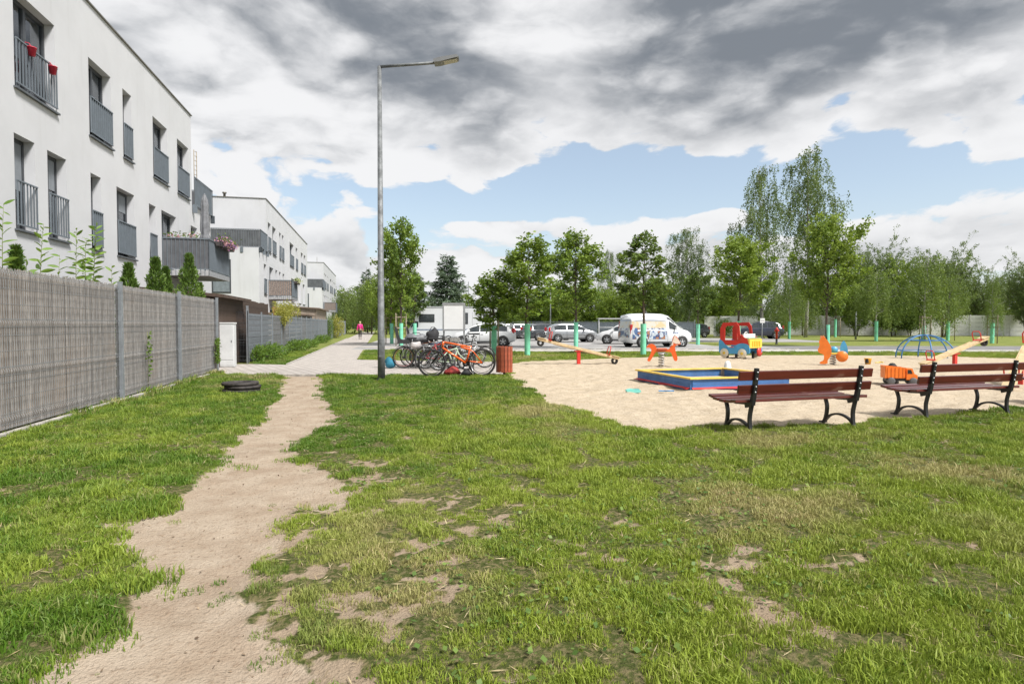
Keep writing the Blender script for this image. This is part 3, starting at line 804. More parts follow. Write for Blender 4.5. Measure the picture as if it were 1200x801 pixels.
for h, s in zip(holesU, up_px): window(b1, h, dict(rail=s[2], sashes=s[3], curtain=s[4], blind=s[5]))
for h, s in zip(holesL, lo_px): window(b1, h, dict(rail=s[2], sashes=s[3], curtain=s[4], blind=s[5]))
for h in holesG: window(b1, h, dict(rail=None, sashes=2, curtain='full', sill=False))
terrace_rail(b1, 0.05, X1end, 9.0, zf=ZLOW, side=1)
bx0 = fac(190, 300)[0]
balcony(b1, bx0, bx0 + 2.95, ZF1 - 0.1, 1.5, dscreen_m, screen_m)

# white trellis pole with lights on the terrace
def up_on_b1(x, y, z):
    return C1 + FA * x + FN * (-y) + Vector((0, 0, z))
t = thing('trellis', 'narrow pale wooden trellis standing at the terrace edge of the nearest building', 'trellis', up_on_b1(0.40, -0.04, ZLOW), FROT)
mb = MB()
for dx in (-.18, .18): mb.tube([(dx, 0, 0), (dx, 0, 2.3)], .018, 6)
for k in range(12): mb.tube([(-.18, 0, .15 + k * .19), (.18, 0, .22 + k * .19)], .012, 5)
part('lattice', mb, M('pale_wood_lattice', (0.34, 0.29, 0.22), 0.7), t)

# pots on the first upper railing
potm = M('red_pot', (0.62, 0.03, 0.07), 0.4, var=0.1)
def hang_pot(label, px, py):
    s, z = fac(px, py)
    t = thing('hanging_pot', label, 'flower pot', up_on_b1(s, -0.11, z), FROT, 'red pots hung on the railing')
    part('pot', MB().lathe([(0.0, -.09), (.06, -.09), (.085, .07), (.093, .07), (.093, .085), (.08, .085), (.07, .04), (0, .03)], 14), potm, t)
    part('hook', MB().tube([(0, 0, .08), (0, .05, .17), (0, .12, .19), (0, .14, .13)], .008, 5), potm, t)
hang_pot('larger red pot hung on the railing of the top left window', 30.5, 60)
hang_pot('smaller red pot hung further right on the top left window railing', 55.5, 82)

# ---- second building
def hpx(lst, z0, z1): return [(fac(a, 300)[0], fac(b_, 300)[0], z0, z1) for a, b_ in lst]
U2 = hpx([(314.3, 317.6), (319.5, 323.6), (327.4, 329.6), (330.6, 332.7), (339.6, 344.2), (346.6, 348.8), (352.6, 355.0), (356.0, 358.0)], ZF2, ZH2)
L2 = hpx([(309, 312), (315.5, 320), (322.6, 324.8), (326.8, 328.8), (331, 333), (341, 344), (349.5, 352), (354.5, 356.8)], ZF1, ZH1)
x2a, x2b, x2low = fac(312, 300)[0], fac(360, 300)[0], fac(303.5, 300)[0]
G2 = [(h[0], h[1], 0.15, 2.4) for h in (L2[1], L2[5], L2[7])]
b2 = make_building('second white apartment building along the footpath with corner roof terrace', x2a, x2b, x2b, x2low, U2, L2 + G2, ztop=fac(226, 139)[1], ztl=ZLOW, detail=False)
for i, h in enumerate(U2 + L2 + G2): window(b2, h, dict(rail=('screen' if i < 12 else None), sashes=1), detail=False)
terrace_rail(b2, x2low, x2a - 0.05, 9.0, zf=ZLOW, side=-1)
# end wall door of the lower block and terrace door box
ez = MB(); ez.box(x2low - 0.03, x2low + 0.06, 1.65, 2.75, 3.35, 5.45); wf = part('glazed_door', ez, frame_m, b2)
part('pane', MB().box(x2low - 0.045, x2low - 0.032, 1.73, 2.67, 3.43, 5.37), M('door_glass', (0.20, 0.23, 0.25), 0.08, var=0.1), wf)
ez = MB(); ez.box(x2a - 0.06, x2a + 0.03, 4.3, 5.5, ZLOW + 0.05, ZLOW + 2.2); wf = part('glazed_door', ez, frame_m, b2)
part('pane', MB().box(x2a - 0.072, x2a - 0.062, 4.4, 5.4, ZLOW + .2, ZLOW + 2.1), MATS['door_glass'], wf)
reedb = M('brown_reed', (0.30, 0.235, 0.20), 0.9, var=0.25, scale=14)
bx2 = fac(314, 300)[0]
balcony(b2, bx2, bx2 + 3.0, ZF1 - 0.1, 1.5, reedb, screen_m)
for (xx, yy) in ((x2a + 2, 3), (x2a + 9, 5), (x2a + 16, 3)):
    part('roof_vent', MB().tube([(xx, yy, 9.3), (xx, yy, 10.4), (xx, yy, 10.41), (xx, yy, 10.5)], [.08, .08, .14, .14], 8), flash, b2)
# ---- third building: the same design further on
sn = snapshot(b2); shift = fac(379, 300)[0] - x2a
b3 = copy_thing(sn, 'farthest white apartment building near the end of the footpath', C1 + FA * shift, FROT)
bx3 = fac(394.5, 300)[0] - shift
balcony(b3, bx3 - 2.0, bx3 + 1.5, ZF1 + 0.0, 1.6, screen_m, screen_m)
# soften: far antenna on third roof
part('antenna', MB().tube([(x2a + 12, 2, 9.4), (x2a + 12, 2, 11.8)], .03, 5).tube([(x2a + 11.5, 2, 11.4), (x2a + 12.5, 2, 11.4)], .02, 5), flash, b3)

# closed parasol, flower box, plants on the near balcony
BZ = ZF1 - 0.1
def on_balc(px, y, z): return up_on_b1(px, y, z)
pbase = bx0 + 2.45
t = thing('parasol', 'closed grey parasol standing on the near balcony', 'parasol', on_balc(pbase, -0.75, BZ), FROT)
part('pole', MB().tube([(0, 0, 0), (0, 0, 3.2)], .02, 8), rail_m, t)
prof = [(0.10, 1.25), (0.17, 1.28), (0.165, 1.5), (0.12, 1.62), (0.15, 1.75), (0.14, 2.1), (0.115, 2.6), (0.13, 2.72), (0.10, 2.95), (0.05, 3.1), (0.01, 3.2)]
cl = MB(); n = 24; o = len(cl.v)
for (r, h) in prof:
    for j in range(n):
        th = 2 * PI * j / n; rr = r * (1 + .22 * math.cos(6 * th)); cl.v.append((rr * math.cos(th), rr * math.sin(th), h))
for i in range(len(prof) - 1):
    for j in range(n): cl.f.append((i * n + j, i * n + (j + 1) % n, (i + 1) * n + (j + 1) % n, (i + 1) * n + j)); cl.sm.append(True)
part('canopy', cl, M('grey_canvas', (0.21, 0.215, 0.23), 0.9, var=0.15, scale=8), t)
part('base', MB().cbox((0, 0, .06), (.5, .5, .12), bev=.02), slab_m, t)

def leaf_kites(pos, dirs, L, Wd, rng, mat, name, var=None):
    n = len(pos); d = dirs / (np.linalg.norm(dirs, axis=1, keepdims=True) + 1e-9)
    r = rng.randn(n, 3); w = np.cross(d, r); w /= np.linalg.norm(w, axis=1, keepdims=True) + 1e-9
    L = np.broadcast_to(L, (n,))[:, None]; Wd = np.broadcast_to(Wd, (n,))[:, None]
    V = np.stack([pos, pos + d * L * .45 + w * Wd / 2, pos + d * L, pos + d * L * .45 - w * Wd / 2], 1).reshape(-1, 3)
    F = np.arange(n * 4).reshape(n, 4)
    if var is None: var = rng.rand(n)
    return npmesh(name, V, F, mat, {'var': ('FACE', np.clip(var, 0, 1))})
def flower_box(label, loc, rot, L, cols, n=600, group=None):
    t = thing('flower_box', label, 'flower box', loc, rot, group)
    part('box', MB().prism([(-.09, 0), (.09, 0), (.12, .16), (-.12, .16)], -L / 2, L / 2, 'x'), M('dark_box', (0.06, 0.05, 0.05), 0.7), t)
    r = np.random.RandomState(int(L * 100))
    p = np.stack([r.uniform(-L / 2, L / 2, n), r.randn(n) * .10 - .04, .2 + np.abs(r.randn(n)) * .10], 1)
    link('foliage', leaf_kites(p, r.randn(n, 3), .08, .05, r, leafmat('box_leaf', (0.08, 0.15, 0.03), (0.2, 0.28, 0.06)), 'foliage'), t)['kind'] = 'stuff'
    for nm, cc in cols:
        p = np.stack([r.uniform(-L / 2, L / 2, n // 2), r.randn(n // 2) * .10 - .06, .20 + r.randn(n // 2) * .08], 1)
        link('flowers', leaf_kites(p, r.randn(n // 2, 3), .08, .07, r, leafmat(nm, cc, tuple(min(1, v * 1.5 + .05) for v in cc)), 'flowers'), t)['kind'] = 'stuff'
flower_box('long box of purple and pink flowers on the near balcony long side', on_balc(bx0 + 1.75, -1.64, BZ + 0.98), FROT, 2.0, [('purple_petal', (0.30, 0.14, 0.34)), ('pink_petal', (0.55, 0.28, 0.33))], 520)
flower_box('small box of pink flowers beside the balcony door', on_balc(bx0 + 0.25, -0.55, BZ + 1.0), FROT + PI / 2, 1.1, [('pink_petal', (0.62, 0.3, 0.38))], 110)
t = flower_box('flower box on the reed screened balcony of the second building', C1 + FA * (bx2 + 2.0) + FN * 1.6 + Vector((0, 0, BZ + 1.0)), FROT, 1.6, [('pale_petal', (0.6, 0.6, 0.35))], 300)

# ================================================================== FENCES
galv = M('galvanised_steel', (0.27, 0.29, 0.31), 0.5, metal=0.2, var=0.12, scale=8)
galvd = M('grey_fence_steel', (0.24, 0.265, 0.29), 0.5, metal=0.3, var=0.08, scale=6)
reed_m = bpy.data.materials.new('grey_reed'); reed_m.use_nodes = True; MATS['grey_reed'] = reed_m
nt = E.nt = reed_m.node_tree; b = nt.nodes['Principled BSDF']
a = nt.nodes.new('ShaderNodeAttribute'); a.attribute_name = 'var'; va = E(a.outputs['Fac'])
tcn = nt.nodes.new('ShaderNodeTexCoord')
st = noise(vscale(E(tcn.outputs['Object']), (60, 60, 5)), 1.0, 4, 0.6)
cc = mixc(va, (0.165, 0.145, 0.127), (0.43, 0.39, 0.352)); cc = mixc(smooth(st, .42, .62) * 0.62, cc, (0.12, 0.093, 0.07))
big = noise(vscale(E(tcn.outputs['Object']), (0.9, 0.9, 0.7)), 1.0, 4, 0.6)
cc = mixc(smooth(big, .5, .7) * 0.35, cc, (0.30, 0.225, 0.165))
nt.links.new(cc.s, b.inputs['Base Color']); b.inputs['Roughness'].default_value = 0.9
def reed_mesh(L, H, seed, dia=0.011):
    r = np.random.RandomState(seed); Vs = []; Fs = []; va = []
    x = 0.0; o = 0
    while x < L:
        d = dia * r.uniform(.6, 1.5); h = H + r.uniform(-.035, .02); yo = r.uniform(-.006, .006); lx = r.uniform(-.008, .008)
        v = r.rand() ** 1.2
        for k in range(5):
            zz = h * k / 4; xx = x + lx * (k / 4 - .5) + r.uniform(-.0025, .0025)
            Vs += [(xx - d / 2, yo + d * .3, zz), (xx, yo - d / 2, zz), (xx + d / 2, yo + d * .3, zz)]
        for k in range(4):
            a = o + k * 3
            Fs += [(a, a + 1, a + 4, a + 3), (a + 1, a + 2, a + 5, a + 4)]; va += [v, v]
        Fs.append((o, o + 1, o + 2, o + 2)) if False else None
        o += 15; x += d * r.uniform(.62, .95)
    return npmesh('reed_screen', Vs, Fs, reed_m, {'var': ('FACE', va)}, smooth=True)
def mesh_panel(L, H, vstep=0.05, hs=None, bends=(0.12, 0.74, 1.36, 1.98), th=0.0029, proud=0.020):
    mb = MB()
    def yb(z):
        y = 0
        for q in bends: y = max(y, proud * max(0, 1 - abs(z - q) / 0.05))
        return -y
    zs = sorted(set([0, H] + [round(q + e, 4) for q in bends for e in (-.05, 0, .05) if 0 < q + e < H]))
    n = int(L / vstep)
    for i in range(n + 1):
        x = i * L / n; pts = [(x, yb(z), z) for z in zs]
        mb.tube(pts, th * .85, 3, cap=False, smooth=False)
    hz = sorted(set([0.02] + [round(k * 0.2, 3) for k in range(1, int(H / 0.2) + 1)] + [round(q + e, 4) for q in bends for e in (-.05, .05) if 0 < q + e < H]))
    for z in hz: mb.tube([(0, yb(z) - .004, z), (L, yb(z) - .004, z)], th * 1.15, 4, cap=False, smooth=False)
    return mb
fpt = lambda Y: Vector((fence_x(Y), Y, 0))
def along(px): return 4.8 / ((600 - px) / FPX - 0.2215)
posts = [along(137.5) - 3.1 * 2.2, along(137.5) - 3.1, along(137.5), along(207.5), along(252)]
posts = [3.6, 7.25] + posts[2:]
print('fence posts Y', posts)
S0 = fpt(posts[0]); FLEN = lambda Y: (fpt(Y) - S0).length
fence = thing('panel_fence', 'tall wire mesh fence lined with weathered grey reeds, nearest on the left', 'fence', S0, FROT)
HF = 2.06
pol = MB().cbox((0, 0, 1.08), (.075, .06, 2.16), bev=.004).cbox((0, 0, 2.17), (.08, .065, .02)); pmesh = pol.mesh('post'); pmesh.materials.append(galv)
for i, Y in enumerate(posts):
    link('post', pmesh, fence, (FLEN(Y), -0.06, 0.0))
clampm = MB()
for i in range(len(posts) - 1):
    a = FLEN(posts[i]) + .035; L = FLEN(posts[i + 1]) - a - .035
    me = mesh_panel(L, HF).mesh('mesh_panel'); me.materials.append(galv); link('mesh_panel', me, fence, (a, -0.035, 0.06))
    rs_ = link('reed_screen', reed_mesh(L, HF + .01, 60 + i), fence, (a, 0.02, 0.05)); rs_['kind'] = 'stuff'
    bk = MB().box(a, a + L, 0.035, 0.04, 0.06, HF + .02); part('reed_shade_backing', bk, M('reed_shadow', (0.09, 0.075, 0.06), 0.95), fence)  # added dark sheet, its colour stands in for shade in the reed gaps
# ivy shoots on the fence
def climber(label, px, z0, z1, seed, n=160, spread=.06):
    Y = along(px); t = thing('climbing_plant', label, 'plant', fpt(Y) + FN * 0.09, FROT)
    r = np.random.RandomState(seed); zz = r.uniform(z0, z1, n)
    p = np.stack([r.randn(n) * spread, -np.abs(r.randn(n)) * .03, zz], 1); dd = r.randn(n, 3); dd[:, 1] -= 1
    link('foliage', leaf_kites(p, dd, .06, .04, r, leafmat('ivy_leaf', (0.06, 0.13, 0.02), (0.22, 0.33, 0.06)), 'foliage'), t)
    part('stem', MB().tube([(0, 0, 0), (.02, -.01, (z0 + z1) / 2), (-.01, 0, z1)], .005, 5), M('plant_stem', (0.2, 0.22, 0.08), 0.8), t)
climber('thin bright creeper climbing the middle of the reed fence', 167, .35, 1.25, 4, 70, .02)
climber('dense ivy clump low on the far end of the reed fence', 249, .3, 1.0, 5, 420, .08)

# gate / side fence at the entrance gap, facing the camera
g0 = Vector((fence_x(21.7), 21.7, 0))
gate = thing('side_fence', 'open wire mesh side fence panel beyond the white cabinet', 'fence', g0, math.atan2(-FN.y, -FN.x))
link('post', pmesh, gate, (0, 0, -0.1)); link('post', pmesh, gate, (1.05, 0, -0.1)); link('post', pmesh, gate, (3.2, 0, -0.1))
me = mesh_panel(0.98, 1.8, th=.004).mesh('mesh_panel'); me.materials.append(frame_m); link('mesh_panel', me, gate, (0.035, 0.02, 0.05))
me = mesh_panel(2.08, 1.8, th=.004).mesh('mesh_panel'); me.materials.append(galvd); link('mesh_panel', me, gate, (1.085, 0.02, 0.05))
part('privacy_strips', MB().box(1.09, 3.16, -0.06, -0.05, 0.08, 1.82), screen_m, gate)
# far fence
def privacy(L, H, seed):
    mb = MB(); k = int(H / 0.2)
    for i in range(k):
        mb.box(0.01, L - .01, 0.005 + (i % 2) * .004, 0.012 + (i % 2) * .004, i * H / k + .008, (i + 1) * H / k - .008)
    return mb
far = thing('garden_fence', 'long grey privacy fence running beside the footpath into the distance', 'fence', g0, FROT)
pf = MB().cbox((0, 0, .95), (.06, .05, 1.9)); pfm = pf.mesh('post'); pfm.materials.append(galvd)
strip_me = []
for q, mm in enumerate((M('strip_grey', (0.125, 0.138, 0.155), 0.7, var=.1), M('strip_brown_grey', (0.15, 0.138, 0.13), 0.9, var=.25, scale=12))):
    me = privacy(2.5, 1.75, q).mesh('privacy_strips'); me.materials.append(mm); strip_me.append(me)
fm = mesh_panel(2.44, 1.78, vstep=.12, bends=(.1, .9, 1.7), th=.0045, proud=.02).mesh('mesh_panel'); fm.materials.append(galvd)
np_ = 25
for i in range(np_):
    link('post', pfm, far, (i * 2.55, -.02, 0))
    link('mesh_panel', fm, far, (i * 2.55 + .04, -.02, 0.04))
    link('privacy_strips', strip_me[1 if i in (2, 3, 6) else 0], far, (i * 2.55 + .02, 0.01, 0.05))
link('post', pfm, far, (np_ * 2.55, -.02, 0))
# white cabinet
cb = thing('utility_cabinet', 'tall white electrical cabinet between the two fences', 'cabinet', (-9.33, 19.55, 0), FROT - PI / 2)
cm = M('cabinet_grey_white', (0.60, 0.61, 0.61), 0.5, var=0.06, scale=3)
part('body', MB().cbox((0, 0, .72), (.50, .32, 1.40), bev=.015), cm, cb)
part('cap', MB().cbox((0, 0, 1.44), (.54, .36, .05), bev=.015), cm, cb)
part('plinth', MB().cbox((0, 0, .03), (.46, .28, .06)), slab_m, cb)
part('door', MB().cbox((0, -.166, .82), (.44, .014, 1.12), bev=.004), cm, cb)
part('base_panel', MB().cbox((0, -.164, .15), (.44, .01, .16), bev=.003), cm, cb)
part('lock', MB().cbox((.17, -.178, .85), (.02, .012, .07)), frame_m, cb)

# ================================================================== SHEDS behind the fences
brown = M('dark_brown_wood', (0.085, 0.055, 0.04), 0.8, var=.25, scale=4)
beige = M('beige_boarding', (0.36, 0.29, 0.23), 0.8, var=.15, scale=4)
orangew = M('orange_wood_screen', (0.42, 0.26, 0.10), 0.8, var=.2, scale=6)
def fl(s, out, z=0): return S1 + FA * s + FN * out + Vector((0, 0, z))
S1 = Vector((-4.80, 0, 0))                      # fence line at Y=0
def sY(Y): return (fpt(Y) - S1).length
def shed(label, Y0, Y1, depth, h0, h1, wallm, roofm, cat='shed', name='garden_shed'):
    t = thing(name, label, cat, fl(sY(Y0), -0.35), FROT)
    L = sY(Y1) - sY(Y0); n = max(3, int(L / .18))
    w = MB(); w.box(0.05, L - .05, 0.05, depth - .05, 0, min(h0, h1) - .06); part('wall', w, wallm, t)
    me = MB().cbox((0, 0, (min(h0, h1) - .08) / 2), (L / n - .012, .02, min(h0, h1) - .08)).mesh('board'); me.materials.append(wallm)
    for i in range(n): link('board', me, t, ((i + .5) * L / n, 0.035, 0))
    r = MB(); r.prism([(-.25, h0 - .10), (depth + .1, h1 - .10), (depth + .1, h1), (-.25, h0)], -0.15, L + .15, 'x'); part('roof', r, roofm, t)
    return t
# lean-to with dark sloping roof edge just behind the gap
shed('dark brown garden shed with flat roof behind the reed fence end', 19.0, 22.8, 2.6, 2.35, 2.6, brown, brown)
shed('beige low garden house beside the third building', 49, 58, 3.0, 2.75, 2.95, beige, M('brown_roof', (0.17, 0.12, 0.09), .8))
shed('pale low garden shed far along the fence', 40, 46, 2.2, 2.1, 2.2, M('pale_boarding', (0.48, 0.44, 0.40), .8), MATS['brown_roof'])
def screenfence(label, Y0, Y1, off, h, m, bw=.12, gap=.02, name='wooden_screen'):
    t = thing(name, label, 'screen', fl(sY(Y0), off), FROT); L = sY(Y1) - sY(Y0); n = int(L / (bw + gap))
    me = MB().cbox((0, 0, h / 2), (bw, .025, h)).mesh('board'); me.materials.append(m)
    for i in range(n): link('board', me, t, (i * (bw + gap), 0, random.uniform(-.02, .02)))
    part('rail', MB().cbox((L / 2, .03, h * .8), (L, .04, .07)).cbox((L / 2, .03, h * .3), (L, .04, .07)), m, t)
screenfence('dark upright board screen above the grey fence', 22.9, 28.5, -0.45, 2.35, brown)
screenfence('orange brown wooden screen showing above the grey fence', 28.8, 32.5, -0.3, 2.25, orangew, .1, .03)

# ================================================================== VEGETATION
bark = M('brown_bark', (0.13, 0.10, 0.075), 0.95, var=.25, scale=12, bump=.6, bscale=40)
bark_w = M('birch_bark', (0.42, 0.40, 0.37), 0.9, var=.35, scale=9)
L_maple = leafmat('maple_leaf', (0.060, 0.125, 0.020), (0.28, 0.39, 0.060), .35)
L_maple2 = leafmat('bright_leaf', (0.09, 0.17, 0.022), (0.34, 0.44, 0.075), .4)
L_dark = leafmat('dark_leaf', (0.045, 0.09, 0.02), (0.17, 0.25, 0.05), .3)
L_birch = leafmat('birch_leaf', (0.07, 0.12, 0.042), (0.215, 0.285, 0.095), .35)
L_pale = leafmat('pale_leaf', (0.09, 0.155, 0.036), (0.27, 0.345, 0.09), .4)
L_spruce = leafmat('spruce_needle', (0.045, 0.085, 0.055), (0.14, 0.19, 0.12), .1)
L_thuja = leafmat('thuja_leaf', (0.04, 0.095, 0.018), (0.16, 0.25, 0.045), .2)
L_weed = leafmat('weed_leaf', (0.06, 0.13, 0.02), (0.20, 0.32, 0.05), .4)
guard_m = M('mint_green_guard', (0.22, 0.66, 0.45), 0.6, var=.1, scale=3)
stake_m = M('wooden_stake', (0.33, 0.27, 0.20), 0.9, var=.25, scale=8)

def norm(a): return a / (np.linalg.norm(a, axis=-1, keepdims=True) + 1e-9)
def tree_meshes(kind, seed, H, cb, Rr, nl, leaf, nleaf, lmat, bmat, stems=1, lean=0.0, trunk_r=None):
    """returns trunk mesh, crown mesh. H height, cb crown base height, Rr crown radius, nl limbs"""
    r = np.random.RandomState(seed)
    tr = MB(); LP = []; LD = []; LV = []
    trunk_r = trunk_r or H * 0.011
    for s in range(stems):
        ang = r.rand() * 6.28; off = (0.25 * (stems > 1)) * Rr
        bx, by = (off * .3 * math.cos(ang), off * .3 * math.sin(ang)) if stems > 1 else (0, 0)
        tx, ty = (bx * 4 + r.randn() * .02 * H, by * 4 + r.randn() * .02 * H)
        Hs = H * (1 if s == 0 else r.uniform(.75, .98))
        def tp(t): return np.array([bx + (tx - bx) * t + .008 * H * math.sin(t * 7 + seed), by + (ty - by) * t + .008 * H * math.cos(t * 5 + seed), Hs * t])
        tr.tube([tp(t) for t in np.linspace(0, .97, 9)], [trunk_r * (1.15 - t * 1.08) for t in np.linspace(0, .97, 9)], 7)
        for i in range(nl):
            f = (i + r.rand()) / nl
            z0 = cb + (Hs - cb) * f * .93
            h = (z0 - cb) / (Hs - cb)
            if kind == 'maple': env = (0.55 + 1.0 * h) if h < .3 else max(.12, 0.85 * (1 - ((h - .3) / .75) ** 1.25))
            elif kind == 'round': env = math.sqrt(max(.08, 1 - (2 * h - 1) ** 2))
            elif kind == 'broad': env = (0.8 + .6 * h) if h < .4 else max(.25, 1.05 * math.sqrt(max(0, 1 - ((h - .4) / .66) ** 2)))
            elif kind == 'birch': env = max(.22, min(1, .55 + 1.1 * h) if h < .4 else 1.0 * (1 - ((h - .4) / .7) ** 1.6))
            elif kind == 'weep': env = max(.25, 1.0 - .7 * h)
            elif kind == 'spruce': env = max(.04, 1 - h) ** .9
            env *= r.uniform(.52, 1.34)
            az = i * 2.4 + r.uniform(-.5, .5); ln = Rr * env
            up = {'maple': r.uniform(.7, 1.3), 'round': r.uniform(.2, 1.0), 'broad': r.uniform(.5, 1.5), 'birch': r.uniform(1.0, 1.9), 'weep': r.uniform(.5, 1.1), 'spruce': r.uniform(-.2, .08)}[kind]
            base = tp(z0 / Hs); dxy = np.array([math.cos(az), math.sin(az), 0])
            pts = []
            for q in np.linspace(0, 1, 6):
                zc = up * ln * q
                if kind in ('birch', 'weep'): zc = up * ln * (q - .55 * q * q)
                if kind == 'spruce': zc = up * ln * q + .12 * ln * q * q
                pts.append(base + dxy * ln * q + np.array([0, 0, zc]) + r.randn(3) * .02 * ln)
            br = max(.006, trunk_r * .35 * (1 - h * .6))
            tr.tube(pts, [br * (1 - .8 * q) for q in np.linspace(0, 1, 6)], 4, cap=False)
            pts = np.array(pts)
            lobe = r.uniform(-.22, .22)
            k = int(nleaf / (nl * stems) * env / .62)
            if kind in ('maple', 'round', 'broad'):
                ntw = max(3, int(k / 16))
                for w in range(ntw):
                    q = r.uniform(.22, 1.0) ** .8; p = base_i(pts, q)
                    d = norm(dxy * .8 + r.randn(3) * .75 + np.array([0, 0, .35])); tl = Rr * r.uniform(.10, .27)
                    m = max(4, int(k / ntw)); tt = r.rand(m)
                    P_ = p + d * tl * tt[:, None] + r.randn(m, 3) * leaf * .55
                    D_ = norm(d + r.randn(m, 3) * .9 + np.array([0, 0, -.25]))
                    LP.append(P_); LD.append(D_); LV.append(np.clip(.5 + lobe + r.uniform(-.16, .16) + r.randn(m) * .17, 0, 1))
            elif kind in ('birch', 'weep'):
                ns = max(3, int(k / 22))
                for w in range(ns):
                    q = r.uniform(.25, 1.0); p = base_i(pts, q) + r.randn(3) * .08 * Rr
                    sl = (r.uniform(.05, .13) * H if kind == 'birch' else r.uniform(.10, .30) * H) * (1.25 - .6 * h); sl = min(sl, p[2] - .12 * H)
                    if sl <= 0: continue
                    m = max(5, int(k / ns)); tt = r.rand(m); sw = norm(dxy + r.randn(3) * .6) * sl * .25
                    P_ = p + sw * (tt[:, None] ** .6) + np.outer(tt, [0, 0, -sl]) + r.randn(m, 3) * leaf * .5
                    D_ = norm(np.array([0, 0, -1]) + r.randn(m, 3) * .55)
                    LP.append(P_); LD.append(D_); LV.append(np.clip(.45 + lobe + r.uniform(-.15, .15) + r.randn(m) * .15, 0, 1))
            else:
                for w in range(max(2, k // 6)):
                    q = r.uniform(.08, 1.0); p = base_i(pts, q); m = 6
                    d = norm(np.cross(dxy, [0, 0, 1]) * r.choice([-1, 1]) * .9 + dxy * .7 + np.array([0, 0, -.25]) + r.randn(3) * .15)
                    tl = ln * (1 - q * .6) * .35 + .05 * Rr; tt = r.rand(m)
                    P_ = p + d * tl * tt[:, None] + r.randn(m, 3) * .03 * Rr
                    D_ = norm(d + r.randn(m, 3) * .4)
                    LP.append(P_); LD.append(D_); LV.append(np.clip(.4 + .35 * q + r.uniform(-.2, .2) + r.randn(m) * .12, 0, 1))
    LP = np.concatenate(LP); LD = np.concatenate(LD); LV = np.concatenate(LV)
    sz = leaf * r.uniform(.7, 1.3, len(LP)); asp = {'spruce': .28, 'birch': .6, 'weep': .5}.get(kind, .78)
    crown = leaf_kites(LP, LD, sz, sz * asp, r, lmat, 'crown', LV)
    tm = tr.mesh('trunk'); tm.materials.append(bmat)
    return tm, crown
def base_i(pts, q):
    f = q * (len(pts) - 1); i = min(int(f), len(pts) - 2); return pts[i] * (1 - (f - i)) + pts[i + 1] * (f - i)
TV = {
 'maple_a': tree_meshes('maple', 11, 7.0, 1.9, 1.55, 50, .135, 8200, L_maple, bark),
 'maple_b': tree_meshes('maple', 12, 6.5, 1.8, 1.35, 44, .13, 6600, L_maple, bark),
 'maple_c': tree_meshes('maple', 13, 8.2, 2.2, 2.3, 60, .15, 13500, L_maple2, bark),
 'maple_d': tree_meshes('maple', 14, 6.0, 2.0, .95, 34, .12, 4000, L_dark, bark),
 'globe': tree_meshes('round', 15, 5.2, 1.9, 1.1, 34, .13, 4200, L_dark, bark),
 'birch_a': tree_meshes('birch', 21, 19.0, 3.0, 2.9, 70, .17, 18500, L_birch, bark_w, trunk_r=.16),
 'birch_b': tree_meshes('birch', 22, 18.0, 2.0, 3.1, 68, .17, 16500, L_birch, bark_w, trunk_r=.16),
 'weep': tree_meshes('weep', 23, 6.5, 2.2, 1.9, 38, .11, 10000, L_pale, bark_w),
 'willow': tree_meshes('weep', 24, 10.0, 1.5, 4.2, 64, .19, 18000, L_pale, bark),
 'bush_a': tree_meshes('broad', 31, 7.5, .5, 3.6, 66, .22, 15000, L_maple2, bark, stems=2),
 'bush_b': tree_meshes('broad', 32, 7.0, .4, 3.4, 64, .22, 15000, L_dark, bark, stems=2),
 'bush_c': tree_meshes('broad', 33, 8.5, .8, 3.4, 60, .21, 14000, L_maple, bark, stems=2),
 'robinia': tree_meshes('broad', 34, 10.5, 1.5, 4.4, 66, .19, 24000, L_birch, bark, stems=3),
 'spruce': tree_meshes('spruce', 41, 11.5, .6, 3.2, 105, .42, 16000, L_spruce, bark),
 'small_spruce': tree_meshes('spruce', 42, 8.5, .6, 1.9, 60, .38, 5000, L_spruce, bark),
}
ZM = {k: float(np.percentile(np.array([v_.co.z for v_ in TV[k][1].vertices]), 99.7)) for k in TV}
for k in TV: TV[k][0].name = 'trunk'; TV[k][1].name = 'crown'
def guard_mesh(h=1.55, r=.13):
    mb = MB(); n = 14; k = 2
    prof = [(r, .02), (r * 1.02, h * .5), (r, h)]
    mb.lathe(prof, n); mb.lathe([(r - .012, h), (r - .012, .03)], n)
    me = mb.mesh('trunk_guard'); me.materials.append(guard_m); return me
GM = guard_mesh()
stm = MB().tube([(0, 0, 0), (0, 0, 2.15)], .035, 8).mesh('stake'); stm.materials.append(stake_m)
crm = MB().cbox((0, 0, 0), (1.0, .03, .07)).mesh('crossbar'); crm.materials.append(stake_m)
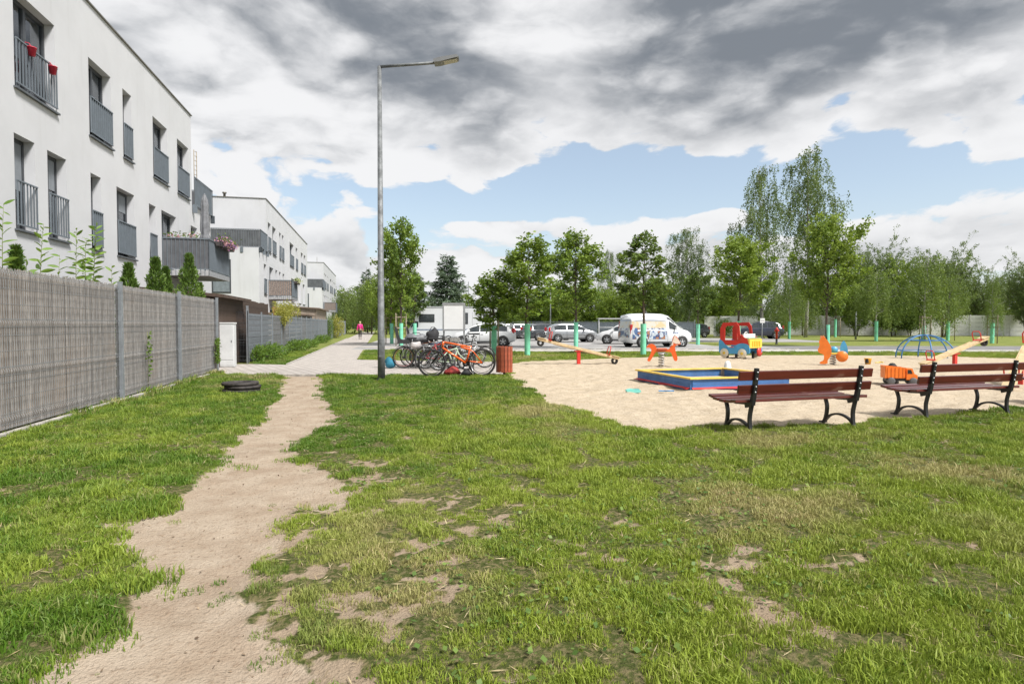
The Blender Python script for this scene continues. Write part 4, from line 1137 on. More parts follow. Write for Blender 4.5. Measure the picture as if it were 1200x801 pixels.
def tree(name, label, cat, var, px, Y, topy, rot=0.0, wide=1.0, guard=False, stakes=0, group=None, zbase=0.0, gtop=None, dX=0.0):
    """px: photo column of the trunk, Y: distance, topy: photo row of the tip -> height"""
    p = AT(px, 380, Y); Ht = AT(px, topy, Y).z
    tm, cm_ = TV[var]
    H0 = {'maple_a': 7.0, 'maple_b': 6.5, 'maple_c': 8.2, 'maple_d': 6.0, 'globe': 5.2, 'birch_a': 19, 'birch_b': 18, 'weep': 6.5, 'willow': 10, 'bush_a': 7.5, 'bush_b': 7.0, 'bush_c': 8.5, 'robinia': 10.5, 'spruce': 11.5, 'small_spruce': 8.5}[var]
    s = Ht / ZM[var]
    t = thing(name, label, cat, (p.x + dX, Y, -0.02), rot, group)
    a = link('trunk', tm, t); a.scale = (s * wide ** .5, s * wide ** .5, s)
    wide = wide * (1.18 if var.startswith('maple') else 1.1 if var.startswith('bush') else 1.0)
    c = link('crown', cm_, t); c.scale = (s * wide, s * wide, s); c['kind'] = 'stuff'
    if guard:
        g = link('trunk_guard', GM, t); gh = gtop or 1.55; g.scale = (1, 1, gh / 1.55)
    if stakes:
        for k in range(stakes):
            an = k * 2 * PI / stakes + .6; link('stake', stm, t, (.48 * math.cos(an), .48 * math.sin(an), 0))
        if stakes == 2:
            an = .6; link('crossbar', crm, t, (0, 0, 1.9), (0, 0, an)); link('crossbar', crm, t, (0, 0, 1.2), (0, 0, an))
        else:
            for k in range(stakes):
                an = (k + .5) * 2 * PI / stakes + .6; link('crossbar', crm, t, (.26 * math.cos(an), .26 * math.sin(an), 2.0), (0, 0, an + PI / 2)).scale = (.8, 1, 1)
    return t
GY_ = 'young trees with mint green trunk guards'
tree('young_maple', 'leafy young tree beside the footpath, right behind the lamp post', 'tree', 'maple_a', 470, 39, 257, 0.4, .78, True, 2, GY_, gtop=1.5)
tree('young_maple', 'young tree with drooping low crown behind the wooden litter bin', 'tree', 'maple_b', 579, 27.8, 322, 1.4, 1.5, True, 2, GY_, gtop=1.35)
tree('young_maple', 'young tree with its green guard standing left of the long seesaw', 'tree', 'maple_b', 618, 27.0, 277, 2.4, 1.35, True, 0, GY_, gtop=1.45)
tree('young_maple', 'young full crowned tree in front of the silver hatchback', 'tree', 'maple_a', 675, 35, 271, 3.6, 1.15, True, 0, GY_, gtop=1.55)
tree('young_maple', 'slim dark leaved young tree in front of the van with printed sides', 'tree', 'maple_d', 754, 27.6, 273, 0.3, 1.25, True, 0, GY_, gtop=1.45)
tree('young_maple', 'small dark globe crowned tree just right of the printed van', 'tree', 'globe', 818, 41, 316, 0.7, 1.0, True, 0, GY_, gtop=1.45)
tree('young_maple', 'young tree with broad light crown behind the red and blue play truck', 'tree', 'maple_c', 866, 48, 276, 1.9, 1.05, True, 0, GY_, gtop=1.7)
tree('young_maple', 'bright green young tree behind the orange rooster springer, in front of the tall birches', 'tree', 'maple_c', 970, 38, 252, 2.9, .84, True, 0, GY_, gtop=1.4)
tree('tall_birch', 'left of the two tall birches towering over the car park', 'tree', 'birch_b', 893, 62, 199, 0.5, .95, group='two tall birches')
tree('tall_birch', 'taller right hand birch, highest tree in the picture', 'tree', 'birch_a', 943, 65, 176, 1.2, 1.0, group='two tall birches')
tree('birch', 'birch with hanging twigs behind the two white vans', 'tree', 'birch_a', 806, 66, 268, 2.2, 1.25)
tree('weeping_birch', 'small weeping birch with two guards near the concrete wall', 'tree', 'weep', 1027, 50, 316, 0.2, 1.15, True, 0, gtop=1.7)
tree('weeping_birch', 'weeping birch behind the blue climbing dome', 'tree', 'weep', 1083, 50, 300, 1.1, 1.25, True, 3, gtop=1.3)
tree('young_birch', 'small staked tree with green guard right of the climbing dome', 'tree', 'weep', 1111, 52, 322, 2.1, 1.1, True, 2, gtop=1.7)
tree('young_birch', 'rightmost staked tree with green guard in front of the wall', 'tree', 'weep', 1163, 44.5, 322, 4.1, .55, True, 2, gtop=1.55)
tree('young_maple', 'small tree with guard close to the wall behind the bright green tree', 'tree', 'maple_d', 979, 66, 330, 2, 1.0, True, 2, gtop=2.0)
tree('young_birch', 'thin birch with guard in front of the tall birches', 'tree', 'weep', 925, 58, 318, 3, .9, True, 0, gtop=1.7)
tree('young_maple', 'second guarded sapling beside the footpath, left of the caravan', 'tree', 'maple_b', 459, 43, 300, 2.2, 1.0, True, 2, gtop=1.5)
tree('young_maple', 'guarded sapling nearest the white motorhome', 'tree', 'maple_d', 486, 41.5, 318, 4.2, 1.0, True, 0, gtop=1.5)
# conifers
tree('spruce_tree', 'dark blue green spruce standing behind the white motorhome', 'tree', 'spruce', 524, 88, 301, 0.3, 1.3)
tree('spruce_tree', 'narrow spruce tip above the trees at the end of the footpath', 'tree', 'small_spruce', 431, 98, 317, 1.3, 1.1)
tree('spruce_tree', 'narrow conifer tip right of the leafy tree by the lamp post', 'tree', 'small_spruce', 491, 96, 326, 2.3, 1.0)
tree('spruce_tree', 'small conifer tip left of the young trees by the car park', 'tree', 'small_spruce', 574, 96, 334, 3.3, 1.1)
tree('pine_tree', 'pointed conifer in the tree row behind the parked cars', 'tree', 'small_spruce', 741, 92, 322, .3, 1.2)
# tree belt behind the car park and along the wall: (px, Y, top row, kind, width, rotation, label)
belt = [
 (405, 96, 338, 'willow', 1.0, .1, 'pale green bush tree at the end of the garden fence'),
 (436, 90, 322, 'willow', 1.0, 1.1, 'light green drooping tree beyond the walking woman'),
 (421, 122, 336, 'bush_c', 1.2, 1.6, 'round tree far down the footpath'),
 (455, 84, 330, 'bush_a', .9, 2.1, 'bushy tree left of the motorhome'),
 (556, 100, 348, 'bush_a', 1.1, .5, 'low light green tree between spruce and car park trees'),
 (596, 86, 345, 'bush_c', 1.1, 1.4, 'green tree behind the white hatchbacks'),
 (598, 100, 294, 'birch_b', .9, 1.4, 'thin tall tree rising behind the leftmost car park tree'),
 (632, 90, 338, 'bush_b', 1.1, 2.4, 'dark tree behind the dark estate car'),
 (655, 84, 330, 'bush_a', 1.0, 3.4, 'mid green tree above the silver hatchback roof'),
 (693, 88, 334, 'bush_c', 1.1, .9, 'green tree between the silver hatchback and the van'),
 (710, 100, 294, 'birch_b', .8, 2.9, 'thin distant birch against the clouds left of the street lamp'),
 (722, 80, 332, 'bush_a', .95, 4.1, 'light green tree left above the printed van'),
 (757, 90, 330, 'bush_b', 1.1, 5.1, 'dark tree behind the van roof'),
 (782, 84, 318, 'bush_c', .9, 1.9, 'mid green tree behind the second white van'),
 (812, 92, 345, 'willow', .9, 4.7, 'pale drooping tree behind the small globe tree'),
 (838, 84, 330, 'bush_a', 1.0, 2.2, 'bright bushy tree above the white shed wall'),
 (852, 100, 330, 'bush_b', 1.1, 3.2, 'dark tree behind the play truck'),
 (880, 78, 345, 'willow', .9, 1.2, 'pale hanging foliage left below the tall birches'),
 (912, 72, 338, 'willow', .95, 2.2, 'curtain of hanging foliage between the tall birches'),
 (940, 74, 330, 'willow', .8, 3.6, 'hanging willow foliage in front of the concrete wall'),
 (958, 86, 325, 'bush_b', .9, .2, 'dark bush behind the bright green tree'),
 (1003, 74, 322, 'bush_a', .9, 1.7, 'light green bush tree left of the dark shrub'),
 (1026, 84, 280, 'robinia', .75, .6, 'airy tree with feathery top behind the small weeping birch'),
 (1047, 70, 330, 'bush_b', 1.15, 2.7, 'dark dense shrub in front of the concrete wall'),
 (1066, 73, 345, 'bush_b', 1.0, 4.0, 'lower dark shrub behind the climbing dome'),
 (1086, 78, 300, 'bush_a', .85, 5.0, 'green tree behind the blue climbing dome'),
 (1104, 66, 286, 'robinia', .85, 1.0, 'large feathery grey green tree above the concrete wall'),
 (1150, 82, 312, 'robinia', .9, 2.0, 'loose grey green tree behind the concrete wall'),
 (1128, 92, 330, 'willow', 1.1, 2.6, 'pale willow peeping over the concrete wall'),
 (1180, 84, 325, 'willow', 1.1, 3.0, 'pale willow over the right end of the wall'),
 (1205, 70, 297, 'robinia', .7, 4.0, 'dark leaning tree at the right edge of the picture'),
 (1235, 85, 320, 'willow', 1.0, 1.0, 'willow just beyond the right edge of the picture'),
 (985, 96, 318, 'bush_c', 1.2, 4.4, 'mid green tree far behind the wall'),
 (665, 120, 345, 'willow', 1.6, 0.4, 'wide pale tree far behind the car park fence'),
 (745, 125, 345, 'bush_c', 1.7, 3.4, 'wide green tree far behind the van'),
 (575, 125, 352, 'bush_b', 1.5, 2.4, 'dark tree line piece far behind the motorhome'),
 (500, 120, 352, 'bush_c', 1.5, 5.4, 'far green tree behind the motorhome roof'),
]
for (px, Y, ty, kind, w, ro, lab) in belt:
    tree('background_tree', lab, 'tree', kind, px, Y, ty, ro, w, group='trees beyond the car park')
# distant wooded line, uncountable
r = np.random.RandomState(77); LPs = []
for i in range(420):
    a = r.uniform(-.62, 1.2); D = r.uniform(150, 210); cx, cy = D * math.sin(a), D * math.cos(a); h = r.uniform(4.5, 7.5)
    LPs.append(np.stack([cx + r.randn(40) * 2.4, cy + r.randn(40) * 2, np.abs(r.rand(40)) * h * np.clip(1.1 - np.abs(r.randn(40)) * .25, 0, 1)], 1))
LPs = np.concatenate(LPs)
tag(link('distant_woods', leaf_kites(LPs, r.randn(len(LPs), 3), 1.1, 1.0, r, L_dark, 'distant_woods')), 'far green wooded line closing the horizon', 'woods', kind='stuff')

# thujas behind the reed fence
def thuja(label, px, topy, Y, wpx, seed):
    p = AT(px, 350, Y); H = AT(px, topy, Y).z; w = wpx / FPX * Y
    t = thing('thuja', label, 'shrub', (p.x, Y, 0), 0, 'thujas behind the reed fence')
    r = np.random.RandomState(seed); n = 3400
    z = r.rand(n) ** .75; rad = w / 2 * np.clip((1.03 - z) * H / 1.15, 0, 1.25) ** .85 * np.sqrt(r.rand(n)) * (1 + .2 * np.sin(z * 40)); an = r.rand(n) * 6.283
    P_ = np.stack([rad * np.cos(an), rad * np.sin(an), .25 + z * (H - .25)], 1)
    D_ = norm(np.stack([np.cos(an) * .5, np.sin(an) * .5, np.ones(n)], 1) + r.randn(n, 3) * .35)
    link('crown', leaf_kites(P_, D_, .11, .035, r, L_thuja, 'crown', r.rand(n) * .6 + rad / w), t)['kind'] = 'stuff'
    part('trunk', MB().tube([(0, 0, 0), (0, 0, H * .8)], [.04, .01], 6), bark, t)
def bYf(px): return 5.45 / ((600 - px) / FPX - 0.2215)         # about half a metre behind the fence line
thuja('leftmost small thuja behind the reed fence between leafy shoots', 20, 292, bYf(20), 19, 1)
thuja('stubby thuja directly left of the second fence post', 151, 311, bYf(151), 27, 2)
thuja('taller thuja left of the balcony, one of a close pair', 183, 304, bYf(183), 26, 3)
thuja('shorter thuja squeezed right beside its taller neighbour', 195, 315, bYf(195), 17, 4)
thuja('tallest thuja, standing under the balcony corner', 222, 299, bYf(222), 24, 5)
thuja('small yellowish thuja right of the tallest one', 234, 333, bYf(234), 16, 6)
# long leafy shoots above the fence, every leaf its own piece
lm = leafmat('shoot_leaf', (0.10, 0.20, 0.03), (0.26, 0.40, 0.07), .4)
leafmes = []
for q in range(4):
    r = np.random.RandomState(q); Lh = .155
    vs = []; fs_ = []
    for i in range(5):
        f = i / 4; w = .025 * math.sin(PI * min(.98, f * .92 + .06)) + .001; zc = -.035 * f * f - .01 * q * f
        vs += [(Lh * f, -w, zc + .006), (Lh * f, 0, zc), (Lh * f, w, zc + .006)]
    for i in range(4):
        a = i * 3; fs_ += [(a, a + 3, a + 4, a + 1), (a + 1, a + 4, a + 5, a + 2)]
    leafmes.append(npmesh('leaf', vs, fs_, lm, {'var': ('FACE', [.2 + .22 * q] * 8)}, smooth=True))
def shoot(label, px, topy, seed, n=20, lean=0.0, top2=None):
    Y = bYf(px) * 1.0; p = AT(px, 350, Y); H = AT(px, topy, Y).z
    t = thing('leafy_shoot', label, 'plant', (p.x, Y, 0), 0, 'leafy shoots above the reed fence')
    r = np.random.RandomState(seed)
    f = lambda q: Vector((lean * q * q + .03 * math.sin(q * 4 + seed), .02 * math.sin(q * 5), H * q))
    part('stem', MB().tube([f(q) for q in np.linspace(0, 1, 8)], [.012, .011, .01, .009, .008, .006, .004, .002], 6), M('plant_stem', (0.2, 0.22, 0.08), 0.8), t)
    for i in range(n):
        q = .62 + .38 * (i + .5) / n; o = f(q); az = i * 2.4 + r.uniform(-.4, .4)
        l = link('leaf', leafmes[r.randint(4)], t, o, (r.choice([-1, 1]) * r.uniform(.3, 1.35), -r.uniform(.1, .9), az)); s = r.uniform(.95, 1.5) * (1.15 - .5 * (q - .62) / .38); l.scale = (s, s, s)
shoot('tall leafy shoot cut off by the left edge of the picture', 1, 238, 1, 22, .12)
shoot('leafy shoot in front of the second lower window', 46, 262, 2, 26, .12)
shoot('thin side shoot bending right near the second lower window', 62, 298, 6, 16, .16)
shoot('thin leafy shoot left of the bushy one', 90, 268, 3, 24, .02)
shoot('bushy leafy shoot in front of the third lower window', 106, 264, 4, 40, .12)
shoot('second stem of the bushy leafy shoot', 101, 280, 8, 36, .05)
shoot('low sprig of leaves near the first fence post', 126, 312, 5, 14, .10)
shoot('short leafy shoot between the leftmost thuja and the next shoot', 33, 300, 7, 16, .03)
# garden plants over the far fence
def bush(label, loc, sz, n, mat, seed, name='bush', cat='bush', leaf=.09, zoff=0.0, group=None):
    t = thing(name, label, cat, loc, 0, group); r = np.random.RandomState(seed)
    q = norm(r.randn(n, 3)) * (r.rand(n, 1) ** .4); lump = 1 + .25 * np.sin(q[:, :1] * 7 + seed) * np.cos(q[:, 1:2] * 6)
    P_ = q * lump * np.array([sz[0] / 2, sz[1] / 2, sz[2] / 2]) + np.array([0, 0, sz[2] / 2 + zoff])
    link('foliage', leaf_kites(P_, norm(q + r.randn(n, 3) * .7), leaf, leaf * .55, r, mat, 'foliage'), t)['kind'] = 'stuff'
    st = MB()
    for k in range(4):
        a = k * 1.6; st.tube([(0, 0, 0), (math.cos(a) * sz[0] * .3, math.sin(a) * sz[1] * .3, zoff + sz[2] * .6)], .012, 5, cap=False)
    part('stem', st, bark, t)
    return t
wg = 'weeds along the far fence'
bush('large clump of weeds at the start of the grey privacy fence', fpt(23.9) + FN * .40, (.8, 3.4, .62), 1700, L_weed, 1, 'weed_clump', 'weeds', group=wg)
bush('yellowish weed tuft beside the thick corner fence post', fpt(22.0) + FN * .3, (.4, .6, .6), 500, L_weed, 2, 'weed_clump', 'weeds', group=wg)
bush('second clump of weeds further along the grey fence', fpt(31.5) + FN * .45, (.8, 3.8, .60), 1700, L_weed, 3, 'weed_clump', 'weeds', group=wg)
bush('third clump of weeds leaning on the far grey fence', fpt(36) + FN * .45, (.8, 4.2, .5), 1500, L_weed, 4, 'weed_clump', 'weeds', group=wg)
bush('fourth and farthest weed clump at the grey fence', fpt(45) + FN * .45, (.8, 4.2, .6), 1500, L_weed, 5, 'weed_clump', 'weeds', group=wg)
yl = leafmat('yellow_leaf', (0.20, 0.22, 0.04), (0.50, 0.46, 0.11), .4)
bush('yellow green climber spilling over the grey fence', fpt(29.3) - FN * .05, (.8, 1.4, .9), 1800, yl, 6, 'climber', 'climber', zoff=1.35)
bush('pale yellow shrub above the fence beside the wooden screen', fpt(34) - FN * .5, (1.2, 3.0, 1.0), 2000, yl, 7, zoff=1.7)
bush('yellow topped bush by the last fence post', fpt(62) + FN * .3, (1.4, 3.0, 2.2), 2500, yl, 8, leaf=.13)
bush('green creeper on the dark fence post far down the path', fpt(55) + FN * .2, (.7, 1.0, 2.3), 1600, L_weed, 9)
bush('small weed clump at the concrete wall behind the play truck', AT(915, 390, 74), (2.5, 1.5, 1.2), 1500, L_weed, 10, leaf=.16)
bush('round shrub at the foot of the car park lamp near the white shed', Vector((AT(848, 390, 68).x, 68, 0)), (2.2, 2, 2.0), 2200, L_dark, 11, leaf=.16)

r = np.random.RandomState(78); LPs = []
for i in range(150):
    a = r.uniform(-.30, .95); D = r.uniform(84, 104) / math.cos(a) if a > 0 else r.uniform(100, 112); cx, cy = D * math.sin(a), D * math.cos(a); h = r.uniform(1.4, 3.4)
    q = norm(r.randn(90, 3)) * (r.rand(90, 1) ** .4)
    LPs.append(q * np.array([2.4, 1.8, h / 2]) + np.array([cx, cy, h / 2]))
LPs = np.concatenate(LPs)
tag(link('undergrowth', leaf_kites(LPs, r.randn(len(LPs), 3), .45, .3, r, L_maple, 'undergrowth')), 'green undergrowth beneath the tree belt behind the car park', 'undergrowth', kind='stuff')

# ================================================================== PLAYGROUND AND STREET FURNITURE
def paint(name, c, rough=0.42, var=.06, **k): return M(name, c, rough, var=var, scale=4, **k)
red = paint('red_paint', (0.60, 0.035, 0.025)); blue = paint('blue_paint', (0.035, 0.145, 0.42)); yellow = paint('yellow_paint', (0.80, 0.56, 0.075))
orange = paint('orange_plastic', (0.85, 0.20, 0.02)); skyb = paint('light_blue_paint', (0.08, 0.36, 0.66)); white = paint('white_paint', (0.78, 0.78, 0.77))
blackm = M('black_iron', (0.022, 0.022, 0.024), 0.4, var=.15, scale=10); rubber = M('black_rubber', (0.028, 0.027, 0.026), 0.8, var=.2)
beam_m = M('pale_beam_wood', (0.62, 0.47, 0.27), 0.65, var=.14, scale=5); steel = M('bright_steel', (0.5, 0.51, 0.52), 0.35, metal=.8, var=.1)
green_l = paint('lime_paint', (0.35, 0.60, 0.10)); mint = paint('mint_plastic', (0.2, 0.62, 0.55))
maho = bpy.data.materials.new('mahogany_slat'); maho.use_nodes = True; MATS['mahogany_slat'] = maho
nt = E.nt = maho.node_tree; b = nt.nodes['Principled BSDF']; tcn = nt.nodes.new('ShaderNodeTexCoord'); oi = nt.nodes.new('ShaderNodeObjectInfo')
gr = noise(vscale(E(tcn.outputs['Object']), (2.5, 40, 40)), 1.0, 6, .65)
cc = mixc(smooth(gr, .3, .7), (0.115, 0.017, 0.013), (0.065, 0.010, 0.009)); cc = mixc(E(oi.outputs['Random']) * .3, cc, (0.18, 0.035, 0.022))
wn = noise(vscale(E(tcn.outputs['Object']), (3, 9, 9)), 1.0, 5, .6); cc = mixc(smooth(wn, .62, .72) * .3, cc, (0.36, 0.22, 0.17))
nt.links.new(cc.s, b.inputs['Base Color']); b.inputs['Roughness'].default_value = .30; b.inputs['Coat Weight'].default_value = .4; b.inputs['Coat Roughness'].default_value = .25

# ---------------- benches
def bar_path(mb, pts, w, th, x):
    """flat iron bar following pts (y,z) in the side plane at position x; w across x, th in plane"""
    n = len(pts); L = []; Rr_ = []
    for i in range(n):
        a = Vector(pts[max(0, i - 1)]); c = Vector(pts[min(n - 1, i + 1)]); t = (c - a).normalized(); nn = Vector((-t.y, t.x)); p = Vector(pts[i])
        tt = th[i] if hasattr(th, '__len__') else th
        L.append(p + nn * tt / 2); Rr_.append(p - nn * tt / 2)
    vs = []
    for i in range(n):
        for s in (-1, 1): vs += [(x + s * w / 2, L[i].x, L[i].y), (x + s * w / 2, Rr_[i].x, Rr_[i].y)]
    fs = []
    for i in range(n - 1):
        o = i * 4; q = o + 4
        fs += [(o, q, q + 1, o + 1), (o + 2, o + 3, q + 3, q + 2), (o, o + 2, q + 2, q), (o + 1, q + 1, q + 3, o + 3)]
    fs += [(0, 1, 3, 2), ((n - 1) * 4, (n - 1) * 4 + 2, (n - 1) * 4 + 3, (n - 1) * 4 + 1)]
    mb.add(vs, fs)
def arc(pts, k=5):
    # Catmull-Rom through 2-D points
    P_ = [Vector(p) for p in pts]; out = []
    for i in range(len(P_) - 1):
        p0 = P_[max(0, i - 1)]; p1 = P_[i]; p2 = P_[i + 1]; p3 = P_[min(len(P_) - 1, i + 2)]
        for j in range(k):
            t = j / k; out.append(tuple(0.5 * ((2 * p1) + (-p0 + p2) * t + (2 * p0 - 5 * p1 + 4 * p2 - p3) * t * t + (-p0 + 3 * p1 - 3 * p2 + p3) * t ** 3)))
    out.append(tuple(P_[-1])); return out
slat_me = {}
def slat(w, L=2.1, th=.036):
    k = round(w, 3)
    if k not in slat_me:
        me = MB().cbox((0, 0, 0), (L, w, th), bev=.006).mesh('slat'); me.materials.append(maho); slat_me[k] = me
    return slat_me[k]
BL = 1.65
def make_bench(label, loc, rot):
    t = thing('park_bench', label, 'bench', loc, rot, 'park benches facing the playground')
    for x in (-BL / 2, BL / 2):
        f = MB()
        bar_path(f, arc([(-.02, .0), (.03, .04), (.045, .2), (.02, .33), (.0, .40)]), .045, .035, x)           # rear leg, foot to seat
        bar_path(f, arc([(.56, .0), (.53, .03), (.50, .12), (.49, .24), (.52, .34), (.56, .41)]), .045, .034, x)   # front leg
        bar_path(f, arc([(.015, .03), (.12, .12), (.27, .155), (.42, .12), (.53, .02)]), .04, .028, x)     # arch between the feet
        bar_path(f, [(-.01, .405), (.12, .385), (.30, .372), (.46, .385), (.60, .418)], .04, .03, x)                # seat bearer
        bar_path(f, [(.0, .38), (-.03, .52), (-.055, .68), (-.08, .85)], .05, [.055, .05, .046, .04], x)               # upright
        bar_path(f, [(-.005, .40), (.13, .36)], .03, .07, x)
        for (y, z) in ((-.02, .0), (.56, .0)): f.cbox((x, y, .008), (.07, .09, .016))
        part('side_frame', f, blackm, t)
        bo = MB()
        for z in (.545, .615, .715, .80):
            y = -.03 - (z - .52) * .165 - .022; bo.lathe([(0, -.012), (.009, -.010), (.012, 0)], 8, 'y', (x, y, z))
        part('bolt', bo, steel, t)['kind'] = 'stuff'
    for (z, y, w) in ((.58, -.012, .115), (.755, -.042, .115)):
        link('back_slat', slat(w), t, (random.uniform(-.01, .01), y, z), (R(90 + 9.5), 0, 0))
    for (y, z, w, a) in ((.07, .425, .105, -3), (.20, .408, .105, -3), (.33, .402, .105, 0), (.46, .412, .105, 4), (.575, .436, .09, 10)):
        link('seat_slat', slat(w), t, (random.uniform(-.01, .01), y, z), (R(a), 0, 0))
    return t
ang = R(16.3)
def bench_at(fx, fy, label):
    c = Vector((fx, fy, 0)) + Vector((math.cos(ang), math.sin(ang), 0)) * BL / 2
    make_bench(label, c, ang)
b1p = G(881, 509); b2p = G(1088, 491)
bench_at(b1p.x, b1p.y, 'wooden bench with black iron legs in front of the blue sandpit')
bench_at(b2p.x, b2p.y, 'wooden bench with black iron legs beside the orange toy truck')
bench_at(9.5, 10.2, 'bench cut off by the right edge of the picture')

# ---------------- main street lamp
lp = G(447, 445.5)
lamp = thing('street_lamp', 'tall galvanised street lamp with one arm standing on the lawn edge', 'street lamp', lp, 0)
pg = M('lamp_galvanised', (0.19, 0.20, 0.205), 0.6, metal=.15, var=.22, scale=7, bump=.2, bscale=30)
HZ = AT(442, 78, lp.y).z
part('pole', MB().tube([(0, 0, 0), (0, 0, 1.3), (0, 0, 1.31), (0, 0, HZ)], [.092, .086, .082, .048], 16), pg, lamp)
part('arm', MB().tube([(-.02, 0, HZ - .01), (1.38, -.10, HZ + .045)], .036, 10), pg, lamp)
hd = MB(); rotm = Matrix.Translation((1.36, -.10, HZ + .05)) @ Matrix.Rotation(R(-11), 4, 'Y')
hd.prism([(0, -.05), (.10, -.06), (.16, -.10), (.62, -.13), (.64, -.06), (.60, .03), (.12, .045), (.0, .03)], .0, .05, 'y')
hd = MB(); hd.prism([(0, -.04), (.12, -.055), (.60, -.03), (.62, -.01), (.58, .035), (.12, .05), (.0, .03)], -.14, .14, 'y', rotm)
part('lamp_head', hd, M('lamp_head_grey', (0.22, 0.225, 0.23), .5, var=.08), lamp)
part('lamp_lens', MB().box(.24, .57, -.10, .10, -.060, -.050, rotm), M('lamp_glass', (0.55, 0.53, 0.45), .2, var=.05), lamp)
part('access_door', MB().cbox((0, -.086, .75), (.075, .01, .32), bev=.003), pg, lamp)
part('base_collar', MB().lathe([(.11, -.02), (.125, .015), (.10, .05), (.095, .05)], 16), rubber, lamp)

# distant lamps
def far_lamp(label, px, Y, topy, arm, cat='street lamp'):
    p = AT(px, 380, Y); H = AT(px, topy, Y).z
    t = thing('street_lamp', label, cat, (p.x, Y, 0), 0)
    part('pole', MB().tube([(0, 0, 0), (0, 0, H)], [.09, .05], 10), pg, t)
    if arm:
        part('arm', MB().tube([(0, 0, H - .02), (arm * .7, 0, H + .03)], .035, 8), pg, t)
        a = arm; part('lamp_head', MB().prism([(a * .65, H - .02), (a, H + .12), (a, H + .19), (a * .6, H + .08)] if a < 0 else [(a * .65, H - .02), (a * .6, H + .08), (a, H + .19), (a, H + .12)], -.14, .14, 'y'), MATS['lamp_head_grey'], t)
    return t
far_lamp('street lamp with arm to the left behind the dark leaved young tree', 757, 50, 301, -2.0)
far_lamp('pale lamp pole behind the parked cars, left of the silver hatchback', 645, 66, 338, 0)
far_lamp('plain pale post at the roadside by the concrete wall', 1003, 56, 365, 0, 'post')
far_lamp('pale pole rising behind the motorhome', 549, 74, 330, 0)

# ---------------- information board
ip = Vector((AT(532, 380, 19.6).x, 19.6, 0))
t = thing('notice_board', 'blank grey notice board on two posts behind the orange bicycle', 'notice board', ip, R(2))
alu = M('brushed_aluminium', (0.36, 0.365, 0.37), .4, metal=.4, var=.08)
for x in (-.33, .33): part('post', MB().cbox((x, 0, 1.0), (.055, .055, 2.0), bev=.004), alu, t)
fr = MB(); fr.cbox((0, -.03, 2.07), (.74, .08, .07)); fr.cbox((0, -.03, 1.22), (.74, .08, .06)); fr.cbox((-.345, -.03, 1.645), (.05, .08, .79)); fr.cbox((.345, -.03, 1.645), (.05, .08, .79)); part('board_frame', fr, alu, t)
part('back_panel', MB().cbox((0, -.035, 1.645), (.64, .04, .79)), M('pale_grey_panel', (0.74, 0.745, 0.745), .5, var=.04, scale=2), t)

# ---------------- litter bin
bp = G(591, 440)
t = thing('litter_bin', 'round reddish wooden slatted litter bin at the corner of the sand', 'litter bin', bp, 0)
bw = M('bin_wood', (0.36, 0.085, 0.04), .5, var=.18, scale=9)
sm_ = MB().cbox((0, 0, 0), (.082, .022, .70), bev=.006).mesh('slat'); sm_.materials.append(bw)
for i in range(14):
    a = i * 2 * PI / 14; link('slat', sm_, t, (.215 * math.cos(a), .215 * math.sin(a), .45), (0, 0, a + PI / 2))
part('liner', MB().lathe([(0, .12), (.185, .12), (.185, .77), (.17, .77), (.17, .16), (0, .16)], 20), blackm, t)
part('hoop', MB().lathe([(.204, .20), (.208, .20), (.208, .24), (.204, .24)], 20).lathe([(.204, .66), (.208, .66), (.208, .70), (.204, .70)], 20), blackm, t)
part('post', MB().tube([(0, 0, -.02), (0, 0, .2)], .04, 8), blackm, t)
part('handle', MB().tube([(.1, -.1, .77), (.14, -.14, .86), (.2, -.1, .87)], .01, 6), blackm, t)

# ---------------- stacked rubber rings on the lawn
rp = G(283, 459)
t = thing('rubber_rings', 'flat dark stack of worn rubber rings lying on the lawn', 'rubber rings', (rp.x, rp.y, ground_z(np.array([rp.x]), np.array([rp.y]))[0] + .005), 0)
for i, (r_, z_, dx) in enumerate(((.36, .0, 0), (.345, .075, .03), (.35, .145, -.02))):
    part('ring', MB().lathe([(r_ * .62, z_), (r_, z_), (r_ + .012, z_ + .032), (r_, z_ + .062), (r_ * .62, z_ + .068), (r_ * .6, z_ + .025), (r_ * .62, z_)], 26, 'z', (dx, 0, 0)), M('worn_rubber', (0.05, 0.042, 0.038), .75, var=.35, scale=9, bump=.5), t)

# ---------------- sandpit
A_, B_ = G(748, 444.7), G(810, 456.7)
e1 = (B_ - A_); Ls = e1.length; e1.normalize(); e2 = Vector((-e1.y, e1.x, 0)); rz = math.atan2(e1.y, e1.x)
pit = thing('sandpit', 'square blue sandpit with yellow rail and red plastic lining', 'sandpit', A_, rz)
bb = M('blue_board', (0.055, 0.16, 0.40), .55, var=.12, scale=3); yy = M('yellow_rail', (0.78, 0.55, 0.10), .5, var=.12, scale=3)
for (x0, x1, y0, y1) in ((0, Ls, -.02, .02), (0, Ls, Ls - .02, Ls + .02), (-.02, .02, .02, Ls - .02), (Ls - .02, Ls + .02, .02, Ls - .02)):
    lab = None
    part('side_board', MB().box(x0, x1, y0, y1, -.02, .108), bb, pit); part('side_board', MB().box(x0, x1, y0, y1, .113, .225), bb, pit)
for i, (c, d) in enumerate((((Ls / 2, 0, .245), (Ls + .14, .13, .035)), ((Ls / 2, Ls, .245), (Ls + .14, .13, .035)), ((0, Ls / 2, .243), (.13, Ls - .14, .035)), ((Ls, Ls / 2, .243), (.13, Ls - .14, .035)))):
    part('rail', MB().cbox(c, d, bev=.008), yy, pit)
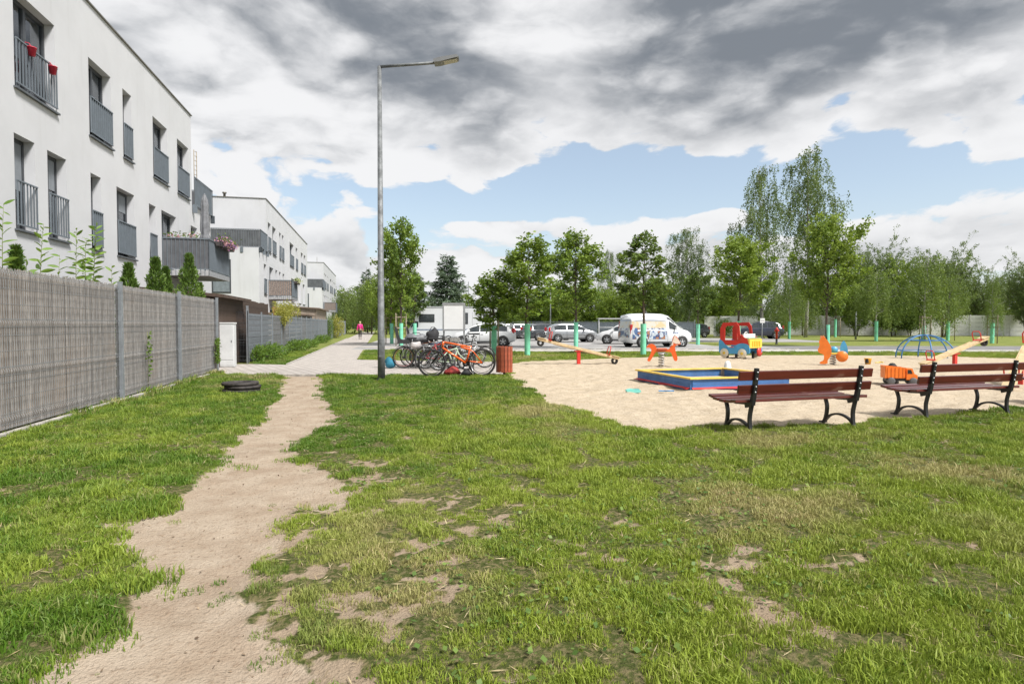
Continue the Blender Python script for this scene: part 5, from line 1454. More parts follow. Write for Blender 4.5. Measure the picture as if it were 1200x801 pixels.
for (x, y) in ((0.05, .05), (Ls - .05, .05), (.05, Ls - .05), (Ls - .05, Ls - .05), (Ls / 2, Ls - .06)): part('corner_post', MB().cbox((x, y, .1), (.07, .07, .24)), M('grey_post_wood', (.33, .30, .27), .8), pit)
def scallop(x0, x1, yv, axis, seed):
    r = np.random.RandomState(seed); mb = MB(); n = 60; vs = []
    for i in range(n + 1):
        s = x0 + (x1 - x0) * i / n; w = .035 + .11 * max(0, math.sin(i * .21 + seed) * .6 + math.sin(i * .55 + seed * 2) * .3) + r.rand() * .006
        o = yv[0] + yv[1] * w; p0 = (s, yv[0]) if axis == 'x' else (yv[0], s); p1 = (s, o) if axis == 'x' else (o, s)
        vs += [(p0[0], p0[1], .05), (p1[0], p1[1], .018)]
    mb.add(vs, [(2 * i, 2 * i + 1, 2 * i + 3, 2 * i + 2) for i in range(n)]); return mb
part('red_lining', scallop(0, Ls, (-.024, -1), 'x', 1), red, pit); part('red_lining', scallop(0, Ls, (Ls + .024, 1), 'y', 3), red, pit)
part('inner_sand', MB().box(.03, Ls - .03, .03, Ls - .03, -.02, .05), M('pit_sand', (0.50, 0.40, 0.28), .95, var=.12, scale=5, bump=.8, bscale=25), pit)
# white plastic shape at the far corner
D_ = A_ + e2 * Ls; cpx = AT(852.5, 430, D_.y + .35)
t = thing('plastic_cone', 'white plastic cone shape on the sand at the far corner of the sandpit', 'plastic toy', (cpx.x, cpx.y, 0), 0)
part('body', MB().lathe([(.0, 0), (.14, 0), (.135, .05), (.08, .33), (.06, .40), (0, .42)], 16), white, t)
part('rim', MB().lathe([(.14, .02), (.15, .03), (.14, .05)], 16), white, t)

# ---------------- seesaws
def seesaw(label, pivot, yaw, tilt, L=3.1):
    t = thing('seesaw', label, 'seesaw', pivot, yaw, 'seesaws of pale wood with red stands')
    zp = .50; mt = Matrix.Translation((0, 0, zp)) @ Matrix.Rotation(tilt, 4, 'Y')
    part('stand', MB().cbox((0, 0, .22), (.12, .09, .50), bev=.004).cbox((0, 0, .455), (.30, .15, .03)), red, t)
    part('beam', MB().cbox((0, 0, .03), (L, .17, .09), mt, bev=.01), beam_m, t)
    part('beam_side', MB().cbox((0, .095, .03), (L * .6, .02, .12), mt), beam_m, t)
    for s in (-1, 1):
        h = MB(); x = s * (L / 2 - .42)
        pts = [(x, -.12, .06), (x, -.13, .30), (x, -.09, .38), (x, .09, .38), (x, .13, .30), (x, .12, .06)]
        h.tube([mt @ Vector(p) for p in pts], .016, 8); h.cbox((x, 0, .08), (.10, .26, .02), mt); part('handle', h, red, t)
        part('seat', MB().cbox((s * (L / 2 - .13), 0, .085), (.30, .24, .025), mt, bev=.008), beam_m, t)
        tm_ = Matrix.Translation(mt @ Vector((s * (L / 2 - .12), 0, -.08)))
        part('rubber_tyre', MB().lathe([(.06, -.06), (.11, -.06), (.125, -.03), (.125, .03), (.11, .06), (.06, .06), (.06, -.06)], 16, 'y', (0, 0, 0), mat=tm_), rubber, t)
    return t
seesaw('long pale seesaw with red handles in front of the silver car', G(678, 426), R(13), R(13.5))
seesaw('seesaw with red handles right of the blue climbing dome', (14.4, 19.4, 0), R(20), R(-15.5))
seesaw('tilted pale seesaw beam cut off by the right edge behind the benches', (11.95, 14.0, 0), R(43), R(-16), 3.6)

# ---------------- springers
def spring(mb, r, z0, z1, turns, th=.02, c=(0, 0)):
    n = int(turns * 14); mb.tube([(c[0] + r * math.cos(i / 14 * 2 * PI), c[1] + r * math.sin(i / 14 * 2 * PI), z0 + (z1 - z0) * i / n) for i in range(n + 1)], th, 6)
    return mb
def smooth_poly(pts, k=4): return arc(list(pts) + [pts[0]], k)[:-1]
hp = G(775, 429.5)
t = thing('spring_horse', 'orange spring rider in the shape of a horse', 'spring rider', hp, R(-4))
out = [(-.50, .62), (-.44, .72), (-.33, .76), (-.22, .72), (-.16, .62), (-.10, .575), (.18, .575), (.27, .62), (.34, .78), (.36, .93), (.42, 1.03), (.50, .98), (.58, .86), (.62, .76), (.55, .73), (.46, .70), (.44, .62), (.47, .48), (.52, .30), (.50, .20), (.42, .21), (.35, .38), (.27, .49), (-.12, .49), (-.20, .46), (-.30, .30), (-.38, .18), (-.46, .22), (-.36, .42), (-.33, .56), (-.40, .63)]
bp_ = paint('orange_board', (0.72, 0.11, 0.015))
part('body_panel', MB().prism(smooth_poly(out, 3), -.02, .02, 'y'), bp_, t)
part('seat', MB().cbox((.02, 0, .60), (.30, .24, .03), bev=.01), bp_, t)
part('face_panel', MB().prism(smooth_poly([(.36, .86), (.42, .98), (.50, .95), (.58, .85), (.60, .77), (.50, .76), (.42, .78)], 3), -.03, .03, 'y'), paint('cream_paint', (.70, .58, .48)), t)
part('mane', MB().prism([(.31, .70), (.37, .90), (.44, 1.08), (.455, 1.0), (.40, .88), (.37, .72)], -.035, .035, 'y'), paint('cream_paint', (.70, .58, .48)), t)
part('handlebar', MB().tube([(.30, -.17, .78), (.30, .17, .78)], .014, 8), steel, t)
part('footrest', MB().tube([(.16, -.2, .42), (.16, .2, .42)], .014, 8), steel, t)
part('mount', MB().cbox((.0, 0, .46), (.22, .16, .05)), steel, t)
part('spring', spring(MB(), .085, .02, .44, 5), M('spring_steel', (.42, .40, .38), .4, metal=.5), t)
rp_ = G(976, 427)
t = thing('spring_rooster', 'orange and blue spring rider with rooster head and round discs', 'spring rider', rp_, R(-22), scale=.92)
part('head_panel', MB().prism(smooth_poly([(-.44, 1.0), (-.36, 1.06), (-.26, .98), (-.18, .86), (-.10, .68), (-.08, .48), (-.12, .30), (-.20, .18), (-.22, .05), (-.44, .03), (-.46, .10), (-.34, .18), (-.34, .38), (-.48, .44), (-.54, .56), (-.48, .72), (-.50, .88)], 3), -.25, -.21, 'y'), orange, t)
part('comb', MB().prism(smooth_poly([(-.47, 1.0), (-.45, 1.1), (-.38, 1.08), (-.36, 1.12), (-.28, 1.0), (-.36, 1.0)], 3), -.24, -.22, 'y'), paint('coral_paint', (.75, .25, .12)), t)
part('side_disc', MB().lathe([(0, -.02), (.20, -.02), (.205, 0), (.20, .02), (0, .02)], 24, 'y', (.28, -.20, .32)), orange, t)
part('far_disc', MB().lathe([(0, -.02), (.13, -.02), (.13, .02), (0, .02)], 20, 'y', (0.06, .24, .55)), skyb, t)
part('tail_panel', MB().prism(smooth_poly([(.30, .35), (.26, .60), (.30, .80), (.38, .90), (.46, .78), (.52, .55), (.50, .36), (.40, .28)], 3), .20, .24, 'y'), skyb, t)
part('seat', MB().cbox((.05, 0, .42), (.62, .38, .05), bev=.012), yellow, t)
part('seat_board', MB().cbox((.05, 0, .37), (.5, .3, .03)), paint('cream_paint', (.70, .58, .48)), t)
part('handlebar', MB().tube([(-.16, -.2, .72), (-.16, .2, .72)], .015, 8), yellow, t)
part('handlebar_post', MB().tube([(-.16, 0, .42), (-.16, 0, .72)], .018, 8), yellow, t)
part('spring', spring(MB(), .10, .0, .35, 4), MATS['spring_steel'], t)

# ---------------- play truck
tp_ = G(866, 419)
t = thing('play_truck', 'red, blue and yellow play panel in the shape of a truck', 'play truck', (tp_.x, tp_.y, 0), R(-52), scale=1.1)
def side_panels(ys, near):
    cab = smooth_poly([(-.52, .58), (-.50, 1.05), (-.42, 1.30), (-.30, 1.36), (.12, 1.36), (.22, 1.28), (.34, .86), (.46, .76), (.58, .66), (.60, .50), (.2, .48), (-.1, .44), (-.5, .56)], 3)
    # cab with window: outline ring
    win = [(-.34, .68), (-.34, 1.14), (-.26, 1.22), (.08, 1.22), (.15, 1.12), (.22, .68)]
    m = MB()
    # build ring by strips between an outer and an inner loop of the same length
    outer = [(-.54, .50), (-.54, 1.12), (-.42, 1.34), (.14, 1.36), (.26, 1.20), (.34, .50)]
    for yy_ in (ys - .015, ys + .015): m.v += [(x, yy_, z) for x, z in outer] + [(x, yy_, z) for x, z in win]
    k = 6
    for i in range(k):
        j = (i + 1) % k
        m.f += [(i, j, k + j, k + i), (2 * k + i, 3 * k + i, 3 * k + j, 2 * k + j), (i, 2 * k + i, 2 * k + j, j), (k + i, k + j, 3 * k + j, 3 * k + i)]; m.sm += [False] * 4
    part('cab_panel', m, red, t)
    part('fender_panel', MB().prism([(.335, .50), (.335, .90), (.45, .80), (.60, .72), (.66, .50)], ys - .014, ys + .014, 'y'), red, t)
    part('body_panel', MB().prism(smooth_poly([(-.58, .22), (-.58, .66), (-.46, .66), (-.34, .54), (-.20, .42), (0, .40), (.14, .50), (.30, .56), (.50, .56), (.66, .48), (.68, .22), (.5, .18), (-.4, .16)], 3), ys - .022, ys + .022, 'y'), skyb, t)
    for x in (-.34, .40):
        part('wheel', MB().lathe([(0, -.02), (.17, -.02), (.18, 0), (.17, .02), (0, .02)], 22, 'y', (x, ys - .035 if near else ys + .035, .19)), paint('ivory_paint', (.78, .72, .58)), t)
        part('hub', MB().lathe([(0, -.01), (.055, -.01), (.055, .01), (0, .01)], 14, 'y', (x, ys - .062 if near else ys + .062, .19)), yellow, t)
side_panels(-.42, True); side_panels(.42, False)
part('hood', MB().cbox((.64, 0, .56), (.10, .86, .34), bev=.02), yellow, t)
for k in range(5): part('grille_bar', MB().cbox((.70, -.24 + k * .12, .55), (.02, .03, .2)), paint('amber_paint', (.8, .42, .03)), t)
part('bumper_disc', MB().lathe([(0, -.02), (.17, -.02), (.17, .02), (0, .02)], 20, 'x', (.66, .30, .24)), red, t)
part('hood_top', MB().cbox((.46, 0, .76), (.36, .82, .03)), paint('green_top', (.28, .40, .22)), t)
part('seat', MB().cbox((-.05, 0, .40), (.34, .8, .04)), red, t)
part('steering_wheel', MB().lathe([(.12, -.012), (.14, 0), (.12, .012), (.10, 0), (.12, -.012)], 18, 'x', (.28, 0, .86)), white, t)
part('dashboard', MB().cbox((.40, 0, .84), (.05, .8, .16)), white, t)
for x in (-.3, .4):
    for y in (-.3, .3): part('leg', MB().cbox((x, y, .1), (.07, .07, .3)), blackm, t)

# ---------------- climbing dome
dp_ = G(1083.5, 419.5)
t = thing('climbing_dome', 'blue tubular climbing dome on the sand', 'climbing dome', (dp_.x, dp_.y, 0), R(8))
dm = paint('dome_blue', (0.05, 0.19, 0.42)); RD, HD = 1.07, .96
def dpt(a, q): return (RD * math.cos(a) * math.cos(q), RD * math.sin(a) * math.cos(q), HD * math.sin(q) ** .9 if q > 0 else 0)
for k in range(6):
    a = k * PI / 3; part('arch', MB().tube([dpt(a, q) for q in np.linspace(0, PI / 2 * .93, 12)], .027, 8), dm, t)
    for q in (.28, .85):
        if k != 5 or q > .5: part('rung', MB().tube([dpt(a, q), dpt(a + PI / 3, q)], .018, 8), dm, t)
part('top_ring', MB().tube([(.12 * math.cos(a), .12 * math.sin(a), HD) for a in np.linspace(0, 2 * PI, 17)[:-1]], .024, 8, closed=True), dm, t)

# ---------------- toys on the sand
tt = G(1054, 450)
t = thing('toy_truck', 'big orange toy dump truck on the sand by the right bench', 'toy truck', tt, R(-14))
part('dump_bed', MB().prism([(-.34, .16), (.04, .16), (.08, .40), (-.36, .44)], -.15, -.14, 'y').prism([(-.34, .16), (.04, .16), (.08, .40), (-.36, .44)], .14, .15, 'y').box(-.34, .05, -.14, .14, .15, .17).box(-.355, -.34, -.15, .15, .15, .43).box(.05, .065, -.15, .15, .16, .40), orange, t)
for k in range(5): part('bed_rib', MB().box(-.30 + k * .08, -.285 + k * .08, -.16, -.15, .17, .40), orange, t)
part('cab', MB().prism([(.10, .12), (.32, .12), (.33, .22), (.26, .26), (.22, .38), (.10, .38)], -.13, .13, 'y'), orange, t)
part('cab_window', MB().prism([(.12, .26), (.22, .26), (.19, .35), (.12, .35)], -.135, .135, 'y'), blackm, t)
part('chassis', MB().box(-.30, .32, -.08, .08, .08, .15), blackm, t)
for x in (-.22, .24):
    for y in (-.13, .13): part('wheel', MB().lathe([(0, -.035), (.06, -.035), (.085, -.025), (.085, .025), (.06, .035), (0, .035)], 16, 'y', (x, y, .085)), M('toy_grey', (.12, .12, .125), .6), t)
t = thing('toy_helmet', 'black round toy lying behind the orange toy truck', 'toy', (tt.x + .05, tt.y + .35, 0), 0)
part('shell', MB().lathe([(.12, 0), (.13, .2), (.10, .40), (.05, .47), (0, .48)], 14), rubber, t); part('rim', MB().lathe([(.12, 0), (.15, .01), (.13, .05)], 14), rubber, t)
kp = G(1017, 426.5)
t = thing('toy_bucket', 'small yellow orange toy bucket on the sand behind the bench', 'toy bucket', kp, .4)
part('bucket', MB().lathe([(0, 0), (.085, 0), (.12, .2), (.125, .21), (.11, .2), (.08, .02), (0, .02)], 16), paint('yellow_plastic', (.85, .42, .03)), t)
part('lid', MB().cbox((-.07, -.03, .12), (.10, .10, .16), bev=.02), rubber, t)
tp2 = G(742, 459.5); t = thing('toy_boat', 'mint green plastic sand toy nearest the lawn', 'sand toy', tp2, .1)
part('hull', MB().prism(smooth_poly([(-.13, .0), (-.15, .05), (-.05, .075), (.06, .06), (.14, .05), (.12, .0)], 3), -.06, .06, 'y'), mint, t); part('rim', MB().cbox((.05, 0, .06), (.14, .09, .02), bev=.006), paint('teal_plastic', (.04, .36, .36)), t)
tp2 = G(781, 459.5); t = thing('toy_spade', 'blue plastic toy spade lying in front of the sandpit', 'sand toy', tp2, -.2)
part('blade', MB().cbox((-.1, 0, .03), (.12, .09, .015), bev=.005), paint('blue_plastic', (.05, .25, .55)), t); part('handle', MB().tube([(-.05, 0, .03), (.14, 0, .035)], .013, 8).tube([(.14, -.04, .035), (.14, .04, .035)], .012, 8), MATS['blue_plastic'], t)
tp2 = G(1029, 425.5); t = thing('toy_rake', 'tiny pale yellow toy right of the toy bucket', 'sand toy', tp2, .3)
part('handle', MB().tube([(-.15, 0, .03), (.12, 0, .03)], .015, 6), yellow, t); part('head', MB().cbox((.14, 0, .04), (.04, .16, .04), bev=.008), yellow, t)

# ---------------- hydrant, signs
h = AT(910, 403, 42.5); t = thing('hydrant', 'red standpipe hydrant by the car park road', 'hydrant', (h.x, 42.5, 0), 0, scale=(.7, .7, .95))
part('barrel', MB().lathe([(0, .4), (.11, .4), (.11, 1.0), (.15, 1.02), (.15, 1.10), (.10, 1.2), (.05, 1.26), (0, 1.27)], 14), red, t)
part('base', MB().lathe([(.14, 0), (.14, .05), (.10, .08), (.10, .4)], 14), blackm, t)
part('outlet', MB().tube([(.08, 0, 1.0), (.24, 0, 1.02)], .06, 8), red, t); part('outlet', MB().tube([(-.08, 0, 1.0), (-.22, 0, 1.02)], .05, 8), red, t)
h = AT(893, 396, 54); t = thing('parking_sign', 'small white sign plate on a thin post in front of the dark car', 'sign', (h.x, 54, 0), 0)
part('post', MB().tube([(0, 0, 0), (0, 0, 1.95)], .035, 8), steel, t); part('plate', MB().cbox((0, -.045, 1.75), (.42, .02, .42), bev=.004), white, t); part('plate_border', MB().cbox((0, -.058, 1.75), (.30, .004, .05)), M('sign_grey', (.3, .25, .25), .5), t)

# ---------------- concrete wall and car park fence at the back
wm = M('wall_concrete', (0.70, 0.695, 0.69), .9, var=.12, scale=1.3, bump=.3)
w0, w1 = Vector((AT(826, 390, 82).x, 82, 0)), Vector((AT(1290, 390, 69).x, 69, 0)); dw = w1 - w0
wall = thing('concrete_wall', 'long pale prefabricated concrete wall behind the trees', 'wall', w0, math.atan2(dw.y, dw.x))
nb = int(dw.length / 2.05); wpm = MB().cbox((0, 0, 1.28), (.14, .16, 2.56), bev=.01).mesh('post'); wpm.materials.append(wm)
pan = MB().cbox((0, 0, 0), (1.92, .06, .49), bev=.012).mesh('panel'); pan.materials.append(wm)
for i in range(nb + 1):
    link('post', wpm, wall, (i * 2.05, 0, 0))
    if i < nb:
        for k in range(5): link('panel', pan, wall, (i * 2.05 + 1.025, 0, .26 + k * .5))
gm_ = MB()
for (c, rx, rz_) in (((0, 0), .62, .26),):
    gm_.tube([(20.9 + rx * math.cos(a) * (1 + .25 * math.sin(3 * a)), -.045, 1.35 + rz_ * math.sin(a) * (1 + .3 * math.cos(2 * a))) for a in np.linspace(0, 2 * PI, 30)[:-1]], .035, 5, closed=True)
part('graffiti', gm_, M('graffiti_grey', (.10, .11, .13), .8), wall)
sh = thing('white_shed', 'low white corrugated shed wall between the trees left of the play truck', 'shed', (AT(838, 390, 70).x, 70, 0), R(-4))
ws = M('white_sheet', (.72, .73, .74), .6, var=.08)
for i in range(14): part('sheet_panel', MB().cbox((i * .36 - 0, 0, .95 + .25 * math.sin(min(i, 8) / 8 * PI / 2)), (.34, .05, 1.9 + .5 * math.sin(min(i, 8) / 8 * PI / 2))), ws, sh)
ff = thing('car_park_fence', 'grey mesh fence with posts closing the car park behind the cars', 'fence', (AT(560, 390, 62).x, 62, 0), 0)
fme = mesh_panel(2.44, 1.7, vstep=.14, bends=(.1, .85, 1.6), th=.009, proud=.03).mesh('mesh_panel'); fme.materials.append(galvd)
strp = MB().box(0.03, 2.41, .03, .04, .05, 1.6).mesh('screen'); strp.materials.append(M('fence_screen', (.16, .19, .215), .8, var=.1))
for i in range(10):
    link('post', pfm, ff, (i * 2.5, -.02, 0))
    if i < 9: link('mesh_panel', fme, ff, (i * 2.5 + .03, -.02, .04)); 
    if 4 <= i < 9: link('screen', strp, ff, (i * 2.5 + .03, 0, 0))
# goal-like white tube frame seen left of the van
t = thing('cart_shelter', 'white tube frame shelter behind the white car nose', 'shelter', (AT(716, 390, 60).x, 60, 0), 0)
part('frame', MB().tube([(-1.2, 0, 0), (-1.2, 0, 1.95), (1.2, 0, 1.95), (1.2, 0, 0)], .06, 6).tube([(-1.2, 0, 1.1), (1.2, 0, 1.1)], .03, 6), white, t)
part('roof', MB().cbox((0, .5, 2.0), (2.6, 1.4, .05)), M('white_sheet', (.55, .56, .57)), t)

# ================================================================== VEHICLES
def carpaint(name, c, metal=.0): return M('paint_' + name, c, .28, metal=metal, var=.03, scale=1.5, spec=.5, coat=1.0)
cglass = M('car_glass', (0.03, 0.038, 0.042), .06, var=.05, coat=1.0, spec=.8)
rimm = M('alloy_rim', (0.45, 0.46, 0.47), .35, metal=.6, var=.05); plas = M('black_plastic', (0.03, 0.03, 0.032), .55)
taill = M('tail_lamp_red', (0.45, 0.015, 0.02), .15, coat=1.0); headl = M('headlamp_clear', (0.55, 0.57, 0.6), .08, coat=1.0); platem = M('number_plate', (0.7, 0.7, 0.66), .5)
PROF = {
 # x fractions along the length (0 rear .. 1 front): z of belt line, z of top surface, half width at belt, half width at top
 'hatch': dict(L=4.1, Wd=1.74, H=1.48, x=[0, .03, .10, .20, .35, .52, .66, .74, .80, .90, .97, 1], belt=[.80, .88, .93, .94, .93, .91, .90, .90, .89, .82, .68, .50],
               top=[.82, .95, 1.28, 1.45, 1.48, 1.47, 1.30, 1.06, .96, .87, .72, .52], ws=(.62, .77), rs=(.03, .14), sw=(.11, .72)),
 'estate': dict(L=4.6, Wd=1.78, H=1.48, x=[0, .02, .07, .18, .35, .52, .64, .72, .78, .90, .97, 1], belt=[.78, .86, .92, .94, .93, .91, .90, .90, .88, .80, .66, .48],
               top=[.80, .95, 1.35, 1.46, 1.49, 1.46, 1.28, 1.05, .94, .85, .70, .50], ws=(.59, .74), rs=(.015, .09), sw=(.08, .70)),
 'suv': dict(L=4.35, Wd=1.82, H=1.68, x=[0, .03, .09, .18, .35, .52, .66, .73, .80, .91, .97, 1], belt=[.90, 1.0, 1.06, 1.06, 1.05, 1.03, 1.02, 1.02, 1.0, .93, .78, .58],
               top=[.92, 1.08, 1.48, 1.64, 1.68, 1.65, 1.42, 1.20, 1.08, 1.0, .82, .60], ws=(.62, .76), rs=(.03, .12), sw=(.11, .71)),
 'van': dict(L=4.35, Wd=1.83, H=1.84, x=[0, .012, .035, .12, .35, .55, .64, .72, .80, .90, .97, 1], belt=[.95, 1.05, 1.08, 1.08, 1.08, 1.08, 1.07, 1.06, 1.03, .95, .80, .60],
               top=[.97, 1.25, 1.74, 1.83, 1.85, 1.81, 1.66, 1.38, 1.12, 1.02, .84, .62], ws=(.63, .79), rs=(.005, .03), sw=(.60, .74)),
 'bigvan': dict(L=5.2, Wd=1.95, H=2.25, x=[0, .012, .03, .12, .35, .60, .70, .78, .86, .93, .98, 1], belt=[1.1, 1.2, 1.25, 1.25, 1.25, 1.25, 1.24, 1.22, 1.18, 1.08, .9, .65],
               top=[1.12, 1.5, 2.12, 2.24, 2.27, 2.24, 2.10, 1.72, 1.32, 1.15, .94, .67], ws=(.69, .85), rs=(.005, .025), sw=(.66, .80)),
}
def make_car(label, kind, pm_, loc, rot, cat='car', name='parked_car', group=None, rear_pillar=None, decal=None, roofrack=False):
    p = PROF[kind]; L, Wd = p['L'], p['Wd']
    t = thing(name, label, cat, loc, rot, group)
    xs_ = np.array(p['x'])
    def bz(f): return float(np.interp(f, xs_, p['belt']))
    def tz(f): return float(np.interp(f, xs_, p['top']))
    def hw(f): return Wd / 2 * float(np.interp(f, [0, .04, .12, .8, .93, 1], [.86, .95, 1, 1, .93, .76]))
    def htw(f):
        g = max(0.0, tz(f) - bz(f)); return hw(f) * (.97 - (.22 if kind not in ('van', 'bigvan') else .13) * min(1, g / .5))
    sill = .24 if kind != 'suv' else .30
    def sect(f):
        w, wt, b_, t_ = hw(f), htw(f), bz(f), tz(f)
        bot = sill + .10 * max(0, (f - .93) / .07) + .12 * max(0, (.05 - f) / .05)
        h = [(w * .90, bot), (w * .985, bot + .12), (w * 1.0, (bot + b_) / 2 + .05), (w * .985, b_ - .03), (w * .955, b_ + .0), (wt * 1.0, b_ + (t_ - b_) * .86), (wt * .93, b_ + (t_ - b_) * .97), (wt * .5, t_ + .012), (0, t_ + .018)]
        return h
    F_ = sorted(set(list(xs_) + list(np.linspace(0, 1, 33))))
    vs = []; n = 17
    for f in F_:
        s = sect(f); x = (f - .5) * L; row = [(x, -a, z) for a, z in s] + [(x, a, z) for a, z in s[-2::-1]]; vs += row
    fs = [(i * n + j, i * n + j + 1, (i + 1) * n + j + 1, (i + 1) * n + j) for i in range(len(F_) - 1) for j in range(n - 1)]
    fs += [tuple(range(n))[::-1], tuple((len(F_) - 1) * n + j for j in range(n))]
    fs += [(i * n, (i + 1) * n, (i + 1) * n + n - 1, i * n + n - 1) for i in range(len(F_) - 1)]
    mb = MB(); mb.add(vs, fs, True); body = part('body', mb, pm_, t)
    def sidept(f, q, s, o=.006):
        w, wt, b_, t_ = hw(f), htw(f), bz(f), tz(f)
        a0, a1 = w * .955, wt; return ((f - .5) * L, s * (a0 + (a1 - a0) * q + o), b_ + (t_ - b_) * .86 * q)
    for s in (-1, 1):
        f0, f1 = p['sw']; cuts = [f0] + ([.36, .54] if kind not in ('van', 'bigvan') else []) + [f1]
        for i in range(len(cuts) - 1):
            a, b_ = cuts[i] + .008, cuts[i + 1] - .008; m = MB(); k = 6; vv = []
            for j in range(k + 1):
                f = a + (b_ - a) * j / k
                tq = min(1.0, .93); lo = .06
                vv += [sidept(f, lo, s), sidept(f, tq, s)]
            m.add(vv, [(2 * j, 2 * j + 2, 2 * j + 3, 2 * j + 1) for j in range(k)], True); part('side_window', m, cglass, t)
        # lower trim and door seams
        m = MB(); m.box((.20 - .5) * L, (.80 - .5) * L, s * (hw(.5) * .99 - .01), s * (hw(.5) * .99 + .012), sill + .01, sill + .09) if s > 0 else m.box((.20 - .5) * L, (.80 - .5) * L, -(hw(.5) * .99 + .012), -(hw(.5) * .99 - .01), sill + .01, sill + .09)
        part('sill_trim', m, plas, t)
        for f in ((.36, .54, .71) if kind not in ('van', 'bigvan') else (.30, .58, .76)):
            m = MB(); x = (f - .5) * L; vv = []
            for (a, z) in [(hw(f) * .99, sill + .12), (hw(f) * 1.0, (sill + bz(f)) / 2 + .05), (hw(f) * .985, bz(f) - .03), (hw(f) * .955, bz(f))]: vv += [(x - .008, s * (a + .004), z), (x + .008, s * (a + .004), z)]
            m.add(vv, [(0, 1, 3, 2), (2, 3, 5, 4), (4, 5, 7, 6)]); part('door_seam', m, plas, t)
        m = MB().cbox(((.70 - .5) * L, s * (hw(.7) + .09), bz(.7) + .10), (.10, .18, .14), bev=.03); part('mirror', m, pm_, t)
        part('headlight', MB().sphere(((.955 - .5) * L, s * hw(.95) * .80, bz(.955) - .13), (.17, .14, .09), 10, 6), headl, t)
        part('tail_light', MB().cbox(((.018 - .5) * L + .04, s * (hw(.02) * .90), bz(.04) + (.10 if kind not in ('van',) else .0)), (.16, .14, .34 if kind not in ('van', 'bigvan') else .62), bev=.03), taill, t)
        for f in (.50,): part('door_handle', MB().cbox(((f - .5) * L, s * (hw(f) + .012), bz(f) - .12), (.16, .03, .03), bev=.008), pm_, t)
    # wind and rear screens
    for nm, (a, b_) in (('windscreen', p['ws']), ('rear_window', p['rs'])):
        m = MB(); k = 6; vv = []
        for j in range(k + 1):
            f = a + (b_ - a) * (.08 + .84 * j / k); wt = htw(f) * .86; z = tz(f) + .026; x = (f - .5) * L + (.012 if nm == 'windscreen' else -.012)
            for q in (-1, -.5, 0, .5, 1): vv.append((x, q * wt, z - .03 * q * q))
        m.add(vv, [(i * 5 + j, i * 5 + j + 1, (i + 1) * 5 + j + 1, (i + 1) * 5 + j) for i in range(k) for j in range(4)], True); part(nm, m, cglass, t)
    if kind not in ('bigvan',): part('grille', MB().cbox((L * .492, 0, .56), (.06, Wd * .5, .13), bev=.02), plas, t)
    part('lower_bumper', MB().cbox((L * .482, 0, .33), (.10, Wd * .66, .12), bev=.03), plas, t)
    part('number_plate', MB().cbox((-L * .503, 0, .62), (.02, .52, .11)), platem, t); part('number_plate', MB().cbox((L * .505, 0, .44), (.02, .52, .11)), platem, t)
    Rw = .315 if kind != 'suv' else .35
    for f in (.18, .81):
        for s in (-1, 1):
            x = (f - .5) * L; yo = s * (hw(f) - .10)
            part('wheel_arch', MB().lathe([(0, 0), (Rw + .055, 0), (Rw + .055, .015), (0, .016)], 24, 'y', (x, s * (hw(f) * 1.0) - (.0 if s > 0 else .016), Rw + .01)), plas, t)
            w = part('wheel', MB().lathe([(Rw * .66, -.105), (Rw * .93, -.105), (Rw, -.08), (Rw, .08), (Rw * .93, .105), (Rw * .66, .105)], 24, 'y', (x, yo + s * .035, Rw)), rubber, t)
            part('rim', rim_mb(x, yo + s * .125, Rw, s), rimm, w)
    if roofrack:
        for s in (-1, 1): part('roof_rail', MB().tube([((.14 - .5) * L, s * htw(.2) * .86, tz(.15) + .05), ((.5 - .5) * L, s * htw(.5) * .86, tz(.5) + .06), ((.6 - .5) * L, s * htw(.58) * .86, tz(.6) + .02)], .02, 6), steel, t)
    return t, p, hw, bz, tz, htw, sidept
def rim_mb(x, y, Rw, s):
    m = MB(); m.lathe([(Rw * .60, -.02 * s), (Rw * .68, .0), (Rw * .60, .015 * s), (Rw * .60, -.02 * s)], 24, 'y', (x, y, Rw))
    for k in range(5):
        a = k * 2 * PI / 5 + .3; c, s_ = math.cos(a), math.sin(a); q = Rw * .62
        m.prism([(x - s_ * .03, Rw + c * .03), (x + s_ * .03, Rw - c * .03), (x + c * q + s_ * .035, Rw + s_ * q - c * .035), (x + c * q - s_ * .035, Rw + s_ * q + c * .035)], y - .01, y + .01, 'y')
    m.lathe([(0, .012 * s), (.05, .012 * s), (.06, 0)], 12, 'y', (x, y, Rw)); return m
wp = carpaint('white', (0.72, 0.73, 0.74)); sp_ = carpaint('silver', (0.36, 0.37, 0.385), .55); dkp = carpaint('dark_blue', (0.025, 0.032, 0.055), .2); gyp = carpaint('dark_grey', (0.055, 0.06, 0.068), .3)
def cY(px, py, Y=None):
    if Y is None: g = G(px, py); return (g.x, g.y, 0.01)
    a = AT(px, 380, Y); return (a.x, Y, 0.01)
carg = 'cars parked in the car park'
make_car('white hatchback partly hidden behind the bicycles and notice board', 'hatch', wp, cY(567, 0, 38.6), R(176), group=carg)
make_car('small white hatchback with red tail light, second row at the left', 'hatch', wp, cY(617, 0, 60), R(28), group=carg)
make_car('dark estate car parked between white and silver hatchbacks', 'estate', gyp, cY(641, 0, 52.5), R(30), group=carg)
make_car('silver grey hatchback in front of the mesh fence', 'hatch', sp_, cY(669.5, 0, 47.5), R(10), group=carg)
make_car('white car whose nose shows left of the printed van', 'hatch', wp, cY(733, 0, 43.0), R(168), group=carg)
make_car('dark blue off-road car behind the red play truck', 'suv', dkp, cY(889, 0, 58.5), R(172), group=carg, roofrack=True)
make_car('dark car standing in the shade right of the second white van', 'estate', gyp, cY(806, 0, 64), R(200), group=carg)
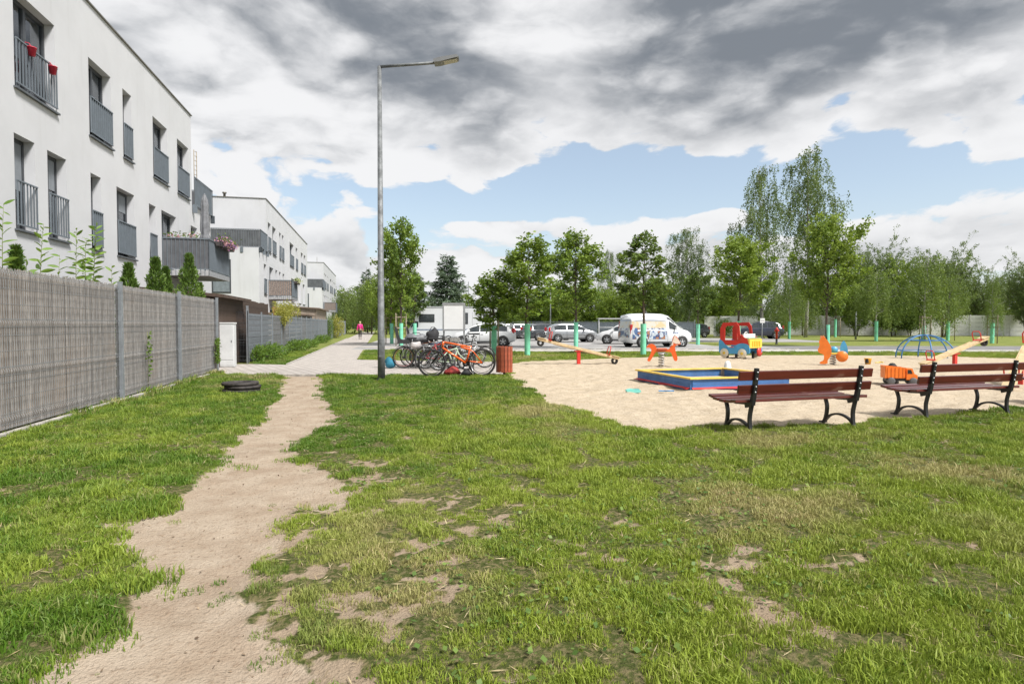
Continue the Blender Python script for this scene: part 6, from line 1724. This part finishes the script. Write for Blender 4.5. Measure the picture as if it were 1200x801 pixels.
make_car('dark car partly hidden at the left end of the second row', 'hatch', gyp, cY(601, 0, 58), R(200), group=carg)
make_car('pale estate car hidden behind the white one at the fence', 'estate', sp_, cY(588, 0, 58), R(200), group=carg)
# printed van
v = make_car('white van with printed beach picture on its side, rear towards the left', 'van', wp, cY(768, 0, 37.4), R(16), 'van', 'parked_van')
t, p, hw, bz, tz, htw, sidept = v
dm_ = bpy.data.materials.new('printed_film'); dm_.use_nodes = True; nt = E.nt = dm_.node_tree; b = nt.nodes['Principled BSDF']
tcn = nt.nodes.new('ShaderNodeTexCoord'); o_ = E(tcn.outputs['Object']); px_ = sep(o_)
n1_ = noise(vscale(o_, (1.7, 1, 2.0)), 1.0, 2, .5, 1.2); n2_ = noise(vscale(o_, (4.5, 2, 2.6)), 1.0, 2, .5, .8)
c0 = mixc(smooth(n1_, .42, .50), (0.06, 0.12, 0.26), (0.50, 0.55, 0.60)); c0 = mixc(smooth(n2_, .50, .56), c0, (0.05, 0.045, 0.12)); c0 = mixc(smooth(n2_, .60, .63), c0, (0.35, 0.16, 0.08))
upc = mixc(smooth(n1_, .45, .6), (0.58, 0.46, 0.27), (0.55, 0.53, 0.46)); c0 = mixc(smooth(px_[2] + (n1_ - .5) * .15, 1.14, 1.20), c0, upc); c0 = mixc(smooth(px_[2], 1.55, 1.62), c0, (0.30, 0.33, 0.38))
nt.links.new(c0.s, b.inputs['Base Color']); b.inputs['Roughness'].default_value = .3; b.inputs['Coat Weight'].default_value = .8
for s in (-1, 1):
    m = MB(); vv = []; k = 16; rows = 8; L = p['L']
    for j in range(k + 1):
        f = .035 + (.565 - .035) * j / k
        for q in range(rows + 1):
            g = q / rows; z = .50 + (tz(f) - .16 - .50) * g
            if z < bz(f): a = hw(f) * (1.0 if z < bz(f) - .1 else .985)
            else: a = hw(f) * .955 + (htw(f) - hw(f) * .955) * min(1, (z - bz(f)) / ((tz(f) - bz(f)) * .86))
            vv.append(((f - .5) * L, s * (a + .007), z))
    # keep clear of the wheel arch
    fs = []
    for j in range(k):
        for q in range(rows):
            f = .035 + .53 * (j + .5) / k; z = .50 + (tz(f) - .66) * (q + .5) / rows
            if math.hypot((f - .18) * L, z - .33) < .42: continue
            a = j * (rows + 1) + q; fs.append((a, a + rows + 1, a + rows + 2, a + 1))
    m.add(vv, fs, True); part('side_print', m, dm_, t)
m = MB(); L = p['L']; m.box(-L / 2 - .012, -L / 2 - .004, -.72, .72, .60, 1.0); part('rear_print', m, dm_, t)
m = MB().prism([(-L / 2 - .02, 1.05), (-L / 2 + .125, 1.70), (-L / 2 + .135, 1.70), (-L / 2 - .01, 1.05)], -.66, .66, 'y'); part('rear_print', m, dm_, t)
for k in range(3): part('door_lettering', MB().box(.70 + k * .13, .80 + k * .13, -(hw(.7) + .010), -(hw(.7) + .004), .86, .90), M('print_blue', (.08, .16, .4), .4), t)
make_car('taller plain white van behind the printed one', 'bigvan', wp, cY(764, 0, 49.0), R(14), 'van', 'parked_van')

# motorhome
mh = thing('motorhome', 'long white motorhome behind the bicycles and notice board', 'motorhome', (AT(530, 0, 43.5).x, 43.5, 0.01), R(2))
mw = M('motorhome_white', (0.66, 0.675, 0.69), .45, var=.04, scale=1)
L2_ = 3.2
part('body', MB().prism([(-L2_, .45), (-L2_ - .02, .9), (-2.75, 1.55), (-2.5, 2.35), (-2.2, 2.66), (3.15, 2.66), (3.2, 2.6), (3.2, .45)], -1.1, 1.1, 'y'), mw, mh)
part('roof_edge', MB().box(-2.2, 3.17, -1.125, -1.10, 2.58, 2.64), M('grey_trim', (.35, .36, .38), .5), mh)
for (x0, x1, z0, z1) in ((-2.35, -1.25, 1.55, 2.12), (.62, 1.12, 1.42, 2.22), (-.2, .3, 1.6, 2.1), (2.2, 2.7, 1.6, 2.1)):
    w = part('window', MB().cbox(((x0 + x1) / 2, -1.11, (z0 + z1) / 2), (x1 - x0, .03, z1 - z0), bev=.012), plas, mh); part('pane', MB().cbox(((x0 + x1) / 2, -1.13, (z0 + z1) / 2), (x1 - x0 - .08, .012, z1 - z0 - .08)), cglass, w)
part('cab_window', MB().prism([(-2.95, 1.2), (-2.72, 1.6), (-2.4, 1.6), (-2.4, 1.2)], -1.12, -1.105, 'y'), cglass, mh)
part('door', MB().cbox((1.75, -1.108, 1.45), (.62, .02, 1.7), bev=.008), mw, mh); part('side_stripe', MB().box(-2.6, 3.1, -1.112, -1.102, .98, 1.06), M('grey_stripe', (.2, .24, .33), .4), mh)
part('skirt', MB().box(-2.6, 3.18, -1.08, 1.08, .32, .46), plas, mh); part('roof_vent', MB().cbox((.2, 0, 2.72), (.5, .5, .12), bev=.03), mw, mh)
for x in (-2.2, 1.7):
    for s in (-1, 1):
        w = part('wheel', MB().lathe([(.2, -.1), (.31, -.1), (.33, -.07), (.33, .07), (.31, .1), (.2, .1)], 22, 'y', (x, s * 1.02, .33)), rubber, mh); part('rim', rim_mb(x, s * 1.13, .33, s), rimm, w)

# ================================================================== BICYCLES
def bike(label, loc, rot, fc, R_=.345, wb=1.06, mtb=False, tyre=.022, rimc=None, guards=False, carrier=False, childseat=False, basket=False, roll=0.0, name='bicycle', kids_=False):
    t = thing(name, label, 'bicycle', loc, rot, 'bicycles parked at the rack'); t.rotation_euler = (roll, 0, rot)
    fm_ = paint('frame_' + fc[0], fc[1], .3, coat=.5); rim_ = rimc or steel
    rw, fw = Vector((0, 0, R_)), Vector((wb, 0, R_)); bbk = Vector((.43, 0, R_ - .04 if not mtb else R_ - .02)); sc_ = R_ / .345
    st = Vector((.30, 0, R_ + .42 * sc_)); htt = Vector((wb - .30 * (1.0 if not mtb else 1.05), 0, R_ + (.50 if not mtb else .53) * sc_)); hb = Vector((wb - .255 * (1.0 if not mtb else 1.05), 0, R_ + .38 * sc_))
    for nm, c in (('rear', rw), ('front', fw)):
        w = part('wheel', MB().tube([(c.x + R_ * .93 * math.cos(a), 0, c.z + R_ * .93 * math.sin(a)) for a in np.linspace(0, 2 * PI, 33)[:-1]], tyre * 1.05, 8, closed=True), rubber, t)
        part('rim', MB().tube([(c.x + (R_ - tyre * 2.2) * .93 * math.cos(a), 0, c.z + (R_ - tyre * 2.2) * .93 * math.sin(a)) for a in np.linspace(0, 2 * PI, 33)[:-1]], .009, 6, closed=True), rim_ if not mtb else plas, w)
        spk = MB()
        for k in range(18):
            a = k * PI / 9; spk.tube([(c.x + .02 * math.cos(a + 1), .025 * (-1) ** k, c.z + .02 * math.sin(a + 1)), (c.x + (R_ - tyre * 2) * .93 * math.cos(a), 0, c.z + (R_ - tyre * 2) * .93 * math.sin(a))], .0018, 3, cap=False)
        part('spokes', spk, steel, w)
        part('hub', MB().lathe([(.0, -.05), (.02, -.05), (.028, -.03), (.018, 0), (.028, .03), (.02, .05), (0, .05)], 10, 'y', c), plas, w)
    f = MB(); tr = .019 if not mtb else .027
    f.tube([bbk, hb], tr * 1.15, 8); f.tube([st + Vector((0, 0, -.04)), htt + Vector((0, 0, -.02))], tr, 8); f.tube([bbk, st], tr, 8); f.tube([hb, htt], tr * 1.2, 8)
    if mtb:
        f.tube([bbk + Vector((.02, 0, .08)), (.22, .04, R_ + .02), rw + Vector((0, .05, 0))], .016, 6); f.tube([bbk + Vector((.02, 0, .08)), (.22, -.04, R_ + .02), rw + Vector((0, -.05, 0))], .016, 6)
        f.tube([rw + Vector((.0, .05, 0)), (.24, .03, R_ + .30), (.36, 0, R_ + .36)], .016, 6); f.tube([rw + Vector((.0, -.05, 0)), (.24, -.03, R_ + .30), (.36, 0, R_ + .36)], .016, 6)
        f.tube([(.36, 0, R_ + .36), (.58, 0, R_ + .42)], .028, 8)
    else:
        for s in (-1, 1): f.tube([bbk + Vector((0, s * .02, 0)), rw + Vector((0, s * .05, 0))], .010, 6); f.tube([st + Vector((0, s * .012, -.05)), rw + Vector((0, s * .05, 0))], .008, 6)
    part('frame', f, fm_, t)
    fk = MB()
    for s in (-1, 1): fk.tube([hb + Vector((0, s * .03, -.02)), hb + Vector((.03, s * .055, -.10)), fw + Vector((0, s * .055, 0))], .014 if not mtb else .020, 8)
    fk.tube([hb + Vector((0, -.055, -.03)), hb + Vector((0, .055, -.03))], .02, 6); part('fork', fk, plas if mtb else fm_, t)
    sp2 = st + (st - bbk).normalized() * (.17 if not mtb else .31)
    part('seat_post', MB().tube([st, sp2], .013, 8), plas if mtb else steel, t)
    part('saddle', MB().prism(smooth_poly([(-.13, -.07), (-.14, .07), (-.04, .06), (.06, .025), (.15, .015), (.15, -.015), (.06, -.025), (-.04, -.06)], 3), 0, .035, 'z', Matrix.Translation(sp2 + Vector((-.01, 0, 0)))), plas, t)
    stem = htt + (htt - hb).normalized() * .10; hbm = MB().tube([htt, stem, stem + Vector((.06, 0, .02))], .014, 8)
    q = stem + Vector((.06, 0, .02)); w_ = .29 if not mtb else .37
    if mtb: hbm.tube([q + Vector((-.05, -w_, .04)), q + Vector((-.01, -.12, .03)), q, q + Vector((-.01, .12, .03)), q + Vector((-.05, w_, .04))], .013, 8)
    else: hbm.tube([q + Vector((-.16, -w_, .03)), q + Vector((-.04, -w_ * .9, .06)), q + Vector((0, -.1, .04)), q, q + Vector((0, .1, .04)), q + Vector((-.04, w_ * .9, .06)), q + Vector((-.16, w_, .03))], .012, 8)
    part('handlebar', hbm, plas, t)
    cr = MB(); cr.lathe([(.045, -.052), (.09, -.052), (.095, -.046), (.09, -.04), (.045, -.04), (.045, -.052)], 18, 'y', bbk); cr.tube([bbk + Vector((0, -.06, 0)), bbk + Vector((.09, -.065, -.14))], .011, 6); cr.tube([bbk + Vector((0, .06, 0)), bbk + Vector((-.09, .065, .14))], .011, 6)
    part('crankset', cr, plas, t)
    for s, d in ((-1, (.09, -.14)), (1, (-.09, .14))): part('pedal', MB().cbox((bbk.x + d[0], s * .11, bbk.z + d[1]), (.09, .09, .025), bev=.006), plas, t)
    part('chain', MB().tube([rw + Vector((0, -.046, .035)), bbk + Vector((0, -.046, .09))], .005, 4).tube([rw + Vector((0, -.046, -.035)), bbk + Vector((0, -.046, -.09))], .005, 4), plas, t)
    part('cassette', MB().lathe([(0, -.055), (.03, -.055), (.05, -.03), (0, -.028)], 14, 'y', rw), plas, t)
    if guards:
        for c, a0, a1 in ((rw, .1, 2.9), (fw, .6, 3.0)): part('mudguard', MB().tube([(c.x + (R_ + .025) * math.cos(a), 0, c.z + (R_ + .025) * math.sin(a)) for a in np.linspace(a0, a1, 14)], .024, 6, flat=.3), plas, t)
    if carrier:
        part('carrier', MB().tube([(st.x - .02, -.06, st.z - .06), (-.18, -.06, st.z - .07), (-.18, .06, st.z - .07), (st.x - .02, .06, st.z - .06)], .008, 6).tube([(-.05, -.06, st.z - .07), rw + Vector((0, -.06, 0))], .006, 5).tube([(-.05, .06, st.z - .07), rw + Vector((0, .06, 0))], .006, 5), steel, t)
    if childseat:
        part('child_seat', MB().prism(smooth_poly([(-.20, .0), (-.30, .45), (-.24, .50), (-.12, .14), (.12, .12), (.14, .0)], 3), -.16, .16, 'y', Matrix.Translation((.02, 0, st.z + .02))), plas, t)
    if basket:
        g = q + Vector((.13, 0, -.12)); part('basket', MB().prism([(-.13, -.12), (.13, -.12), (.16, .12), (-.16, .12)], -.17, .17, 'y', Matrix.Translation(g)), M('wicker_grey', (.30, .29, .27), .9, var=.3, scale=30), t)
    part('kickstand', MB().tube([(.30, .03, R_ - .05), (.22, .16, .01)], .009, 6), steel, t)
    return t
fx_, rx_ = AT(504.5, 0, 15.95), AT(564, 0, 16.15)
dvec = Vector((fx_.x - rx_.x, 15.95 - 16.15, 0)); 
bike('orange full suspension mountain bike in front of the others', (rx_.x, 16.15, 0.0), math.atan2(dvec.y, dvec.x), ('orange', (0.80, 0.13, 0.015)), R_=.375, wb=dvec.length, mtb=True, tyre=.030, roll=R(-4))
def bk(label, px, Y, heading, fc, **k):
    a = AT(px, 0, Y); bike(label, (a.x, Y, .012), heading, fc, **k)
bk('dark bicycle with red rims farthest left in the rack', 471, 18.9, R(12), ('dark', (0.03, 0.03, 0.04)), rimc=paint('dark_red_rim', (.25, .05, .05)), guards=True, carrier=True, childseat=True, R_=.35)
bk('bicycle with silver wheels and a pale carrier bag, second in the rack', 479, 19.5, R(14), ('brown', (0.25, 0.10, 0.05)), carrier=True, guards=True, R_=.35)
bk('grey bicycle with black child seat, third in the rack', 484, 20.1, R(10), ('grey', (0.25, 0.25, 0.27)), carrier=True, childseat=True, R_=.35)
bk('red framed city bicycle directly left of the orange one', 496.5, 18.6, R(9), ('red', (0.42, 0.03, 0.03)), carrier=True, basket=True, R_=.35)
bk('white and green children bicycle behind the orange one', 512, 18.0, R(16), ('white_green', (0.55, 0.68, 0.50)), R_=.28, wb=.85)
bk('black bicycle with light wheels behind the notice board posts', 521, 20.6, R(8), ('black', (0.03, 0.03, 0.03)), carrier=True, R_=.34)
bk('dark blue bicycle squeezed in the middle of the rack', 490, 19.3, R(17), ('navy', (0.03, 0.05, 0.12)), carrier=True, guards=True, basket=True, R_=.345)
bk('silver bicycle near the notice board, farthest right in the rack', 528, 19.0, R(6), ('silver', (0.40, 0.41, 0.42)), guards=True, R_=.345)
# bike rack hoops
hm = M('rack_steel', (.33, .34, .35), .4, metal=.5)
for i, (px, Y) in enumerate(((485, 19.0), (500, 19.6), (516, 18.9), (532, 18.4))):
    a = AT(px, 0, Y); t = thing('bike_rack_hoop', ('leftmost', 'second', 'third', 'rightmost')[i] + ' steel hoop of the bicycle rack', 'bike rack', (a.x, Y, .01), R(14), 'bicycle rack hoops')
    part('hoop', MB().tube([(0, 0, -.03), (0, 0, .62), (.08, 0, .72), (.5, 0, .72), (.58, 0, .62), (.58, 0, -.03)], .022, 8), hm, t); part('crossbar', MB().tube([(0, 0, .35), (.58, 0, .35)], .014, 8), hm, t)
# bags
def bag(label, loc, size, mat, rot=0, seed=1, name='bag'):
    t = thing(name, label, 'bag', loc, rot); r = np.random.RandomState(seed); m = MB(); m.sphere((0, 0, size[2] / 2), (size[0] / 2, size[1] / 2, size[2] / 2), 18, 12)
    m.v = [(x * (1 + .10 * math.sin(z * 30 + y * 15)), y * (1 + .12 * math.cos(x * 20)), max(0, z * (1 + .14 * math.sin(x * 17 + seed)))) for x, y, z in m.v]; part('body', m, mat, t)
    part('strap', MB().tube([(-size[0] * .3, 0, size[2] * .75), (-size[0] * .1, -.03, size[2] * 1.12), (size[0] * .15, -.02, size[2] * 1.1), (size[0] * .3, 0, size[2] * .75)], .012, 6), plas, t)
    return t
g_ = G(529, 441); bag('red and pink bag lying on the grass under the orange bicycle', (g_.x, g_.y + .25, 0), (.48, .30, .24), M('red_bag_cloth', (.52, .07, .06), .7, var=.35, scale=8), .1, 1)
g_ = G(546, 441.5); bag('black bag lying under the orange bicycle by its rear wheel', (g_.x, g_.y + .25, 0), (.30, .26, .17), M('black_cloth', (.03, .03, .033), .8), .3, 2)
a = AT(455, 0, 18.9); bag('blue teal bag standing on the paving behind the lamp post', (a.x, 18.9, .012), (.36, .26, .34), M('teal_cloth', (.03, .20, .30), .8, var=.2), .4, 3)
a = AT(483, 0, 19.4); sb = bag('grey rain cover over a saddle in the bicycle rack', (a.x + .1, 19.15, .80), (.75, .34, .30), M('grey_cover', (.17, .175, .185), .6, var=.2), .15, 4, 'rain_cover'); sb['category'] = 'cover'
a = AT(487, 0, 19.0); bag('pale carrier bag hanging on the bicycles', (a.x, 18.75, .62), (.36, .2, .26), M('pale_cloth', (.50, .47, .46), .8, var=.2), .2, 5)
a = AT(506, 0, 19.0); bag('black rucksack on top of the bicycles in the rack', (a.x, 18.9, .85), (.42, .3, .42), MATS['black_cloth'], .5, 6)

# ================================================================== PERSON
pp = G(422, 397.3)
per = thing('person', 'person in bright pink jacket and dark trousers walking on the footpath', 'person', (pp.x, pp.y, 0.006), R(12))
def skin(name, chains, mat, parent, sub=1):
    """chains: list of [(x,y,z,r),...]; the first point of every later chain joins an existing vertex when it coincides"""
    me = bpy.data.meshes.new(name); vs = []; es = []; rad = []
    def vid(p):
        for i, q in enumerate(vs):
            if (Vector(q) - Vector(p[:3])).length < 1e-4: return i
        vs.append(tuple(p[:3])); rad.append(p[3] if len(p) == 4 else p[3:5]); return len(vs) - 1
    for ch in chains:
        ids = [vid(p) for p in ch]; es += [(ids[i], ids[i + 1]) for i in range(len(ids) - 1)]
    me.from_pydata(vs, es, []); o = link(name, me, parent); me.materials.append(mat)
    sk = o.modifiers.new('skin', 'SKIN'); sk.use_smooth_shade = True
    for i, v_ in enumerate(me.skin_vertices[0].data):
        r_ = rad[i]; v_.radius = (r_, r_) if not hasattr(r_, '__len__') else r_
        v_.use_root = (i == 0)
    ss = o.modifiers.new('subdivision', 'SUBSURF'); ss.levels = sub; ss.render_levels = sub
    return o
skinm = M('skin', (.55, .33, .24), .55, var=.06); pink = M('pink_jacket', (.78, .03, .25), .7, var=.15, scale=9); trou = M('dark_trousers', (.035, .03, .035), .8); hair = M('fair_hair', (.55, .42, .26), .7, var=.2, scale=30); shoe = M('dark_shoe', (.03, .03, .03), .6)
fing = []
for s in (-1, 1):
    hx = s * .27
    for k in range(4): fing.append([(hx, .04 * s, .78, .028), (hx + (k - 1.5) * .014, .05 * s + .01, .73, .009), (hx + (k - 1.5) * .015, .05 * s + .02, .70 - .006 * (k % 3), .008), (hx + (k - 1.5) * .015, .05 * s + .03, .675 - .008 * (k % 2), .007)])
    fing.append([(hx, .04 * s, .78, .028), (hx - s * .02, .05 * s + .03, .755, .010), (hx - s * .015, .05 * s + .04, .73, .008)])
body = skin('body', [[(0, 0, .90, (.10)), (0, 0, 1.05, .12), (0, .01, 1.25, .14), (0, .01, 1.38, .11), (0, .0, 1.45, .05), (0, .01, 1.53, .085), (0, .01, 1.60, .08)],
    [(0, .01, 1.38, .11), (-.17, 0, 1.36, .055), (-.22, -.02, 1.12, .042), (-.265, -.035, .87, .03), (-.27, -.04, .78, .028)], [(0, .01, 1.38, .11), (.17, 0, 1.36, .055), (.22, .02, 1.12, .042), (.265, .035, .87, .03), (.27, .04, .78, .028)],
    [(0, 0, .90, .10), (-.09, .02, .82, .06), (-.09, .10, .47, .038), (-.09, .06, .09, .024), (-.09, .16, .03, .032)], [(0, 0, .90, .10), (.09, -.02, .82, .06), (.09, -.06, .47, .038), (.09, -.22, .12, .024), (.09, -.14, .03, .032)]] + fing, skinm, per)
skin('jacket', [[(0, 0, .93, .155), (0, 0, 1.06, .145), (0, .01, 1.25, .165), (0, .01, 1.37, .13), (0, .0, 1.43, .07)],
    [(0, .01, 1.37, .13), (-.18, 0, 1.365, .072), (-.225, -.02, 1.12, .058), (-.265, -.035, .88, .045), (-.267, -.036, .83, .044)], [(0, .01, 1.37, .13), (.18, 0, 1.365, .072), (.225, .02, 1.12, .058), (.265, .035, .88, .045), (.267, .036, .83, .044)]], pink, per)
skin('trousers', [[(0, 0, .93, .135), (-.09, .02, .82, .097), (-.09, .10, .47, .07), (-.09, .065, .12, .05)], [(0, 0, .93, .135), (.09, -.02, .82, .097), (.09, -.06, .47, .07), (.09, -.21, .15, .05)]], trou, per)
part('hair', MB().sphere((0, -.012, 1.575), (.10, .108, .115), 14, 10), hair, per)
part('shoe', MB().cbox((-.09, .12, .035), (.085, .26, .07), bev=.02), shoe, per); part('shoe', MB().cbox((.09, -.17, .045), (.085, .25, .07), bev=.02), shoe, per)
fc_ = MB().sphere((-.032, .095, 1.575), .010, 8, 6).sphere((.032, .095, 1.575), .010, 8, 6); part('eyes', fc_, white, per); part('nose', MB().sphere((0, .105, 1.545), (.013, .02, .02), 8, 6), skinm, per); part('mouth', MB().sphere((0, .09, 1.51), (.024, .012, .007), 8, 6), M('lips', (.4, .12, .1), .5), per)
